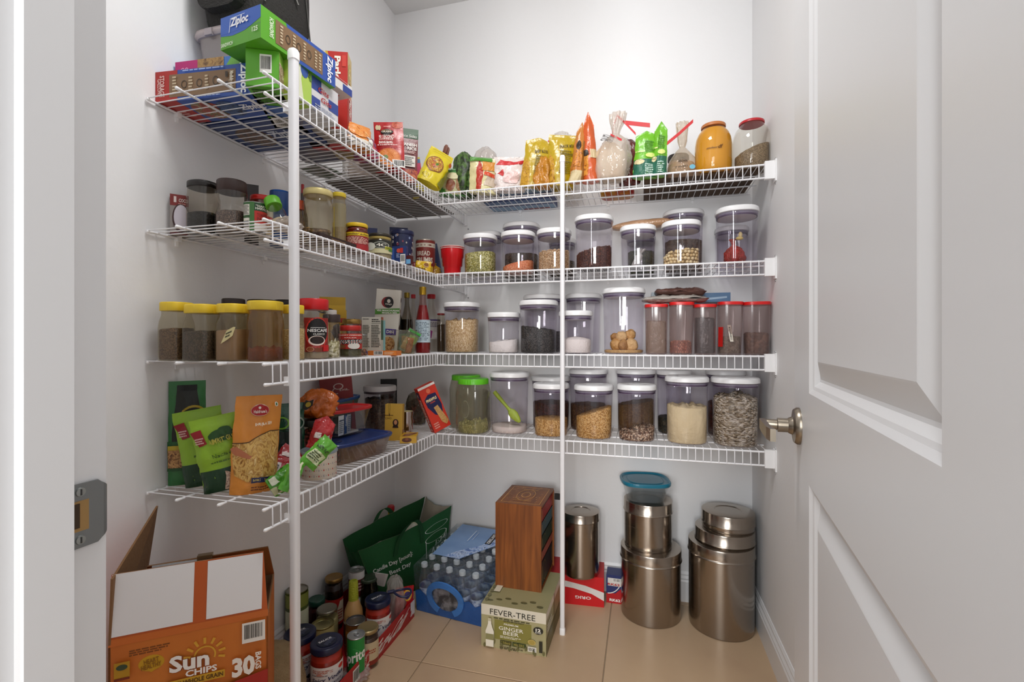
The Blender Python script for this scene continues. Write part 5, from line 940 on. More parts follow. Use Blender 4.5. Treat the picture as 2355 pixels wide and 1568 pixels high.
boxC('blue_packet', 'dark blue packet behind the red cups', 1000, 1020, 560, -.90, S2, .02, '#1b2a5c', {}, ry=-10)
b = B(); blob(b, (0, 0, .028), (.012, .012, .028), foil('#7a1c1c', .3), 2); x, y, r, D = placeL(945, 960, 0, -.92); single(b, 'syrup_bottle', 'dark red rounded packet between flower tub and breadcrumbs', 'packet', (x, y, S2))
# stacked red cups
x, y, r, D = place(1013, 1068, S2, .012); h = zat(563, D - r) - S2; RC = M('#c8101a', .28)
for k in range(2):
    t = thing('plastic_cup', ['red plastic cup, inner one of the nested pair' , 'red ribbed plastic cup, outer one of the nested pair'][k], 'cup', (x, y, S2 + (.0068 if k == 0 else 0)), 0, 'nested red cups'); b = B(); hh = h - .0068
    prof = [(r * .66, 0), (r * .68, .004), (r * .72, hh * .3), (r * .82, hh * .34), (r * .86, hh * .62), (r * .93, hh * .66), (r * .97, hh - .003)]; rings = []
    for q, z in prof: rings.append([(q * (1 + (.012 if (j // 2) % 2 else -.004) * (0 < z < hh * .9)) * math.cos(2 * math.pi * j / 48), q * (1 + (.012 if (j // 2) % 2 else -.004) * (0 < z < hh * .9)) * math.sin(2 * math.pi * j / 48), z) for j in range(48)])
    if k == 1: loft(b, rings, RC, True, True, False)
    else: loft(b, [[(p[0] * .95, p[1] * .95, p[2]) for p in q] for q in rings], RC, True, True, False)
    b.obj('body', t)
    b = B(); tube(b, [(r * .985 * math.cos(a), r * .985 * math.sin(a), hh - .002) for a in [2 * math.pi * j / 36 for j in range(36)]], .0019, M('#e8b8b4', .3), 8, closed=True); b.obj('rim', t)
# ---------------------------------------------------------------- lowest left shelf: pouches and tubs
def standpouch(name, label, uL, uR, vb, vt, dthk, col, front, z=S4, turn=0, lean=0, tilt=0, D=None, w=None, seed=1, hscale=1.0, **kw):
    u = (uL + uR) / 2; D = D or (HC - z) * FPX / (vb - CY); t = (u - CX) / FPX; x = -SA * D + CA * t * D; y = CA * D + SA * t * D; c = 1 / math.hypot(1, t)
    w = w or (uR - uL) * D * c / FPX; h = (zat(vt, D) - z) * hscale
    return pouch(name, label, w, h, dthk, col, front, kw.pop('back', []), (x, y, z + abs(math.sin(R(tilt))) * w * .5 + .001), math.atan2(y, x) - R(90) + R(turn), R(-lean), R(tilt), seed=seed, **kw)
GRN = foil('#1d6a2c', .4, 25, .4); LIME = foil('#8ab51e', .42, 25, .35); DKG = '#163b22'
standpouch('snack_pouch', 'tall green and black pouch at the wall end of the lowest shelf', 388, 474, 1112, 877, .035, GRN, [('r', .22, .50, .76, .96, '#111312'), ('p', [(.22, .9), (.76, .9), (.98, .35), (.9, .2), (.1, .2), (.1, .5)], '#14180f') , ('r', 0, .14, 1, .42, '#1c5426'), ('e', .66, .66, .34, .10, '#b89c2a'), ('e', .66, .66, .30, .078, '#1d1a12'), ('t', .66, .66, .5, .07, 'Chana', '#c9584c', 0, .03, .1), ('r', .05, .33, .35, .38, '#b9a02a'), ('r', .06, .17, .6, .34, food(['#5c3a22', '#a07040', '#c99c62', '#6b3a20'], 70)), ('r', .62, .17, .92, .42, '#a9aca0'), ('ln', .65, .18, .9, .4, 8, '#4a4a44'), ('r', .55, .0, .8, .12, '#0f2a14')], lean=3, seed=11, seal=.06, crumple=.002)
limeart = lambda: [('r', 0, 0, 1, .30, DKG), ('p', [(0, .84), (.22, .86), (.28, .66), (.12, .64)], '#8e1420'), ('ln', .07, .67, .24, .76, 3, '#d8b0a8'), ('e', .62, .74, .28, .08, '#1f4a16'), ('e', .70, .79, .15, .06, '#1f4a16'), ('t', .62, .68, .56, .07, 'AMRIT GUT', '#a9a23c', 4, .03), ('t', .55, .49, .36, .05, 'Nachni', '#3c5a18', 4, .01, .1), ('ln', .3, .38, .75, .42, 1, '#4a6a1c'), ('p', [(.5, .03), (.72, .03), (.62, .24), (.52, .26)], food(['#8a6a58', '#cdb8a4', '#5a3a2c'], 90))]
standpouch('snack_pouch', 'lime green pouch with dark green foot leaning on the green one', 428, 540, 1131, 946, .045, LIME, limeart(), lean=2, tilt=-9, seed=4, turn=-6, D=1.235)
standpouch('snack_pouch', 'second lime green pouch partly behind the orange pouch', 472, 580, 1127, 962, .040, LIME, limeart(), lean=0, tilt=-11, seed=9, turn=-6, D=1.185)
loc, rz, w = AB((529, 1139), (634, 1119), S4)
sev = [('p', [(0, .52), (.3, .53), (.55, .60), (.75, .63), (.96, .62), (.97, .14), (.3, .13), (.05, .2)], food(['#8a5a24', '#c99a4c', '#e0bc70', '#b07c34', '#f0d494'], 46, (1, 1, .6))), ('p', [(0, .52), (.3, .53), (.55, .60), (.75, .63), (.96, .62), (.96, .628), (.75, .638), (.55, .608), (.3, .538), (0, .528)], '#2a1a10'),
    ('e', .50, .85, .195, .058, '#e8c8b0'), ('e', .50, .85, .185, .053, '#b01018'), ('t', .50, .840, .27, .034, "Haldiram's", '#f0e4dc', 0, .02), ('e', .49, .878, .03, .014, '#f0e4dc'), ('t', .58, .71, .34, .040, 'BHUJIA SEV', '#f4ecd8', 4, .02), ('e', .83, .90, .035, .020, '#e8e4d8'), ('e', .83, .90, .015, .010, '#2a6a2a'),
    ('r', .38, .125, .72, .175, '#1a2050'), ('t', .55, .15, .28, .025, 'BHUJIA SNACK', '#d8c46a', 0, .01), ('ln', .4, .05, .75, .10, 2, '#6a3412'), ('p', [(.03, .48), (.10, .50), (.36, .40), (.34, .37), (.08, .42)], '#b06a48')]
pouch('snack_pouch', 'orange pouch with noodle picture and red oval logo by the shelf end', w * 1.02, zat(909, depth(loc.x, loc.y)) - S4, .06, foil('#d98a2c', .4, 22, .45), sev, [], loc, rz, R(2), R(1.5), seed=2, crumple=.0035, seal=.09, sideshift=.06)
standpouch('snack_pouch', 'dark green glossy pouch behind the orange one', 618, 700, 1085, 928, .035, foil('#0f4a34', .22, 22, .7), [('r', 0, .62, 1, .63, '#0a2a20'), ('ring', .35, .72, .22, .09, .05, '#6aa52c'), ('ring', .8, .70, .2, .09, .05, '#8a9a8c'), ('r', .05, .02, .9, .6, '#0c231c')], turn=8, seed=6)
# black lidded cherry tub with the orange bag on it
x, y, r, D, z = PB(690, 766, 1078, S4)
h = zat(968, D - r) - S4
t = thing('snack_tub', 'clear tub of red cherries with black lid and nutrition label', 'tub', (x, y, S4)); b = B(); lathe(b, [(r * .88, 0), (r * .92, .003), (r * .96, h - .016)], GLASS, 36, cap1=False); b.obj('body', t)
b = B(); lathe(b, [(r * 1.0, h - .018), (r * 1.0, h - .003), (r * .97, h), (r * .1, h)], M('#15130f', .35), 36); b.obj('lid', t)
b = B(); a = toward(x, y); deco(b, cylS(r * .965, h * .12, h * .82, a + 4, a + 70), [('r', 0, 0, 1, 1, '#dadfdf'), ('r', 0, .78, 1, 1, '#5a8fc0'), ('t', .5, .66, .8, .10, 'Nutrition Facts', '#222222', 0, .02), ('ln', .08, .1, .92, .58, 8, '#555555')], nseg=6, eps=.0003); b.obj('label', t)
fill('candied_cherries', 'red candied cherries inside the black lidded tub', 'food', x, y, S4 + .003, r * .90, h * .72, 0, M('#5a2018', .6), (.0075, [M('#8e3020', .4), M('#a8442c', .4), M('#74241a', .4)], .9))
b = B(); sack_mesh(b, [(.02, 0), (.048, .006), (.054, .03), (.050, .055), (.034, .078), (.012, .088)], foil('#c4621a', .25, 40, .8), seed=21, crum=.38, asp=.75)
deco(b, flat((-.040, -.047, .03), (.03, 0, .006), (0, -.004, .03), (0, -1, 0)), [('p', [(0, .2), (.3, 0), (.9, .3), (1, .9), (.6, .8), (.3, 1), (.1, .7)], '#1d1a10'), ('e', .5, .5, .25, .25, '#b0962a')], eps=.001); xb_, yb_ = x, y
single(b, 'snack_bag', 'crumpled orange foil bag resting on the black lidded tub', 'bag', (x, y + .004, S4 + h + .001), math.atan2(y, x) - R(90))
x, y, r, D = placeL(742, 776, 0, -.985)
b = B(); sack_mesh(b, [(.014, 0), (.024, .005), (.024, .02), (.010, .038)], foil('#b9b4ae', .2, 40, .9), seed=22, crum=.4, asp=.7); single(b, 'foil_wrapper', 'small silver wrapper beside the crumpled orange bag', 'wrapper', (x, y, S4 + .145))
x, y, r, D = placeL(690, 735, 0, -.875); zt_ = S4 + h + .0
boxC('snack_box', 'leaning dark red box with white emblem at the back', 748, 822, 868, -1.10, S4, .05, '#7a1818', {'front': [('r', .1, .62, .9, .66, '#a8842a'), ('ring', .56, .86, .16, .05, .04, '#b8a49c'), ('ring', .48, .79, .12, .05, .03, '#b8a49c', 90, 300), ('t', .74, .80, .3, .03, 'DIL', '#b8a49c')]}, ry=-5, turn=4)
# red and green wrappers in front
def wrapper(name, label, u, v, w, h, dth, col, art, roll, seed, z=None, turn=0, lean=70, D=None, **kw):
    D = D or (HC - S4) * FPX / (v - CY); t = (u - CX) / FPX; x = -SA * D + CA * t * D; y = CA * D + SA * t * D
    return pouch(name, label, w, h, dth, col, art, [], (x, y, z or S4 + .012), math.atan2(y, x) - R(90) + R(turn), R(-lean), R(roll), seed=seed, gusset=False, **kw)
wrapper('candy_wrapper', 'red and white snack packet lying at the foot of the orange pouch', 622, 1112, .062, .105, .030, foil('#a0161c', .25, 35, .5), [('p', [(.05, .1), (.45, .05), (.35, .5), (.05, .45)], '#d9d3d0'), ('ln', .1, .12, .35, .42, 6, '#3a2a2a'), ('p', [(.1, .75), (.9, .9), (.95, .82), (.15, .66)], '#dcd0cc'), ('ln', .5, .4, .8, .6, 2, '#e8d8d4')], 40, 31, D=1.215, lean=28)
wrapper('candy_wrapper', 'green and cream wrapper pointing down at the shelf end', 622, 1140, .050, .075, .028, foil('#4c9a22', .3, 35, .5), [('r', .5, 0, .9, 1, '#c9cba0'), ('r', .05, .06, .4, .3, '#d6d8c0'), ('ln', .52, .1, .86, .9, 6, '#5a6a3a')], 62, 33, D=1.165, lean=38)
wrapper('candy_wrapper', 'narrow green wrapper beside the pole, pointing down', 655, 1148, .036, .085, .026, foil('#57a828', .3, 35, .5), [('r', .62, 0, .78, 1, '#d3d3b0'), ('e', .3, .8, .15, .08, '#2f6a1c')], 28, 35, D=1.15, lean=28)
wrapper('candy_wrapper', 'bright green wrapper with print resting on the patterned tin', 705, 1060, .045, .085, .028, foil('#5aa62c', .3, 35, .5), [('r', .1, .15, .9, .5, '#c9d3a8'), ('ln', .15, .2, .85, .45, 4, '#3c4a2a'), ('t', .5, .6, .7, .1, 'NET WT', '#33422a')], 48, 37, D=1.20, lean=20, z=S4 + .062)
wrapper('candy_wrapper', 'red foil wrapper with a pointed end above the patterned tin', 728, 1030, .055, .075, .030, foil('#b01c20', .18, 40, .8), [('r', .2, .4, .5, .6, '#e0d4d0'), ('p', [(.5, .2), (.9, .5), (.85, .6), (.45, .3)], '#c9c2c4')], 18, 39, D=1.30, lean=8, z=S4 + .080, peak=.25)
x, y, r, D = placeL(700, 760, 0, -.86)
# patterned tin
x, y, r, D, z = PB(690, 777, 1105, S4); h = zat(1040, D - r) - S4
pat = []
for i in range(13):
    for j in range(4):
        cx, cyy = (i + .5) / 13, (j + .5) / 4
        if (i + j) % 2 == 0: pat += [('p', [(cx - .012, cyy), (cx, cyy + .05), (cx + .012, cyy), (cx, cyy - .05)], '#a82c28')]
        else:
            for a in (0, 45, 90, 135): q = .016 if a % 90 else .013; dx, dyq = q * math.cos(R(a)), q * 4.2 * math.sin(R(a)); pat += [('p', [(cx - dx - .0015, cyy - dyq), (cx - dx + .0015, cyy - dyq), (cx + dx + .0015, cyy + dyq), (cx + dx - .0015, cyy + dyq)], '#2a3c78' if a % 90 else '#7a8a92')]
        pat += [('e', (i + 1) / 13, cyy, .004, .018, '#3c4a50')]
t = thing('patterned_tin', 'round cream tin with red and blue folk pattern', 'tin', (x, y, S4)); b = B(); lathe(b, [(r * .92, 0), (r * .96, .003), (r * .97, h - .010)], '#d8cdbf', 44, cap1=False); b.obj('body', t)
b = B(); a = toward(x, y); deco(b, cylS(r * .972, .004, h - .012, a - 90, a + 90), pat, nseg=3, eps=.00004); b.obj('pattern_print', t)
b = B(); lathe(b, [(r * .98, h - .011), (r * 1.02, h - .009), (r * 1.02, h - .004), (r * .97, h - .001), (r * .9, h - .003), (r * .1, h - .003)], clear('#dfe8ee', .55, '#bfccd4', .1), 44); b.obj('lid', t)
# blue lidded box, red lidded box, navy tub
def foodbox(label, A, Bq, z, dep, vt, lidc, bodym, n=5, rim=1.0, name='food_container', taper=.86, group=None):
    loc, rz, w = AB(A, Bq, z); D = depth(loc.x, loc.y); h = zat(vt, D) - z
    c = loc + Vector((-math.sin(rz), math.cos(rz), 0)) * dep / 2
    t = thing(name, label, 'container', c, rz, group); b = B(); w2, d2 = w / 2, dep / 2
    loft(b, [ring(w2 * taper * .94, 0, 40, n, d2 * taper * .94), ring(w2 * taper, .006, 40, n, d2 * taper), ring(w2 * .97, h - .014, 40, n, d2 * .97), ring(w2 * 1.01, h - .012, 40, n, d2 * 1.01), ring(w2 * 1.01, h - .008, 40, n, d2 * 1.01)], bodym, True, True, False); b.obj('body', t)
    b = B(); loft(b, [ring(w2 * 1.03, h - .010, 40, n, d2 * 1.03), ring(w2 * 1.04, h - .003, 40, n, d2 * 1.04), ring(w2 * 1.02, h, 40, n, d2 * 1.02), ring(w2 * .94, h, 40, n, d2 * .94), ring(w2 * .90, h - .004, 40, n, d2 * .90), ring(w2 * .2, h - .004, 40, n, d2 * .2)], M(lidc, .3), False, True, True); b.obj('lid', t)
    return t, c, rz, w, h
MILK = clear('#e0d8d2', .42, '#b49a88', .1)
tb_, cb_, rzb_, wb_, hb_ = foodbox('frosted food box with dark blue lid on the lowest left shelf', (776, 1078), (912, 1036), S4, .165, 1008, '#20356e', MILK)
b = B(); lathe(b, [(.058, 0), (.068, .004), (.070, .035), (.066, .040)], M('#a58a74', .9, bump=(50, .6)), 36, 4, 1.0); single(b, 'brown_sugar_mass', 'pale brown food inside the blue lidded box', 'food', (cb_.x, cb_.y, S4 + .006), rzb_, kind='stuff')
CLB = clear('#eceeee', .10, '#b8b8b4', .06)
Aq = cb_ + Vector((0, 0, hb_))
t, c2_, r2_, w2_, h2_ = foodbox('small clear food box with bright red lid stacked on the blue lid', (769, 1012), (866, 987), S4 + hb_ + .001, .118, 938, '#bf1a1e', CLB, n=3.6, taper=.74)
b = B(); deco(b, flat((-w2_ * .36, -.118 / 2 * .80, .006), (.062, .008, 0), (-.012, -.013, .066), (0, -1, .2)), [('r', 0, 0, .44, 1, '#c9cdd0'), ('r', .48, .02, .7, .98, '#2c4a78'), ('r', .70, .02, 1.0, .98, '#d0d4d6'), ('ln', .04, .1, .4, .78, 7, '#6a7078'), ('r', .06, .72, .4, .78, '#3c4a60'), ('t', .59, .66, .5, .10, 'CLASSIC', '#e8ecf0', 90, .02), ('ln', .74, .1, .95, .9, 8, '#5a6a8a')], w=.062, h=.066, eps=.0006); b.obj('paper_sleeve', t)
b = B(); box(b, -.03, -.02, .004, .035, .02, .010, '#e0dcd6'); single(b, 'paper_insert', 'white paper folded in the bottom of the red lidded box', 'paper', (c2_.x + .02, c2_.y - .01, S4 + hb_ + .002), r2_)
x, y, r, D = placeL(744, 792, 0, -.965); b = B()
t, *_ = foodbox('food box with blue lid stacked behind the red lidded one', (752, 968), (838, 942), S4 + .10, .10, 916, '#2b5088', M('#5a6a60', .5), n=3.4)
b = B(); lathe(b, [(.05, 0), (.052, .004), (.055, .094), (.05, .098)], M('#2a3a2c', .5), 30, 3); single(b, 'storage_tin', 'dark green tub under the stacked blue lidded box', 'tub', (_[0].x, _[0].y, S4), 0)
x, y, r, D, z = PB(744, 790, 1072, S4); b = B(); lathe(b, [(r * .9, 0), (r, .004), (r * 1.03, .055), (r * 1.06, .058), (r * 1.04, .064), (r * .1, .064)], M('#1e2850', .35), 36); single(b, 'navy_tub', 'navy blue plastic tub between patterned tin and frosted box', 'tub', (x - .02, y + .02, S4))
# white lidded canister, black item, chocolate boxes and foil cups
x, y, r, D = placeL(835, 912, 0, -1.045); h = zat(890, D - r) - S4
t = thing('storage_canister', 'canister with greyish lid at the back of the lowest left shelf', 'canister', (x, y, S4)); b = B(); lathe(b, [(r * .88, 0), (r * .92, .004), (r * .94, h - .02)], CLR, 40, cap1=False); b.obj('body', t)
b = B(); lathe(b, [(r, h - .020), (r, h - .006), (r * .96, h), (r * .4, h), (r * .38, h - .001), (r * .02, h - .001)], M('#c2bfbf', .35), 40); b.obj('lid', t)
b = B(); lathe(b, [(r * .95, h - .030), (r * .95, h - .021)], M('#43383c', .4), 40, cap0=False, cap1=False); b.obj('gasket', t)
fill('dark_beans', 'dark beans in the canister at the back of the left shelf', 'beans', x, y, S4 + .005, r * .88, h * .7, 0, grain(['#3a2a20', '#52402f', '#2c2018'], 180))
boxC('black_box', 'black rounded box top behind the greyish lid', 875, 913, 872, -1.12, S4, .03, '#121212', {})
boxC('chocolate_box', 'upright yellow chocolate box with a small portrait', 884, 924, 930, -.905, S4, .03, '#c9a040', {'front': [('t', .25, .86, .4, .09, 'C', '#2a1a12', 90, .0), ('ln', 0, .68, .5, .72, 1, '#6a4a1c'), ('t', .2, .62, .36, .06, 'CHO', '#5a3a14', 0, .0), ('e', .62, .50, .17, .10, '#2a1512'), ('e', .62, .51, .09, .065, '#c98c64'), ('p', [(.45, .36), (.5, .44), (.74, .44), (.8, .36)], '#2a1512')], 'right': [('r', .2, .05, .8, .3, '#8c5a1c')]}, turn=-14, ry=1.5)
loc_ = G(954, 1020, S4)
carton('chocolate_box', 'flat yellow box of chocolates with praline picture at the shelf edge', .060, .085, .024, '#c79a2c', {'front': [('e', .42, .5, .30, .36, '#5a2c1a'), ('e', .42, .62, .10, .2, '#8a4a2c')], 'right': [('r', .18, .2, .95, .75, '#dcd2b4'), ('ln', .22, .3, .9, .65, 2, '#8a7a4a')], 'top': [('p', [(.1, .1), (.5, .12), (.95, .7), (.9, .95), (.2, .6)], food(['#3a1a12', '#7a4228', '#b07a4c'], 60))]}, (loc_.x - .027, loc_.y - .0, S4), R(22))
t = thing('foil_cup', 'shiny silver candle cup between the yellow chocolate boxes', 'cup', (0, 0, 0)); x, y, r, D = placeL(921, 951, 0, -.905); t.location = (x, y, S4 + .012); b = B(); lathe(b, [(r * .85, 0), (r, .012), (r * .92, .030), (r * 1.02, .045), (r * .9, .062), (r, .078), (r * .96, .084)], steel('#b8a9a4', .12), 30, cap1=False); b.obj('body', t)
b = B(); lathe(b, [(r * .9, .080), (r * .92, .084), (r * .5, .086)], '#b8ab7c', 24); b.obj('lid', t)
b = B(); sack_mesh(b, [(.015, 0), (.042, .005), (.046, .05), (.046, .10), (.036, .13), (.014, .145)], clear('#d8d4c8', .45, '#7c7464', .1, (40, .9)), seed=24, crum=.2, asp=.8); x, y, r, D = placeL(928, 985, 0, -.985); single(b, 'plastic_bag', 'clear bag of dark snacks behind the foil cup', 'bag', (x, y, S4))
b = B(); sack_mesh(b, [(.012, 0), (.030, .005), (.034, .05), (.030, .09), (.008, .11)], M('#4a3a2c', .7, bump=(60, .8), mix=('#8a3c2c', 30, .6)), seed=25, crum=.2); single(b, 'snack_mix', 'dark and red snack mix inside the clear bag', 'food', (x - .002, y, S4 + .006), kind='stuff')
# pineapple roll carton leaning left
pc = [('r', 0, 0, 1, 1, '#cf3522'), ('r', .0, .95, 1, 1.0, '#e4e0da'), ('p', [(.12, .72), (.4, .80), (.85, .78), (.95, .5), (.8, .25), (.4, .35), (.15, .55)], '#1a1c4c'), ('t', .5, .68, .62, .06, 'PINEAPPLE', '#ead8a8', 0, .04), ('t', .5, .615, .3, .03, 'CREAM', '#d8543c', 0, .02), ('p', [(.45, .50), (.70, .52), (.98, .12), (.80, .06), (.6, .15)], food(['#a8753c', '#d0a468', '#c08c50'], 60)), ('e', .5, .87, .12, .05, '#e07050'), ('ln', .1, .06, .4, .2, 3, '#e8a090')]
x, y = G(1019, 994, S4).xy; a = math.atan2(y, x) - R(90)
carton('cream_roll_box', 'orange red pineapple roll carton leaning left beside the green lidded jars', .077, .038, .196, '#cf3522', {'front': pc, 'left': [('t', .5, .44, .60, .34, 'PINEAPPLE', '#f0e8dc', 270, .04), ('t', .24, .44, .5, .2, 'CREAM ROLL', '#e8b8a0', 270, .02), ('e', .5, .84, .36, .085, '#1a1c4c'), ('t', .5, .84, .5, .05, 'JK', '#f0e8e0', 60, .03), ('t', .5, .06, .3, .05, '3', '#f0e8dc', 0, .05)]}, (x, y, S4 + .015), a + R(26), R(-3), R(-22))

# ---------------------------------------------------------------- top left shelf
ZB, ZR, ZGN, KR = '#2b4f9e', '#a8231c', '#56a021', '#7d6245'
zstack = S1
icons = lambda: [('r', .33, .12, .8, .88, KR), ('ln', .36, .2, .40, .8, 1, '#c9b89c'), ('ring', .48, .5, .035, .17, .008, '#33281c'), ('ring', .60, .5, .04, .18, .008, '#33281c'), ('ln', .52, .3, .55, .7, 3, '#c9b89c'), ('ln', .66, .3, .69, .7, 3, '#c9b89c')]
carton('bag_box', 'red and blue gallon storage bag box lying nearest the camera', .273, .115, .077, ZB, {
    'front': [('r', 0, 0, .235, 1, ZR), ('r', .15, .12, .84, .86, '#7d6144'), ('t', .075, .5, .70, .05, 'STORAGE', '#e8c8c0', 270, .02), ('t', .045, .5, .5, .035, 'GALLON', '#e8c8c0', 270, .01), ('ring', .31, .5, .03, .13, .006, '#2c2418'), ('ring', .47, .5, .03, .13, .006, '#2c2418'), ('ring', .64, .52, .03, .15, .006, '#2c2418'), ('ln', .19, .2, .24, .8, 6, '#cdbb9c'), ('ln', .36, .25, .41, .75, 5, '#cdbb9c'), ('ln', .53, .25, .57, .75, 5, '#cdbb9c'), ('t', .80, .5, .55, .05, 'Mindfully made', '#e6dcc8', 270, .03), ('ln', .74, .2, .77, .85, 2, '#2c2418'), ('t', .925, .5, .92, .10, 'Ziploc', '#eef0f4', 270, .03, .1), ('ln', .3, .90, .75, .97, 1, '#9ab0dc'), ('ln', .4, .03, .7, .09, 1, '#9ab0dc')],
    'bottom': [('r', 0, 0, .22, 1, ZR), ('e', .40, .5, .16, .4, food(['#7a2c24', '#b04a3c', '#4c6a34', '#c98c7c'], 30)), ('e', .62, .5, .12, .34, food(['#12203c', '#3c5a8c', '#0c1424'], 40)), ('t', .85, .5, .26, .3, 'Ziploc', '#dfe4ee', 0, .03, .1), ('ln', .05, .3, .18, .6, 3, '#e0a8a0')]},
    ((-1.190 - .925) / 2 - .002, .944, S1), R(6))
carton('bag_box', 'pink and blue slider bag box on the gallon box', .245, .10, .050, '#4474b8', {'front': [('r', 0, 0, .3, 1, '#b81c6c'), ('t', .12, .5, .1, .3, 'GO', '#e8a8c8', 0, .01), ('r', .28, .1, .6, 1, food(['#6a4a2a', '#b08a50', '#8a6232'], 40)), ('p', [(.55, 0), (.75, 0), (.9, 1), (.7, 1)], '#6aa844'), ('t', .90, .45, .3, .7, 'Ziploc', '#eef0f4', 0, .03, .1)]}, (-1.066, .988, S1 + .078), R(5))
carton('bag_box', 'blue bag box hidden behind the gallon box', .26, .20, .072, '#2a3f74', {'bottom': [('e', .3, .5, .2, .3, food(['#3a2c24', '#7a5a44', '#20303c'], 30)), ('t', .7, .5, .4, .3, 'Ziploc', '#c8d0e0', 0, .03, .1)]}, (-1.055, 1.072, S1), R(2))
# white bin with lid
t = thing('plastic_bin', 'translucent pale bin with clip lid under the black backpack', 'bin', (-1.095, 1.118, S1 + .130)); b = B(); BN = clear('#e8e2e0', .65, '#d8cfca', .2)
loft(b, [ring(.082, 0, 32, 6, .078), ring(.092, .093, 32, 6, .088)], BN, True, True, False); b.obj('body', t)
b = B(); loft(b, [ring(.096, .090, 32, 6, .092), ring(.102, .096, 32, 6, .098), ring(.100, .108, 32, 6, .096), ring(.09, .110, 32, 6, .086)], M('#b3a6a6', .4), True); b.obj('lid', t)
for q in (-.03, .03): b = B(); box(b, q - .012, -.101, .086, q + .012, -.094, .104, M('#a3989c', .4)); b.obj('lid_clip', t)
# backpack
t = thing('backpack', 'black fabric backpack on top of the pale bin', 'backpack', (-1.075, 1.145, S1 + .242)); b = B(); BK = M('#1f1d1b', .85, bump=(160, .4)); rings = []
for i in range(11):
    f = i / 10; q = 1 - .10 * abs(f * 2 - 1) ** 3; rings.append([(p[0] * (1 + .03 * nz((p[0] * 20, p[1] * 20, f * 3), 1, 4)), p[1] * (1 + .04 * nz((p[0] * 20, p[1] * 20, f * 3), 1, 6)), f * .30) for p in ring(.100 * q, 0, 40, 4.5, .125 * q)])
loft(b, rings, BK, True); b.obj('main_body', t)
b = B(); loft(b, [[(p[0] * .8, -.118 - .025 * k + p[1] * .0, .03 + .17 * (.5 + p[2])) for p in [(.09 * math.copysign(abs(math.cos(a)) ** .5, math.cos(a)), 0, .5 * math.copysign(abs(math.sin(a)) ** .5, math.sin(a))) for a in [2 * math.pi * j / 28 for j in range(28)]]] for k in (0, 1)], BK, False); b.obj('front_pocket', t)
b = B(); tube(b, [(.101, -.09 + .02 * i, .06 + .20 * math.sin(i / 9 * math.pi) ** .5) for i in range(10)], .0022, M('#3a3836', .5), 6); b.obj('zipper', t)
b = B(); tube(b, [(.105, .02, .15), (.108, .03, .13)], .003, M('#8c8a86', .3, .9), 6); b.obj('zip_pull', t)
# sandwich boxes
carton('bag_box', 'green sandwich bag box end-on with barcode at the shelf corner', .074, .235, .088, ZGN, {'front': [('bar', .42, .38, .78, .88), ('r', 0, 0, 1, .01, '#3f7d18')], 'right': [('r', 0, 0, 1, 1, '#8fbf52'), ('r', .0, .05, .40, .72, food(['#d8c8b0', '#8a4a3c', '#e8dcc8', '#b07a6c'], 40, (1, 1, 3))), ('r', .45, 0, 1, 1, '#3858a0'), ('t', .7, .5, .5, .3, 'Ziploc', '#eef0f4', 0, .03, .1)],
    'bottom': [('bar', .1, .05, .9, .3), ('r', .1, .34, .8, .6, '#3a62a8'), ('ln', .1, .65, .9, .95, 6, '#2c4a18')]}, (-.8735, .938, S1), R(26))
carton('bag_box', 'green and blue sandwich bag box on top with SANDWICH 125 print', .132, .236, .076, ZGN, {'front': [('p', [(0, .42), (.3, .34), (.6, .38), (.85, .52), (1, .62), (1, 1), (0, 1)], '#2c5bb4'), ('r', 0, .45, 1, .455, '#1f4690'), ('ring', .49, .74, .0001, .0001, .0, ZB), ('p', [(.22, .44), (.26, .88), (.62, .90), (.62, .885), (.272, .865), (.236, .46)], '#dfe6f4'), ('t', .49, .70, .44, .34, 'Ziploc', '#f2f4f8', 0, .035, .1), ('t', .18, .10, .30, .12, 'SANDWICH', '#e6f0d8', 0, .01), ('t', .88, .30, .14, .15, '125', '#e6f0d8', 0, .02)],
    'right': [('p', [(.42, 0), (1, 0), (1, 1), (.3, 1)], '#2b4fa0'), ('r', .17, .13, .80, .88, '#7d6144'), ('t', .12, .5, .6, .05, 'SANDWICH', '#e6f0d8', 90, .02), ('t', .90, .5, .9, .11, 'Ziploc', '#f0f2f8', 270, .03, .1)] + [('ring', q, .5, .03, .14, .006, '#2c2418') for q in (.32, .46, .60)] + [('ln', q, .2, q + .035, .8, 6, '#cdbb9c') for q in (.22, .38, .52, .68, .74)], 'bottom': [('ln', .2, .05, .8, .2, 2, '#3a6a14'), ('ln', .3, .25, .7, .35, 2, '#3a6a14')]}, (-.908, .908, S1 + .089), R(-7))
carton('bag_box', 'dark blue box under the top sandwich bag box', .05, .16, .086, '#1f2c50', {'right': [('t', .6, .5, .5, .3, 'Ziploc', '#c8d0e4', 0, .03, .1)]}, (-.935, 1.02, S1), R(8))
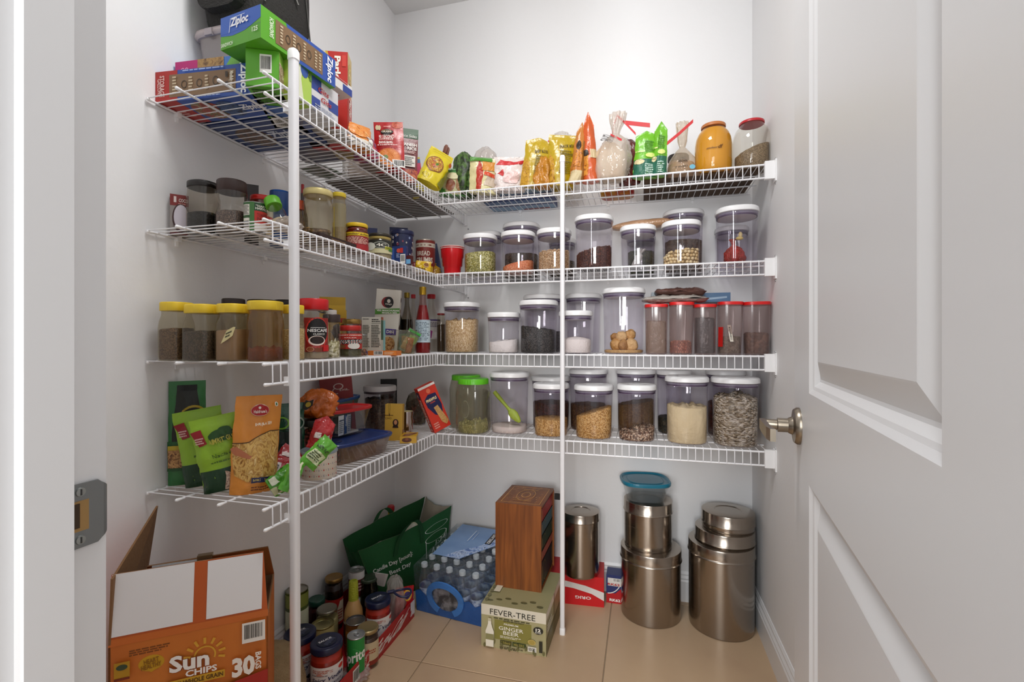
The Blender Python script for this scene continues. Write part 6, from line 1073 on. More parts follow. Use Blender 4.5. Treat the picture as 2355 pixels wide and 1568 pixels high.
# boxes along the lip
def LY(u, X): return Wx(u, X)[0]
XF = XL - .012
carton('bag_box', 'lime green 100 bag box right of the near pole', LY(716, XF) - LY(672, XF), .05, .112, '#a9c850', {'front': [('p', [(0, 0), (.6, 0), (.45, .5), (.6, 1), (0, 1)], '#d9dcc0'), ('e', .62, .74, .2, .16, '#2a4f9a'), ('t', .85, .85, .4, .1, '100', '#3c5a1a', 270, .03), ('r', .88, .6, 1, 1, '#4c7a24')]}, (XF, (LY(716, XF) + LY(672, XF)) / 2, S1), R(90))
carton('foil_box', 'blue and white box standing at the top shelf lip', LY(776, XF) - LY(718, XF), .06, .092, '#d0cfd2', {'front': [('r', 0, .6, .35, 1, '#223c8c'), ('r', .62, .3, 1, .62, '#223c8c'), ('r', .0, 0, .3, .4, '#223c8c'), ('t', .42, .70, .4, .16, 'Gits', '#a8242c', 0, .02, .2), ('t', .52, .45, .4, .16, 'Gits', '#a8242c', 0, .02, .2), ('ln', .1, .1, .9, .24, 2, '#9aa0b0')]}, (XF, (LY(776, XF) + LY(718, XF)) / 2, S1), R(88))
carton('foil_box', 'long white box with blue corner lying on the lip boxes', .205, .055, .030, '#dcdad8', {'front': [('r', .8, 0, 1, .7, '#223c8c'), ('r', 0, .82, .9, .96, '#a8242c'), ('t', .55, .5, .16, .5, 'Gits', '#a8242c', 0, .02, .2), ('ln', .1, .2, .45, .6, 2, '#8a90a8')], 'bottom': [('r', .1, .3, .9, .5, '#b9242c'), ('r', 0, .6, .4, 1, '#223c8c')]}, (XF - .004, LY(757, XF), S1 + .113), R(86))
x, y, r, D = placeL(720, 790, 0, -.93)
carton('biscuit_carton', 'tall red biscuit carton with the word Parle', .115, .055, .285, '#b32118', {'front': [('p', [(0, .5), (.0, 1), (.42, 1), (.55, .80), (.52, .5)], '#d3c7ae'), ('p', [(.42, 1), (.55, .80), (.52, .5), (.56, .5), (.60, .80), (.48, 1)], '#c9a22c'), ('t', .74, .80, .30, .16, 'Parle-', '#f0e8dc', 270, .04), ('r', .86, .84, .96, .96, '#c8382c'), ('t', .30, .33, .30, .2, 'VALUE', '#c9a030', 270, .02), ('r', 0, 0, 1, .16, '#c9c3ba'), ('bar', .7, .03, .95, .14)], 'right': [('r', .0, 0, 1, 1, '#c9b27a'), ('r', 0, .2, 1, .56, '#b3281c'), ('e', .5, .80, .4, .12, food(['#d8c060', '#a8843c', '#e8dca0'], 40)), ('e', .5, .64, .35, .06, '#6a3a20'), ('t', .5, .38, .30, .45, 'Parle-G', '#f0e8dc', 270, .03), ('r', 0, 0, 1, .2, '#d8ccb8'), ('e', .5, .1, .4, .06, '#6a3a20')]}, (x, y, S1), math.atan2(y, x) - R(90) - R(14))
CLP = clear('#fbfaf8', .38, '#ece8e4', .08, (35, .9))
x, y, r, D = placeL(800, 862, 0, -1.03); b = B(); sack_mesh(b, [(.02, 0), (.062, .006), (.070, .05), (.066, .10), (.042, .145), (.012, .165)], CLP, seed=26, crum=.22, asp=.9); single(b, 'plastic_bag', 'large crinkled clear bag behind the red biscuit carton', 'bag', (x, y, S1))
b = B(); sack_mesh(b, [(.015, 0), (.045, .006), (.05, .04), (.03, .10), (.008, .12)], M('#b9ad9c', .9, bump=(60, .6), mix=('#8a7a6c', 20, .5)), seed=27, crum=.15); single(b, 'noodle_packet', 'pale contents of the large crinkled clear bag', 'food', (x, y, S1 + .004), kind='stuff')
x, y, r, D = placeL(822, 860, 0, -.90); b = B(); sack_mesh(b, [(.015, 0), (.036, .005), (.040, .03), (.034, .06), (.01, .08)], M('#6a4a7c', .5, mix=('#b8241c', 25, .7), bump=(40, .6)), seed=28, crum=.25); single(b, 'snack_bag', 'purple and red packet beside the red rice pouch', 'bag', (x, y, S1))
x, y, r, D = placeL(788, 856, .004); 
pouch('snack_bag', 'orange and white pasta bag lying behind the top shelf lip', .10, .085, .05, foil('#d98434', .3, 30, .5), [('r', 0, 0, 1, .28, '#d9d2c6'), ('e', .5, .62, .36, .26, food(['#c05a1c', '#e09a4c', '#d97a2c', '#f0c080'], 40)), ('bar', .75, .1, .98, .5)], [], (XL - .045, y, S1), R(62), R(-10), seed=14)
# red rice pouch and green rice pouch
x, y, r, D = placeL(866, 930, .006); h = zat(277, D) - S1
RP = [('e', .80, .93, .20, .07, food(['#a83020', '#c85a34', '#7a1c14'], 40)), ('e', .12, .88, .06, .05, '#d8c8a0'), ('e', .2, .87, .05, .05, '#d8c8a0'), ('e', .45, .78, .21, .055, '#1c1812'), ('ln', .35, .87, .6, .9, 1, '#e0a898'), ('t', .45, .805, .3, .022, 'SEEDS OF', '#c9a25c', 0, .0), ('t', .45, .775, .34, .034, 'GRAINS', '#e6dcc8', 0, .02), ('t', .44, .67, .50, .075, '90 SECOND', '#f2e8e0', 0, .02), ('ln', .2, .605, .72, .635, 1, '#f0d8d0'), ('t', .42, .555, .44, .05, 'BANG BANG', '#f2e8e0', 0, .03), ('ln', .15, .49, .8, .52, 1, '#f0d8d0'), ('e', .48, .24, .40, .20, '#c9652c'), ('e', .48, .24, .36, .17, food(['#b8521c', '#e08a34', '#d06c28', '#f0b060'], 90)), ('e', .38, .25, .09, .045, '#6a7a2c'), ('bar', .62, .05, .97, .2)]
pouch('rice_pouch', 'red rice pouch reading 90 SECOND BANG BANG standing at the lip', .104, h, .022, foil('#b01a1c', .3, 20, .3), RP, [], (x, y, S1), math.atan2(y, x) - R(90) - R(8), R(-4), R(-3), seed=3, crumple=.0015, seal=.04)
x, y, r, D = placeL(890, 956, 0, -.895); h = zat(291, D) - S1
pouch('rice_pouch', 'green and red Spanish rice pouch behind the red one', .115, h, .014, foil('#6e1f1c', .35, 20, .3), [('r', 0, .82, 1, 1, '#24502c'), ('t', .70, .86, .5, .05, 'Rice Sides', '#e8e8e0', 0, .0, .2), ('t', .68, .70, .56, .055, 'SPANISH', '#ece8e0', 0, .03), ('t', .80, .63, .3, .055, 'RICE', '#ece8e0', 0, .03), ('ln', .5, .54, .95, .59, 2, '#d8b8b0'), ('r', .55, .30, .92, .50, '#d9d4ca'), ('ln', .58, .32, .9, .48, 5, '#5a5a55'), ('e', .8, .14, .3, .12, food(['#6a1c14', '#a84028', '#c87844'], 60))], [], (x, y, S1), math.atan2(y, x) - R(90), R(-3), R(2), seed=7, crumple=.001)
# low things whose undersides show through the wires
flats = [('snack_packet', 'blue packet lying on the top shelf behind the near pole', -1.05, 1.36, .15, .13, .03, '#22336a'), ('snack_packet', 'green packet lying next to the blue one', -1.13, 1.50, .10, .12, .028, '#2a5a30'), ('snack_packet', 'yellow packet lying in the middle of the top left shelf', -.95, 1.37, .07, .11, .03, '#b89c22'), ('snack_packet', 'white printed packet lying behind the lip boxes', -.90, 1.24, .07, .12, .02, '#b9b4b0'), ('snack_packet', 'dark red packet lying behind the yellow packet', -1.03, 1.24, .12, .09, .025, '#6e2420'), ('snack_packet', 'brown packet lying near the red rice pouch', -.92, 1.52, .09, .12, .028, '#7a5c3a')]
for i, (nm, lab, x, y, w, d, h, c) in enumerate(flats):
    b = B(); nx_ = 12
    for s in (1, -1):
        vs = [((a / nx_ - .5) * w, (q / nx_ - .5) * d, max(0, h / 2 + s * h / 2 * (math.sin(math.pi * a / nx_) * math.sin(math.pi * q / nx_)) ** .45 + .002 * nz((a * .6, q * .6, s), 1, i))) for q in range(nx_ + 1) for a in range(nx_ + 1)]
        b.add(vs, [(q * (nx_ + 1) + a, q * (nx_ + 1) + a + 1, (q + 1) * (nx_ + 1) + a + 1, (q + 1) * (nx_ + 1) + a)[::s] for q in range(nx_) for a in range(nx_)], M(c, .35, bump=(35, .5), mix=('#8a8078', 14, .45)), True)
    single(b, nm, lab, 'packet', (x, y, S1), R([8, -12, 20, -6, 10, -15][i]))
# big flat clear bag tray near the corner
carton('cardboard_tray', 'flat dull cardboard sheet under the bags near the corner', .30, .56, .006, M('#7b7268', .8, mix=('#4f463f', 7, .7)), {}, (-1.02, 1.57, S1), 0)
b = B(); sack_mesh(b, [(.05, 0), (.11, .006), (.12, .03), (.09, .055), (.02, .065)], clear('#dcd6d0', .5, '#a59a90', .1, (30, .9)), seed=30, crum=.2, asp=1.5); single(b, 'plastic_bag', 'low wide clear bag on the cardboard near the corner', 'bag', (-1.04, 1.88, S1 + .006))
# yellow noodle bag with clip
loc_ = G(976, 432, S1); a = math.atan2(loc_.y, loc_.x) - R(90)
pouch('noodle_bag', 'bright yellow noodle bag with round dish picture in the corner', .098, .165, .06, foil('#dcc81c', .38, 22, .4), [('e', .42, .52, .36, .235, '#8a5a2a'), ('e', .42, .52, .32, .205, food(['#c9a22c', '#e0c850', '#a86a24', '#b8402c', '#6a8a2c'], 90)), ('e', .50, .52, .05, .035, '#4a7a24'), ('e', .38, .47, .07, .045, '#c05a3c'), ('ring', .25, .14, .12, .05, .02, '#8a7a14'), ('p', [(.8, .05), (1, .0), (1, .6), (.92, .5)], '#7a7a2a'), ('e', .95, .72, .06, .06, '#b85a1c'), ('r', .1, .88, .9, .89, '#8a7a14')], [], (loc_.x + .01, loc_.y + .012, S1 + .016), a + R(10), R(-10), R(24), seed=12, crumple=.005)
t = thing('bag_clip', 'brown wooden clip holding the yellow noodle bag shut', 'clip', (0, 0, 0)); x, D, c = Wy(1022, 1.86); t.location = (x, 1.86, zat(352, D)); t.rotation_euler = (0, R(18), 0); b = B()
for s in (0, 1): lathe(b, [(.0075, 0), (.0095, .004), (.0095, .026), (.006, .034), (.002, .036)], M('#7a4a3a', .5), 20, 2.5, .45, xf=Matrix.Translation((.006 * s, .008 * s, -.006 * s)))
b.obj('clip_body', t)
x, y, r, D = placeL(950, 978, 0, -.905); carton('snack_box', 'small box with magenta and yellow stripes beside the noodle bag', .05, .03, zat(362, D) - S1, '#c9b82c', {'front': [('r', 0, .45, 1, .85, '#c81c5c'), ('r', 0, .85, 1, .95, '#2a6a9c')]}, (x, y, S1), math.atan2(y, x) - R(90), 0, R(-8))
# ---------------------------------------------------------------- top back shelf
FS = S1
def face(x, y): return math.atan2(y, x) - R(90)
def bpouch(name, label, uL, uR, vt, gap, th, col, art, turn=0, lean=0, tilt=0, seed=1, z=S1, hs=1.0, cat='bag', **kw):
    x, y, r, D = place(uL, uR, z, gap); h = (zat(vt, D) - z) * hs
    return pouch(name, label, 2 * r, h, th, col, art, [], (x, y, z + abs(math.sin(R(tilt))) * r + .001), face(x, y) + R(turn), R(-lean), R(tilt), seed=seed, cat=cat, **kw)
def bsack(name, label, uL, uR, vt, Y, prof, mat, z=S1, cat='bag', rz=0, kind=None, **kw):
    u = (uL + uR) / 2; x, D, c = Wy(u, Y); r = (uR - uL) * D * c / (2 * FPX); h = zat(vt, D) - z; b = B(); sack_mesh(b, [(p[0] * r, p[1] * h) for p in prof], mat, **kw)
    return single(b, name, label, cat, (x, Y, z), rz, kind=kind), (x, Y, r, h, D)
PIL = [(.35, 0), (.9, .04), (1, .25), (1, .6), (.75, .88), (.25, 1)]
bpouch('nut_bag', 'green bag with a window showing two almonds', 1011, 1080, 388, .012, .055, foil('#3f7a34', .3, 28, .6), [('e', .5, .42, .42, .40, '#a9a578'), ('e', .36, .36, .15, .22, '#7a4020'), ('e', .70, .42, .17, .30, '#8a6034'), ('e', .45, .68, .2, .12, '#d3c9a0'), ('r', .02, .0, .2, .2, '#3a8a2c'), ('r', .3, .88, .4, .97, '#dfe8dc')], seed=41)
_, q = bsack('plastic_bag', 'milky clear bag bulging above the second green bag', 1084, 1150, 340, 1.96, PIL, clear('#faf8f6', .5, '#ebe2dc', .1, (35, .8)), seed=42, crum=.15)
b = B(); blob(b, (0, 0, 0), (.026, .026, .026), M('#b89c84', .8, bump=(60, .5)), 3); single(b, 'rice_ball', 'pale brown lump inside the milky clear bag', 'food', (q[0], q[1], S1 + q[3] * .60))
bsack('vegetable_bag', 'green zigzag patterned bag between almonds and milky bag', 1040, 1096, 352, 1.91, PIL, M('#4a6a2c', .45, mix=('#1f2c16', 60, .9), bump=(40, .5)), seed=43, crum=.2)
bpouch('snack_bag', 'pale yellow and red snack bag behind the top lip', 1078, 1142, 366, .018, .05, foil('#d8cf9c', .3, 30, .6), [('p', [(.25, .1), (.4, .05), (.5, .6), (.35, .95), (.25, .7)], '#b3321f'), ('p', [(.5, .2), (1, .15), (1, .5), (.7, .6)], '#c9b8a4'), ('r', .45, .62, .9, .88, '#d08a2c'), ('p', [(.5, .5), (.95, .4), (.95, .5), (.55, .6)], '#cf4a22'), ('r', 0, .88, .8, 1, '#4c8a2c')], seed=44, tilt=3, crumple=.006)
bpouch('snack_bag', 'crumpled white bag with pink and red edges', 1139, 1208, 362, .012, .06, foil('#e0d4d0', .3, 28, .9), [('p', [(.05, .75), (.15, .9), (.6, .82), (.95, .9), (.9, .78), (.5, .72)], '#c42c30'), ('p', [(.05, .5), (.3, .62), (.25, .4)], '#c43c3c'), ('e', .55, .35, .25, .2, '#e4c8c4')], seed=45, crumple=.009)
# long striped tube behind
t = thing('straw_pack', 'long red and white striped pack slanting up behind the yellow bags', 'packet', (0, 0, 0)); x0, D0, _ = Wy(1188, 1.985); x1, D1, _ = Wy(1292, 1.985); p0 = Vector((x0, 1.985, zat(392, D0))); p1 = Vector((x1, 1.985, zat(322, D1))); L = (p1 - p0).length; dd = (p1 - p0).normalized()
b = B(); up = Vector((-dd.z, 0, dd.x)); yv = Vector((0, 1, 0)); N = 44
for k in range(N):
    a0, a1 = k / N, (k + 1) / N; cs = [p0 + dd * (L * aa) for aa in (a0, a1)]; w0 = [.020 + .014 * aa for aa in (a0, a1)]
    loft(b, [[tuple(c + up * (w_ * math.cos(2 * math.pi * j / 14)) + yv * (w_ * .7 * math.sin(2 * math.pi * j / 14))) for j in range(14)] for c, w_ in zip(cs, w0)], M('#c4202c' if (k % 2 == 0 and k < 38) or k < 8 else '#e6dfdd', .4), True, k == 0, k == N - 1)
b.obj('striped_wrap', t)
b = B(); sack_mesh(b, [(.02, 0), (.034, .01), (.032, .03), (.012, .045)], CLP, seed=46, crum=.2, xf=Matrix.Translation(p1 - Vector((.0, 0, .012)))); b.obj('open_end', t)
YG = foil('#b79a14', .26, 24, .6)
yart = lambda s: [('p', [(0, 0), (.35, .0), (.25, .5), (.1, .6), (0, .5)], food(['#8a5a18', '#c99a2c', '#a87a20'], 40)), ('t', .62, .76, .5, .06, s, '#4a3c0c', 8, .02), ('ln', .45, .22, .92, .68, 12, '#7a6a10'), ('r', .45, .60, .92, .61, '#6a5a10'), ('r', .45, .45, .92, .46, '#6a5a10')]
bpouch('snack_bag', 'pointed yellow snack bag left of the right pole', 1196, 1256, 322, .014, .05, YG, yart('BABY BLUES'), seed=47, tilt=8, peak=.10, hs=.92, crumple=.005)
bpouch('snack_bag', 'yellow snack bag half hidden by the right pole', 1254, 1318, 312, .022, .06, YG, yart('SNACK MIX'), seed=48, tilt=5, hs=.98, crumple=.005)
bsack('snack_bag', 'small golden bag crumpled between the two yellow ones', 1228, 1270, 360, 1.87, PIL, foil('#b87a1c', .25, 40, .9), seed=49, crum=.3)
bsack('snack_bag', 'yellow bag with pale print standing behind the right pole', 1272, 1322, 318, 1.97, PIL, foil('#b59a30', .3, 30, .7), seed=50, crum=.15)
qr = []
OB = foil('#b8722a', .3, 24, .6)
bpouch('snack_bag', 'slim orange brown bag right of the right pole', 1308, 1341, 290, .012, .05, OB, [('r', 0, 0, 1, .22, '#c9b890'), ('p', [(.15, .30), (.7, .3), (.9, .8), (.3, .75)], food(['#a8541c', '#d08a34', '#7a3a14'], 60)), ('e', .45, .70, .2, .07, '#2a1a12'), ('r', .8, .0, .95, .8, '#8a5a24')], seed=51, tilt=6, peak=.22, taper=.35, hs=.86)
bpouch('snack_bag', 'tall orange bag with a pointed top', 1338, 1378, 266, .016, .06, foil('#c2521a', .28, 24, .6), [('p', [(.0, .1), (.35, .1), (.4, .5), (.1, .55)], food(['#b8641c', '#e09a3c', '#8a4414'], 60)), ('r', .55, .40, .95, .56, '#c9b48c'), ('e', .25, .50, .18, .06, '#2a1a12')], seed=52, tilt=-2, peak=.25, taper=.40, hs=.84)
# tied flatbread bag
o, q = bsack('bread_bag', 'tied clear bag of flatbread with red closing strip', 1358, 1446, 264, 1.862, [(.30, 0), (.80, .03), (.98, .16), (1.0, .34), (.80, .52), (.42, .64), (.16, .70), (.20, .76), (.34, .88), (.40, 1.0)], clear('#faf7f4', .50, '#efe6dc', .1, (28, .9)), seed=53, crum=.12, pleats=8, lean=(.12, 0), asp=.75)
x, y, r, h, D = q
b = B(); sack_mesh(b, [(.3 * r, 0), (.72 * r, .02 * h), (.86 * r, .2 * h), (.8 * r, .4 * h), (.3 * r, .56 * h)], M('#d9cdbb', .85, bump=(50, .6), mix=('#b89a76', 18, .6)), seed=54, crum=.1, asp=.7); single(b, 'flatbread', 'pale toasted flatbread pieces inside the tied bag', 'bread', (x, y, S1 + .004), kind='stuff')
RT = M('#c0181e', .4)
b = B(); S = flat((-.022, -r * .82, h * .42), (.018, -.003, 0), (.02, .0, .07), (0, -1, 0)); deco(b, S, [('t', .5, .5, 1.2, .8, 'THIN PITA', '#2a2018', 70, .02)], w=.02, h=.07, eps=.002); b.obj('bag_print', o)
def strip(b, pts, w, mat, th=.0008):
    pts = [Vector(p) for p in pts]; loft(b, [[tuple(p + Vector((0, -th, w / 2))), tuple(p + Vector((0, th, w / 2))), tuple(p + Vector((0, th, -w / 2))), tuple(p + Vector((0, -th, -w / 2)))] for p in pts], mat, False)
def pxy(u, v, Y): x_, D_, _ = Wy(u, Y); return Vector((x_, Y, zat(v, D_)))
c_ = Vector((x, y, S1)); b = B()
strip(b, [pxy(1438, 282, 1.86) - c_, pxy(1495, 288, 1.84) - c_], .016, RT); strip(b, [pxy(1420, 266, 1.86) - c_, pxy(1412, 285, 1.858) - c_, pxy(1408, 312, 1.85) - c_], .010, RT); strip(b, [pxy(1420, 266, 1.86) - c_, pxy(1440, 285, 1.858) - c_, pxy(1462, 308, 1.85) - c_], .010, RT); strip(b, [pxy(1404, 310, 1.84) - c_, pxy(1430, 322, 1.83) - c_], .009, RT); b.obj('closing_strip', o)
bsack('snack_bag', 'dark maroon bag between flatbread and green bags', 1424, 1470, 322, 1.93, PIL, foil('#5a1c18', .25, 30, .7), seed=55, crum=.18)
bsack('plastic_bag', 'clear printed bag top behind the tied flatbread', 1428, 1452, 318, 1.97, PIL, CLP, seed=56, crum=.15)
LG = foil('#6ab01c', .3, 24, .6)
gart = [('r', 0, 0, 1, .42, '#1f5f4a'), ('e', .25, .36, .22, .06, food(['#c9b888', '#e0d4a8', '#8a7a4a'], 60)), ('ln', .45, .58, .9, .82, 7, '#3f7a14'), ('t', .25, .60, .4, .05, 'Crispy', '#e6e8a0', 0, .02), ('ln', .5, .05, .9, .3, 6, '#bcd8c8'), ('e', .7, .5, .2, .05, '#d0dc7c')]
bpouch('snack_bag', 'bright green snack bag with teal foot, left one', 1455, 1511, 306, .012, .055, LG, gart, seed=57, tilt=2, peak=.12, taper=.15, hs=.92)
bpouch('snack_bag', 'bright green snack bag with a tall point, right one', 1496, 1533, 286, .020, .05, LG, gart, seed=58, tilt=3, peak=.2, taper=.2, hs=.86, turn=-15)
# cardboard tray on the shelf, jars on it
t = thing('cardboard_tray', 'shallow dark brown cardboard tray under the jars at the right end', 'tray', (.205, 2.0, S1)); b = B(); CB = M('#5c4430', .85, mix=('#3f2c1e', 9, .6)); box(b, -.20, -.135, 0, .20, .135, .004, CB); b.obj('base', t)
for nm, q in (('side', (-.20, -.135, .004, -.197, .135, .026)), ('side', (.197, -.135, .004, .20, .135, .026)), ('side', (-.197, .132, .004, .197, .135, .026)), ('side', (-.197, -.135, .004, .197, -.132, .014))): b = B(); box(b, *q, CB); b.obj(nm, t)
ZT = S1 + .005
o, q = bsack('sugar_bag', 'gathered clear bag of brown sugar with red strip', 1532, 1606, 282, 1.905, [(.6, 0), (1.0, .03), (.98, .16), (.82, .34), (.42, .48), (.16, .56), (.26, .66), (.34, .9), (.36, 1)], clear('#faf6f0', .30, '#e0cfb8', .08, (30, .8)), z=ZT, seed=59, crum=.08, pleats=9, asp=.7)
x, y, r, h, D = q
b = B(); sack_mesh(b, [(.7 * r, 0), (.92 * r, .02 * h), (.90 * r, .14 * h), (.7 * r, .27 * h), (.1 * r, .34 * h)], M('#a88a6c', .9, bump=(120, .5)), seed=60, crum=.06, asp=.65); single(b, 'brown_sugar', 'light brown sugar in the gathered clear bag', 'sugar', (x, y, ZT + .002), kind='stuff')
b = B(); S = flat((-r * .5, -r * .72, h * .10), (r * 1.1, 0, 0), (.0, .022, .05), (0, -1, .2)); deco(b, S, [('t', .45, .95, .35, .18, "I'M", '#2a2420', -6, .03), ('t', .45, .68, .5, .22, 'BROWN', '#2a2420', -6, .03), ('t', .35, .15, .7, .16, 'IT WORKS', '#2a2420', 4, .02), ('e', .95, .05, .16, .2, '#6aa8c0')], w=r, h=.05, eps=.003); b.obj('bag_print', o)
b = B(); c_ = Vector((x, y, ZT)); strip(b, [pxy(1534, 330, 1.84) - c_, pxy(1562, 307, 1.84) - c_, pxy(1594, 278, 1.84) - c_], .013, RT); b.obj('closing_strip', o)
x_, D_, _ = Wy(1560, 2.03); t = thing('dark_tub', 'dark tub with black lid behind the gathered brown sugar bag', 'tub', (x_, 2.03, ZT)); b = B(); lathe(b, [(.036, 0), (.04, .01), (.04, .10), (.036, .112)], M('#7a5a50', .5, mix=('#a08070', 40, .6)), 28, asp=.7); b.obj('body', t)
b = B(); lathe(b, [(.041, .112), (.042, .118), (.041, .132), (.036, .138), (.005, .139)], M('#1c1512', .4), 28, asp=.72); b.obj('lid', t)
carton('snack_box', 'flat red edged packet in front of the brown sugar', .13, .05, .014, '#a8242c', {}, (Wy(1570, 1.84)[0], 1.875, ZT), R(-3))
BJ = [(.80, 0), (.92, .015), (.98, .05), (1, .2), (1, .62), (.95, .76), (.82, .88), (.66, .95), (.62, 1)]
x, y, r, D = place(1597, 1684, ZT, .03); yj = y
jar('mustard_jar', 'big jar filled with yellow orange spice and orange lid', 1597, 1684, 270, ZT, BJ, clear('#fbf3dc', .04, '#d8a01c', .02), M('#b8703a', .45), .012, .66, loc=(x, y, r, D, ZT), content=None)
h = zat(270, D - r) - ZT; b = B(); lathe(b, [(p[0] * r * .97, .002 + p[1] * (h - .014)) for p in BJ[:-1]], M('#d39b22', .5, bump=(8, .2)), 40)
a = toward(x, y); deco(b, cylS(r * 1.005, h * .36, h * .50, a - 22, a + 32), [('t', .35, .5, .6, .25, 'amchoor', '#5a3410', -4, .02, .3), ('t', .8, .6, .25, .5, 'df', '#5a3410', 10, .02, .3)], nseg=6); single(b, 'turmeric', 'yellow orange spice with handwriting on its jar', 'spice', (x, y, ZT + .001), kind='stuff')
x, y, r, D = place(1683, 1774, ZT, .03)
jar('grain_jar', 'big clear jar of brown grain with red lid at the right end', 1683, 1774, 262, ZT, BJ, GLASS, M('#b8202a', .35), .010, .66, loc=(x, y, r, D, ZT), content=('millet', 'brown millet sloping up inside the red lidded jar', 'grain', .42, grain(['#7a664c', '#8d785c', '#665239', '#9c886c'], 420), {'slope': .30, 'rough': .04}))
# flat blue foil box and flat bags at the back, seen from below
carton('foil_box', 'flat dark blue box lying at the back of the top shelf', .30, .15, .042, '#1d3272', {'bottom': [('r', 0, .0, 1, .42, '#7a9ab8'), ('r', .0, .42, 1, .6, '#16286a'), ('r', 0, .62, 1, 1, '#3c5c8c'), ('ln', .1, .65, .9, .95, 3, '#6a88b0'), ('r', .5, .02, .9, .1, '#a83a34')], 'front': [('r', 0, .6, 1, 1, '#8aa6c0')]}, (-.52, 1.985, S1), 0)
b = B(); lathe(b, [(.06, 0), (.068, .004), (.07, .02), (.06, .026)], M('#b8841c', .4, mix=('#a8241c', 20, .8), bump=(30, .5)), 30, 4, .7); single(b, 'snack_packet', 'red and yellow packet lying at the back right of the pole', 'packet', (-.10, 2.06, S1))
b = B(); sack_mesh(b, [(.02, 0), (.045, .004), (.045, .02), (.01, .03)], CLP, seed=61, crum=.2); single(b, 'plastic_bag', 'thin empty clear bag lying near the right pole', 'bag', (-.29, 2.03, S1))

# ---------------------------------------------------------------- floor, left: chips carton
A = Vector((-1.04, .712, 0)); ex = Vector((.78, .62, 0)).normalized(); ang = math.atan2(ex.y, ex.x); w, d, h = .288, .215, .484
t = thing('chips_carton', 'orange and white chips carton with its flaps standing open', 'box', A + ex * w / 2, ang)
OR, OR2, WH = M('#cf7a2c', .5, mix=('#b85a1e', 3.5, .6)), M('#b8551e', .5), M('#e4e4e6', .45); CRD = M('#7d5a3a', .85, bump=(90, .15)); e = .004
def panel(name, pts, th, mo, mi, art=None, S=None, **kw):
    """cardboard panel: pts = outer face corners (4, seen from outside counter-clockwise), thickened inwards"""
    b = B(); P = [Vector(p) for p in pts]; n = (P[1] - P[0]).cross(P[3] - P[0]).normalized(); Q = [p - n * th for p in P]; k = len(P)
    b.add(P, [tuple(range(k))], mo); b.add(Q, [tuple(reversed(range(k)))], mi)
    b.add(P + Q, [(i, k + i, k + (i + 1) % k, (i + 1) % k) for i in range(k)], CRD)
    if art: deco(b, S or flat(P[0], P[1] - P[0], P[3] - P[0], n), art, w=(P[1] - P[0]).length, h=(P[3] - P[0]).length)
    return b.obj(name, t)
YW_, LYW = '#d8a42c', '#c99a1e'
sun = [('ring', .58, .882, .072, .043, .012, '#d9a233', -25, 185)] + [('p', [(.58 + q0 * math.cos(R(a - 5)), .882 + q0 * .6 * math.sin(R(a - 5))), (.58 + q0 * math.cos(R(a + 5)), .882 + q0 * .6 * math.sin(R(a + 5))), (.58 + q1 * math.cos(R(a + 4)), .882 + q1 * .6 * math.sin(R(a + 4))), (.58 + q1 * math.cos(R(a - 4)), .882 + q1 * .6 * math.sin(R(a - 4)))], '#d9a233') for q0, q1 in ((.090, .135),) for a in (-15, 10, 35, 62, 90, 118, 145, 172)]
fr = [('ln', .12, .943, .37, .972, 3, '#7a4416'), ('e', .25, .899, .078, .034, LYW), ('p', [(.18, .89), (.25, .86), (.31, .88)], LYW), ('t', .25, .910, .09, .020, 'HEART', '#8a5a14', 6, .02), ('t', .25, .888, .12, .020, 'HEALTHY', '#8a5a14', 6, .02)] + sun + [
    ('t', .485, .874, .255, .074, 'Sun', '#8a3a14', 0, .07), ('t', .485, .875, .25, .072, 'Sun', '#f4f2ee', 0, .035), ('t', .56, .823, .20, .028, 'CHIPS', '#f4f2ee', 0, .03), ('r', .35, .772, .71, .806, '#d0a02a'), ('t', .53, .789, .34, .020, '100% WHOLE GRAIN', '#5a3a10', 0, .03),
    ('t', .835, .800, .155, .090, '30', '#f2ece4', 0, .05), ('t', .935, .812, .078, .040, 'BAGS', '#f2ece4', 270, .03), ('bar', .825, .902, .982, .994), ('r', .04, .862, .13, .936, '#b88a1c'), ('e', .085, .915, .033, .012, '#3a4a34'), ('r', .04, .862, .13, .872, '#7a2c14'), ('p', [(0, 0), (1, 0), (1, .765), (.8, .745), (.4, .70), (0, .70)], '#a8241c'), ('ln', .45, .74, .68, .765, 2, '#e0b08c')]
panel('front_panel', [(-w / 2, 0, 0), (w / 2, 0, 0), (w / 2, 0, h), (-w / 2, 0, h)], e, OR, CRD, fr)
panel('side_panel', [(w / 2, 0, 0), (w / 2, d, 0), (w / 2, d, h), (w / 2, 0, h)], e, OR, CRD)
panel('back_panel', [(w / 2, d, 0), (-w / 2, d, 0), (-w / 2, d, h), (w / 2, d, h)], e, OR, CRD)
panel('side_panel', [(-w / 2, d, 0), (-w / 2, 0, 0), (-w / 2, 0, h), (-w / 2, d, h)], e, OR, CRD)
panel('bottom_panel', [(-w / 2, d, .004), (w / 2, d, .004), (w / 2, 0, .004), (-w / 2, 0, .004)], .003, CRD, CRD)
fh = .142
panel('front_flap', [(-w / 2, 0, h), (w / 2, 0, h), (w / 2 - .010, .012, h + fh), (-w / 2 + .002, .012, h + fh)], e, OR2, CRD, [('r', .0, .0, 1, .10, M('#c26524', .5)), ('r', .005, .13, .50, 1.0, WH), ('r', .585, .13, .955, .985, WH)])
panel('side_flap', [(-w / 2, d, h), (-w / 2, 0, h), (-w / 2 + .004, 0, h + .138), (-w / 2 + .028, d, h + .215)], e, OR2, CRD)
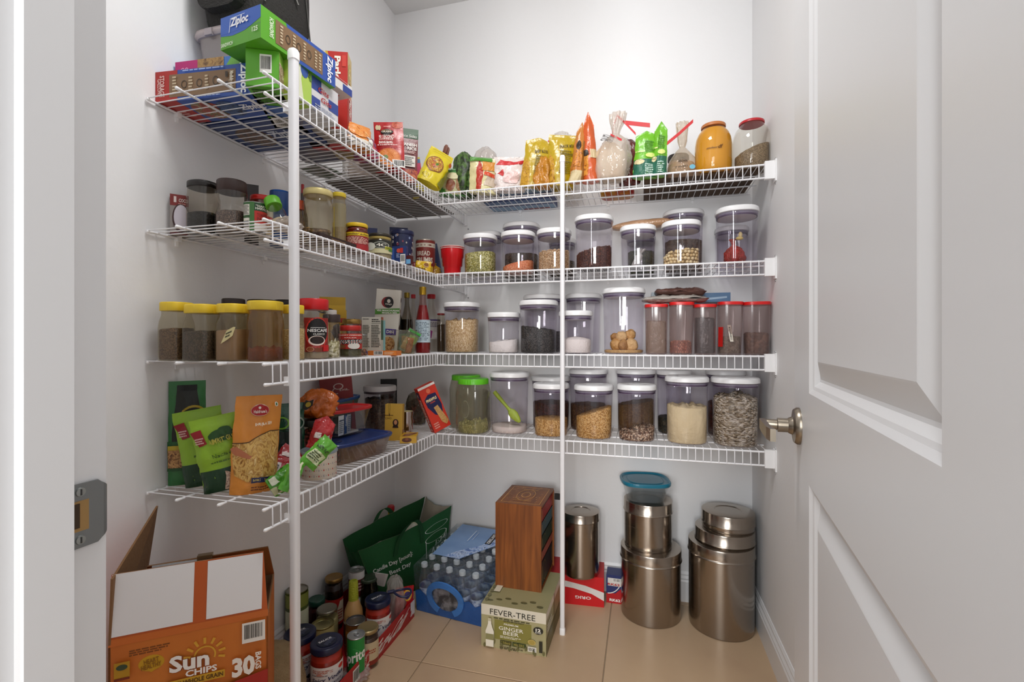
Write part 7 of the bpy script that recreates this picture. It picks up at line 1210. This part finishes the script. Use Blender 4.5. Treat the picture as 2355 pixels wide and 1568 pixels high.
panel('back_flap', [(w / 2, d, h), (-w / 2, d, h), (-w / 2 + .02, d - .035, h + .085), (w / 2 - .012, d - .035, h + .088)], e, M('#a8441c', .4, mix=('#8a3018', 12, .6)), M('#a8441c', .4, mix=('#8a5a2c', 12, .6)))
b = B(); b.add([(-w / 2 + .03, d - .0425, h + .015), (-.02, d - .0475, h + .015), (-.02, d - .045, h + .086), (-w / 2 + .03, d - .043, h + .086)], [(0, 1, 2, 3)], WH); b.obj('white_patch', t)
b = B(); box(b, -.022, d - .05, h + .02, .01, d - .034, h + .094, clear('#c9b89c', .4, '#a89070', .15)); b.obj('packing_tape', t)
panel('side_flap', [(w / 2, 0, h), (w / 2, d, h), (w / 2 - .02, d - .02, h - .06), (w / 2 - .02, .02, h - .06)][::-1], .003, OR2, CRD)
# burlap rice sack
b = B(); sack_mesh(b, [(.05, 0), (.088, .01), (.095, .08), (.085, .15), (.05, .20), (.015, .215)], M('#a8906c', .95, bump=(220, .8), mix=('#8f7754', 30, .5)), seed=70, crum=.10); single(b, 'rice_sack', 'tan burlap sack between the chips carton and the red tray', 'sack', (-1.05, 1.155, 0))
# ---------------------------------------------------------------- red soda tray and what stands in it
tx0, tx1, ty0, ty1 = -1.180, -.880, 1.235, 1.735
t = thing('soda_tray', 'red cardboard soda tray with white script on its side', 'tray', ((tx0 + tx1) / 2, (ty0 + ty1) / 2, 0)); TRD = M('#a8121a', .45); hw_, hl_ = (tx1 - tx0) / 2, (ty1 - ty0) / 2
b = B(); box(b, -hw_, -hl_, 0, hw_, hl_, .004, TRD); b.obj('base', t)
for nm, q in (('side', (-hw_, -hl_, .004, -hw_ + .003, hl_, .075)), ('side', (-hw_ + .003, -hl_, .004, hw_ - .003, -hl_ + .003, .06)), ('side', (-hw_ + .003, hl_ - .003, .004, hw_ - .003, hl_, .06))): b = B(); box(b, *q, TRD); b.obj(nm, t)
b = B(); box(b, hw_ - .003, -hl_, .004, hw_, hl_, .072, TRD)
deco(b, flat((hw_, -hl_, .004), (0, 2 * hl_, 0), (0, 0, .068), (1, 0, 0)), [('t', .62, .52, .52, .62, 'Coca-Cola', '#e8e0dc', 0, .02, .35), ('ring', .55, .30, .22, .12, .015, '#e8e0dc', 200, 340), ('bar', .16, .15, .24, .85), ('t', .30, .5, .7, .03, 'RECYCLE', '#e0c8c4', 90, .02), ('t', .34, .86, .08, .12, 'ORIG TASTE', '#e0c8c4'), ('r', .93, .2, 1, 1, '#d8d4d6')], w=2 * hl_, h=.068); b.obj('side', t, None, 'tray side with white script')
def top_at(u, v, ztop, px=None, r=None):
    p = G(u, v, ztop); D = depth(p.x, p.y); c = 1 / math.hypot(1, (u - CX) / FPX); return p.x, p.y, (r or px * D * c / (2 * FPX)), D
TZ = .005
def tj(u, v, h, px, z=TZ): x, y, r, D = top_at(u, v, z + h, px); return (x, y, r, D, z)
prl = ('#4a5a24', [('r', 0, .80, 1, 1, '#7f8a3c'), ('e', .26, .55, .24, .19, '#e8e6de'), ('e', .74, .55, .24, .19, '#e8e6de'), ('p', [(.02, .66), (.45, .55), (.48, .70), (.02, .80)], '#4a5a24'), ('p', [(.98, .66), (.55, .55), (.52, .70), (.98, .80)], '#4a5a24'), ('e', .30, .52, .12, .08, '#15120f'), ('e', .70, .52, .12, .08, '#15120f'), ('r', .0, .30, 1, .42, '#a8322c'), ('t', .5, .36, .9, .10, 'PRINGLES', '#f0d8cc', 0, .04), ('r', 0, 0, 1, .2, '#22301c')])
prl = ('#4a5a24', [('r', 0, .80, 1, 1, '#7f8a3c'), ('r', 0, .45, 1, .75, '#c9cdb0'), ('r', .0, .30, 1, .42, '#a8322c'), ('t', .5, .36, .9, .10, 'PRINGLES', '#f0d8cc', 0, .04), ('r', 0, 0, 1, .2, '#22301c')])
can('tall green crisp tube with clear grey lid', 656, 710, 0, 0, 0, prl, loc=tj(683, 1354, .235, 53), h=.235, body='#6a7430', lidc='#8f8c80', span=170)
SJ = [(.88, 0), (.97, .015), (1, .05), (1, .72), (.96, .80), (.88, .86), (.86, 1)]
SG = clear('#f0d0c4', .1, '#a83420', .03)
sau = ('#e2dedc', [('ln', .12, .80, .6, .92, 2, '#c07a6c'), ('t', .36, .84, .5, .10, "RAO'S", '#c9a49c', 0, .01), ('e', .84, .86, .09, .075, '#c8382c'), ('t', .50, .60, .80, .17, 'Spicy Vodka', '#2a2a50', 6, .02, .3), ('ln', .1, .70, .5, .76, 1, '#8a8a90'), ('t', .7, .46, .28, .06, 'sauce', '#3a3a5a', 6, .0, .3), ('t', .52, .26, .86, .14, 'HOMEMADE', '#22263c', 4, .05), ('ln', .2, .08, .8, .16, 2, '#8a8a90'), ('p', [(.2, .74), (.3, .84), (.4, .74)], '#c98c80')])
def sauce(label, loc, h, off=0, tag2='SAUCE'):
    x, y, r, D, z = loc; jar('sauce_jar', label, 0, 0, 0, z, SJ, SG, M('#161c3c', .3), .020, 1.0, loc=loc, h=h, content=('vodka_sauce', label.replace('jar', 'jar contents'), 'sauce', .93, M('#a32a18', .45)), label_art=sau, label_z=(.08, .66), span=150, off=off, group='vodka sauce jars with navy lids')
    b = B(); deco(b, flat((-r * .7, -r * .7, h), (r * 1.4, 0, 0), (0, r * 1.4, 0), (0, 0, 1)), [('e', .5, .5, .46, .46, '#1a2034'), ('t', .42, .5, .62, .14, 'SAUCE', '#d8d8dc', 62, .04), ('ln', .55, .2, .8, .8, 7, '#5a607a')], w=1, h=1, eps=.0004); b.obj('lid_print', bpy.data.objects[last_jar()])
def last_jar(): return sorted([o.name for o in bpy.data.objects if o.name.startswith('sauce_jar')])[-1]
sauce('front sauce jar with navy lid and full white label', tj(751, 1473, .158, 76), .158, 6)
sauce('sauce jar with navy lid behind the near pole', tj(690, 1452, .158, 76), .158, 40)
sauce('sauce jar with navy lid beside the striped plastic wrap', tj(869, 1374, .156, 60), .156, 20)
jar('relish_jar', 'jar with dark green lid behind the crisp tube', 0, 0, 0, 0, SJ, clear('#d8a89c', .2, '#5a1c18', .05), M('#1d4a3c', .4), .018, 1.0, loc=(-1.155, 1.500, .029, 1.75, TZ), h=.152, content=('relish', 'dark red relish under the dark green lid', 'sauce', .9, M('#4a1612', .5)))
jar('small_jar', 'glass jar with silver lid in the middle of the tray', 0, 0, 0, 0, SJ, GLASS, M('#8d8a7c', .3, .8), .010, .86, loc=tj(752, 1397, .150, 56), h=.150, content=('pickled_garlic', 'pale food in the silver lidded jar', 'food', .8, M('#a39a6c', .7, bump=(60, .6))))
can('flat gold rimmed tin in the tray left of the front jars', 712, 770, 0, 0, 0, ('#b9ab70', [('ln', .2, .5, .8, .8, 2, '#5a4a2a')]), loc=tj(742, 1433, .128, 54), h=.128, body='#a8965a', top='#a8a070')
jar('chilli_jar', 'red labelled jar with gold lid at the back of the tray', 0, 0, 0, 0, SJ, clear('#b8a090', .2, '#3a1c12', .05), M('#9c7a44', .3, .8), .014, .98, loc=tj(768, 1325, .195, 43), h=.195, content=('chilli_oil', 'dark chilli oil in the red labelled jar', 'sauce', .92, M('#241510', .4)), label_art=('#b32a24', [('p', [(.05, .3), (.35, .35), (.3, .65), (.1, .6)], '#1c1412'), ('p', [(.12, .4), (.3, .42), (.2, .6)], '#d8962c'), ('p', [(.55, .1), (.98, .1), (.98, .9), (.75, .9), (.6, .5)], '#d9cdb4'), ('ln', .65, .2, .95, .6, 4, '#a8442c')]), label_z=(.12, .62), span=150)
for k in range(2):
    can(['lower white can of the small stack at the tray back', 'upper white can with ring pull at the tray back'][k], 0, 0, 0, 0, 0, ('#6a1c24', [('r', 0, .7, 1, 1, '#d8d8d8'), ('ln', .1, .2, .9, .6, 3, '#d8b8b8')]), loc=(-1.088, 1.652, .030, 1.9, TZ + k * .0995), h=.099, top='#d3d5d6', pull=True, group='white cans stacked two high')
# squeeze bottle
x, y, r, D, z = tj(813, 1335, .225, 26); r = .0275
t = thing('dressing_bottle', 'bottle of tan dressing with yellow green cap', 'bottle', (x, y, TZ)); hh = .225; r = .034
b = B(); lathe(b, [(r * .9, 0), (r, .006), (r, hh * .42), (r * .92, hh * .54), (r * .55, hh * .68), (r * .45, hh * .72)], M('#c49a62', .3), 32); b.obj('body', t)
b = B(); lathe(b, [(r * .52, hh * .70), (r * .52, hh * .72), (r * .46, hh - .004), (r * .42, hh), (r * .3, hh), (r * .28, hh - .003), (r * .02, hh - .003)], M('#a8b02c', .5, bump=(200, .5)), 28); b.obj('cap', t)
b = B(); a = toward(x, y); deco(b, cylS(r + .0006, .01, hh * .40, a - 80, a + 80), [('r', 0, 0, 1, 1, '#5c3a24'), ('r', 0, .9, 1, 1, '#cfc6b4'), ('r', .3, .1, .7, .9, '#d8d2c8'), ('t', .5, 1.25, .4, .12, 'Brianna', '#7a4a24', 0, .02)], nseg=8); b.obj('label', t)
jar('olive_jar', 'dark glass jar with clear lid beside the green tote', 0, 0, 0, 0, SJ, clear('#8c9c7c', .1, '#2c3a24', .03), M('#3c4a3a', .2), .012, .98, loc=tj(848, 1326, .165, 44), h=.165, content=('dark_olives', 'dark olives at the base of the jar by the tote', 'food', .6, M('#2a3018', .4, bump=(60, .6))))
can('plain silver topped can in the middle of the tray', 0, 0, 0, 0, 0, ('#7a4a1c', [('r', 0, .6, 1, .8, '#b87a2c')]), loc=tj(818, 1425, .118, 46), h=.118, top='#77777a')
can('green soda can with silver top and white lettering', 0, 0, 0, 0, 0, ('#1f8a3c', [('p', [(0, 0), (.35, 0), (.15, .6), (0, .7)], '#12401f'), ('t', .55, .45, .95, .40, 'Sprite', '#eef2ee', 14, .03, .25), ('ring', .5, .45, .3, .3, .01, '#4ab060', 0, 90)]), loc=tj(819, 1458, .115, 42, .030), h=.115, top='#b5b8ba', body='#c0c2c4', pull=True, span=176, off=-22)
jar('spread_jar', 'small jar with gold lid and cream label at the tray edge', 0, 0, 0, 0, SJ, GLASS, M('#a8946a', .3, .7), .012, 1.0, loc=tj(846, 1440, .125, 50), h=.125, content=('brown_spread', 'brown spread in the small gold lidded jar', 'food', .8, M('#3c2418', .5)), label_art=('#cdbb98', [('ln', .2, .5, .8, .7, 2, '#a8442c'), ('r', 0, 0, 1, .2, '#8a2c20')]), label_z=(.1, .7), span=150)
b = B(); sack_mesh(b, [(.03, 0), (.042, .004), (.040, .020), (.02, .029)], CLP, seed=71, crum=.2); x, y, r, D, z = tj(819, 1458, .115, 42, .03); single(b, 'plastic_bag', 'flattened clear bag under the green soda can', 'bag', (x, y, .005))
b = B(); sack_mesh(b, [(.02, 0), (.034, .01), (.036, .10), (.030, .16), (.014, .185)], CLP, seed=72, crum=.25); single(b, 'plastic_bag', 'crumpled clear wrap standing in the tray by the third sauce jar', 'bag', (-.925, 1.665, TZ))
pouch('chocolate_bag', 'glossy red sweets bag with yellow badge in the tray corner', .075, .125, .04, foil('#b0161c', .2, 28, .7), [('e', .6, .75, .26, .16, '#d8a42c'), ('e', .6, .75, .18, .11, '#3c2a6a'), ('r', .2, .1, .8, .3, '#8a1218')], [], (-.905, 1.690, TZ), R(52), R(-8), R(8), seed=73)
t = thing('tape_ring', 'dark blue plastic ring with a tag lying over the sauce jar', 'ring', (0, 0, 0)); p = G(926, 1362, .165); t.location = p; b = B(); tube(b, [(.032 * math.cos(a), .026 * math.sin(a), .004 * math.sin(a * 2)) for a in [2 * math.pi * k / 30 for k in range(30)]], .0042, M('#1c2248', .35), 8, closed=True); b.obj('ring_body', t)
b = B(); tube(b, [(-.034, 0, 0), (-.055, -.012, -.002)], [.007, .006], M('#1c2248', .35), 8); b.obj('tab', t)
x, y, _, D = top_at(885, 1320, .19, 30); b = B(); loft(b, [[(-.022, 0, 0), (.004, -.004, 0), (.010, .0, 0), (-.016, .004, 0)], [(-.034, 0, .045), (.018, -.008, .052), (.026, .0, .05), (-.026, .008, .046)]], M('#c9c5c2', .7), False); single(b, 'paper_napkin', 'small white folded paper standing behind the sauce jar', 'paper', (-.985, 1.672, .14))
# ---------------------------------------------------------------- green tote bag
t = thing('tote_bag', 'green reusable tote bag with beige lining and white lettering', 'bag', (-1.0, 1.85, 0)); O = Vector((-1.0, 1.85, 0)); TG = M('#14572a', .75, bump=(300, .25)); TL_ = M('#a89f90', .8)
fb = [Vector((-1.045, 1.765, 0)), Vector((-.895, 2.06, 0))]; ft = [Vector((-1.075, 1.640, .282)), Vector((-.872, 2.10, .325))]
bb_ = [Vector((-1.165, 1.80, 0)), Vector((-1.10, 2.115, 0))]; bt = [Vector((-1.180, 1.69, .295)), Vector((-1.02, 2.128, .345))]
def tote(b0, b1, t0, t1, sag, bul, ph):
    def S(x, y):
        p = (b0.lerp(b1, x)).lerp(t0.lerp(t1, x), y); n = (b1 - b0).cross(Vector((0, 0, 1))).normalized()
        f = math.sin(math.pi * x) * math.sin(math.pi * min(y, .9)) * bul + .006 * nz((x * 6, y * 3, ph), 1, 80) * (.3 + y) + .004 * math.sin(x * 21 + ph) * y
        p = p + n * f; p.z -= sag * math.sin(math.pi * x) * y; return p - O, n
    return S
def gridS(b, S, mat, nx=20, ny=12, flip=False, off=0.0):
    vs = [tuple(S(i / nx, j / ny)[0] + S(i / nx, j / ny)[1] * off) for j in range(ny + 1) for i in range(nx + 1)]
    b.add(vs, [(j * (nx + 1) + i, j * (nx + 1) + i + 1, (j + 1) * (nx + 1) + i + 1, (j + 1) * (nx + 1) + i)[::-1 if flip else 1] for j in range(ny) for i in range(nx)], mat, True)
SF = tote(fb[0], fb[1], ft[0], ft[1], .012, .02, 0); SB = tote(bb_[0], bb_[1], bt[0], bt[1], -.004, -.004, 2); SL = tote(bb_[0], fb[0], bt[0], ft[0], .03, -.01, 4); SR = tote(fb[1], bb_[1], ft[1], bt[1], .02, -.01, 5)
b = B(); gridS(b, SF, TG, off=.0006); gridS(b, SF, TL_, off=-.0006)
deco(b, lattice(lambda x, y: SF(x, y)[0] + SF(x, y)[1] * .0006, 20, 12, Vector((1, -.4, 0))), [('t', .27, .62, .44, .085, 'Candle Day [noun]:', '#dfe6e0', 3, .02), ('t', .33, .49, .25, .085, 'Best Day', '#dfe6e0', 3, .02), ('ring', .80, .70, .15, .06, .008, '#dfe6e0'), ('r', .655, .45, .662, .70, '#dfe6e0'), ('r', .94, .45, .947, .72, '#dfe6e0'), ('ring', .80, .84, .15, .05, .008, '#dfe6e0'), ('t', .80, .52, .2, .14, 'Ans', '#dfe6e0', 10, .0, .2), ('t', .85, .63, .14, .07, '1:24', '#dfe6e0', 10, .0, .2)], eps=.0012, nseg=10, w=.45, h=.3)
b.obj('front_panel', t)
for nm, S in (('back_panel', SB), ('side_panel', SL), ('side_panel', SR)): b = B(); gridS(b, S, TG, 10, 8, off=.0006); gridS(b, S, TL_, 10, 8, off=-.0006); b.obj(nm, t)
b = B(); b.add([tuple(p - O + Vector((0, 0, .002))) for p in (fb[0], fb[1], bb_[1], bb_[0])], [(0, 1, 2, 3)], TG); b.obj('base_panel', t)
for S, nm in ((SF, 'front'), (SB, 'back')):
    b = B(); N = 18; pts = []; wv = (S(.6, 1)[0] - S(.4, 1)[0]).normalized() * .012
    P0, P1 = S(.30, .72)[0], S(.62, .72)[0]; n = S(.5, .8)[1] * (.004 if nm == 'front' else -.004); rise = .055 if nm == 'front' else .035; rings = []
    for k in range(N + 1):
        f = k / N; p = P0.lerp(P1, f) + n; p.z += (.9 if nm == 'front' else 1.0) * (.085 + rise) * math.sin(math.pi * f) ** .5
        if nm == 'front': p += S(.5, .8)[1] * .03 * math.sin(math.pi * f)
        rings.append([tuple(p - wv * .9), tuple(p + wv * .9), tuple(p + wv * .9 + n * .2), tuple(p - wv * .9 + n * .2)])
    loft(b, rings, M('#104a24', .8), False); b.obj('handle', t)
b = B(); sack_mesh(b, [(.02, 0), (.055, .01), (.058, .12), (.04, .235), (.01, .262)], M('#8aa02c', .4, mix=('#c9c4bc', 9, .8), bump=(30, .5)), seed=81, crum=.12, asp=.9); single(b, 'grocery_packet', 'yellow green packet showing inside the green tote', 'packet', (-1.02, 2.0, .003))
b = B(); sack_mesh(b, [(.02, 0), (.05, .01), (.052, .12), (.03, .215), (.01, .235)], M('#bdb6b0', .5, mix=('#6a2c24', 12, .9), bump=(30, .5)), seed=82, crum=.12, asp=.9); single(b, 'grocery_packet', 'white and brown packet inside the near side of the tote', 'packet', (-1.085, 1.83, .003))
x, y, r, D = top_at(904, 1165, .40, 17); bt_ = thing('oil_bottle', 'yellow bottle with red cap behind the green tote', 'bottle', (-1.145, 2.02, 0)); hh = zat(1162, depth(-1.145, 2.02)); b = B(); lathe(b, [(.03, 0), (.034, .01), (.034, hh * .6), (.014, hh * .86), (.014, hh * .93)], M('#b8a42c', .25), 28); b.obj('body', bt_); b = B(); lathe(b, [(.016, hh * .925), (.017, hh - .006), (.014, hh), (.002, hh)], M('#b01c24', .35), 24); b.obj('cap', bt_)
# ---------------------------------------------------------------- case of water bottles
A_, B_ = G(960, 1402, 0), G(1108, 1441, 0); rzc = math.atan2(B_.y - A_.y, B_.x - A_.x); wc = (B_ - A_).length; nc, nr = 5, 6; sp = wc / nc; dc = sp * nr
TC = Matrix.Translation((A_ + B_) / 2) @ Matrix.Rotation(rzc, 4, 'Z') @ Matrix.Rotation(R(7), 4, 'X') 
BC = clear('#f8fbfd', .08, '#dde6ec', .03); CPW = M('#ccd2d8', .4); rb = sp * .47; hbt = .192
b0 = B(); lathe(b0, [(rb * .75, .001), (rb * .95, .004), (rb, .012), (rb * .95, .03), (rb, .045), (rb, .10), (rb * .9, .125), (rb * .62, .158), (rb * .42, .172), (rb * .40, .178)], BC, 22, cap1=False); m_body = b0.mesh('bottle_body')
b0 = B(); lathe(b0, [(rb * .48, .177), (rb * .48, .189), (rb * .44, hbt), (rb * .02, hbt)], CPW, 18); m_cap = b0.mesh('bottle_cap')
b0 = B(); lathe(b0, [(rb * 1.005, .050), (rb * 1.005, .098)], M('#4a6aa8', .4, mix=('#c8d4e8', 60, .8)), 22, cap0=False, cap1=False); m_lab = b0.mesh('bottle_label')
for j in range(nr):
    for i in range(nc):
        o = bpy.data.objects.new('water_bottle', None); C.objects.link(o); o.matrix_world = TC @ Matrix.Translation(((i + .5 - nc / 2) * sp, (j + .5) * sp, .003)); o.rotation_mode = 'XYZ'
        tag(o, 'small clear water bottle with white cap inside the blue shrink wrapped case', 'bottle', 'water bottles in the shrink wrapped case')
        for nm, me in (('body', m_body), ('cap', m_cap), ('label', m_lab)): q = bpy.data.objects.new(nm, me); C.objects.link(q); q.parent = o
t = thing('shrink_wrap', 'clear and blue plastic wrap with ring handle around the water bottles', 'wrap', (0, 0, 0)); t.matrix_world = TC; FILM = clear('#f3f6f8', .05, '#d8e2ea', .04, (30, .6)); hw = wc / 2 + .002; ht = hbt + .004
BLF = M('#2f62a8', .25, bump=(18, .5), mix=('#1f4a8c', 8, .5))
b = B(); vs = []; nx_, ny_ = 20, 20
vs = [((i / nx_ - .5) * 2 * hw, -.002 + (j / ny_) * (dc + .004), ht + .003 * nz((i * .9, j * .9, 0), 1, 3)) for j in range(ny_ + 1) for i in range(nx_ + 1)]
b.add(vs, [(j * (nx_ + 1) + i, j * (nx_ + 1) + i + 1, (j + 1) * (nx_ + 1) + i + 1, (j + 1) * (nx_ + 1) + i) for j in range(ny_) for i in range(nx_) if not (i >= 8 and j >= 10)], FILM, True)
for (p, q) in (((-hw, -.002), (hw, -.002)), ((hw, -.002), (hw, dc + .002)), ((-hw, dc + .002), (-hw, -.002))):
    b.add([(p[0], p[1], .09), (q[0], q[1], .09), (q[0], q[1], ht), (p[0], p[1], ht)], [(0, 1, 2, 3)], FILM)
b.obj('clear_film', t)
b = B()
for (p, q) in (((-hw, -.002), (hw, -.002)), ((hw, -.002), (hw, dc + .002)), ((-hw, dc + .002), (-hw, -.002))):
    N = 12; vs = []
    for k in range(N + 1):
        f = k / N; x_, y_ = p[0] + (q[0] - p[0]) * f, p[1] + (q[1] - p[1]) * f; vs += [(x_, y_, .001), (x_, y_, .086 + .012 * math.sin(k * 2.1))]
    b.add(vs, [(2 * k, 2 * k + 2, 2 * k + 3, 2 * k + 1) for k in range(N)], BLF, True)
b.obj('blue_film', t)
b = B(); x0, x1, y0, y1 = -hw * .40, hw, dc * .40, dc + .002; z_ = ht + .002
b.add([(-hw * .8, dc * .26, z_), (hw * .05, dc * .26, z_), (hw, dc * .80, z_), (hw, y1, z_), (-hw * .8, y1, z_)], [(0, 1, 2, 3, 4)], M('#6d8fc0', .3, mix=('#86a6d0', 10, .5)))
x0, y0 = -hw * .8, dc * .26; deco(b, flat((x0, y0, z_), (x1 - x0, 0, 0), (0, y1 - y0, 0), (0, 0, 1)), [('p', [(.20, 0), (.47, 0), (1, .73), (1, .95), (.85, .85), (.62, .45), (.35, .2)], food(['#4a6aa8', '#8aa8dc', '#c8d8f0', '#3a5a98'], 30)), ('r', .66, .52, .76, .86, '#1c1a1c'), ('t', .71, .69, .30, .06, 'KIRKLAND', '#e8e8ea', 90, .03), ('e', .88, .86, .06, .09, '#5a9a3c'), ('r', .35, .5, .37, .85, '#b8cce8'), ('r', .42, .55, .43, .8, '#b8cce8')], w=x1 - x0, h=y1 - y0, eps=.0006); b.obj('printed_film', t)
b = B(); N = 26; rgs = []
for k in range(N + 1):
    a = R(-62 + 304 * k / N); c, s = math.cos(a), math.sin(a); rgs.append([(.060 * c, -.010 - .012 * max(s, 0), .085 + .052 * s), (.060 * c, -.004 - .012 * max(s, 0), .085 + .052 * s), (.084 * c, -.003 - .012 * max(s, 0), .085 + .076 * s), (.084 * c, -.009 - .012 * max(s, 0), .085 + .076 * s)])
loft(b, rgs, M('#3f7cc8', .3, bump=(30, .3)), False); hd_ = b.obj('ring_handle', t); hd_.location = (-.006, 0, .0)
b = B(); N = 24; b.add([(-.006, -.0035, .085)] + [(-.006 + .062 * math.cos(2 * math.pi * k / N), -.0035, .085 + .054 * math.sin(2 * math.pi * k / N)) for k in range(N)], [(0, 1 + k, 1 + (k + 1) % N) for k in range(N)], M('#8c9098', .25, .2, bump=(40, 1.0), mix=('#45484e', 25, .9))); b.obj('crumpled_film', t)
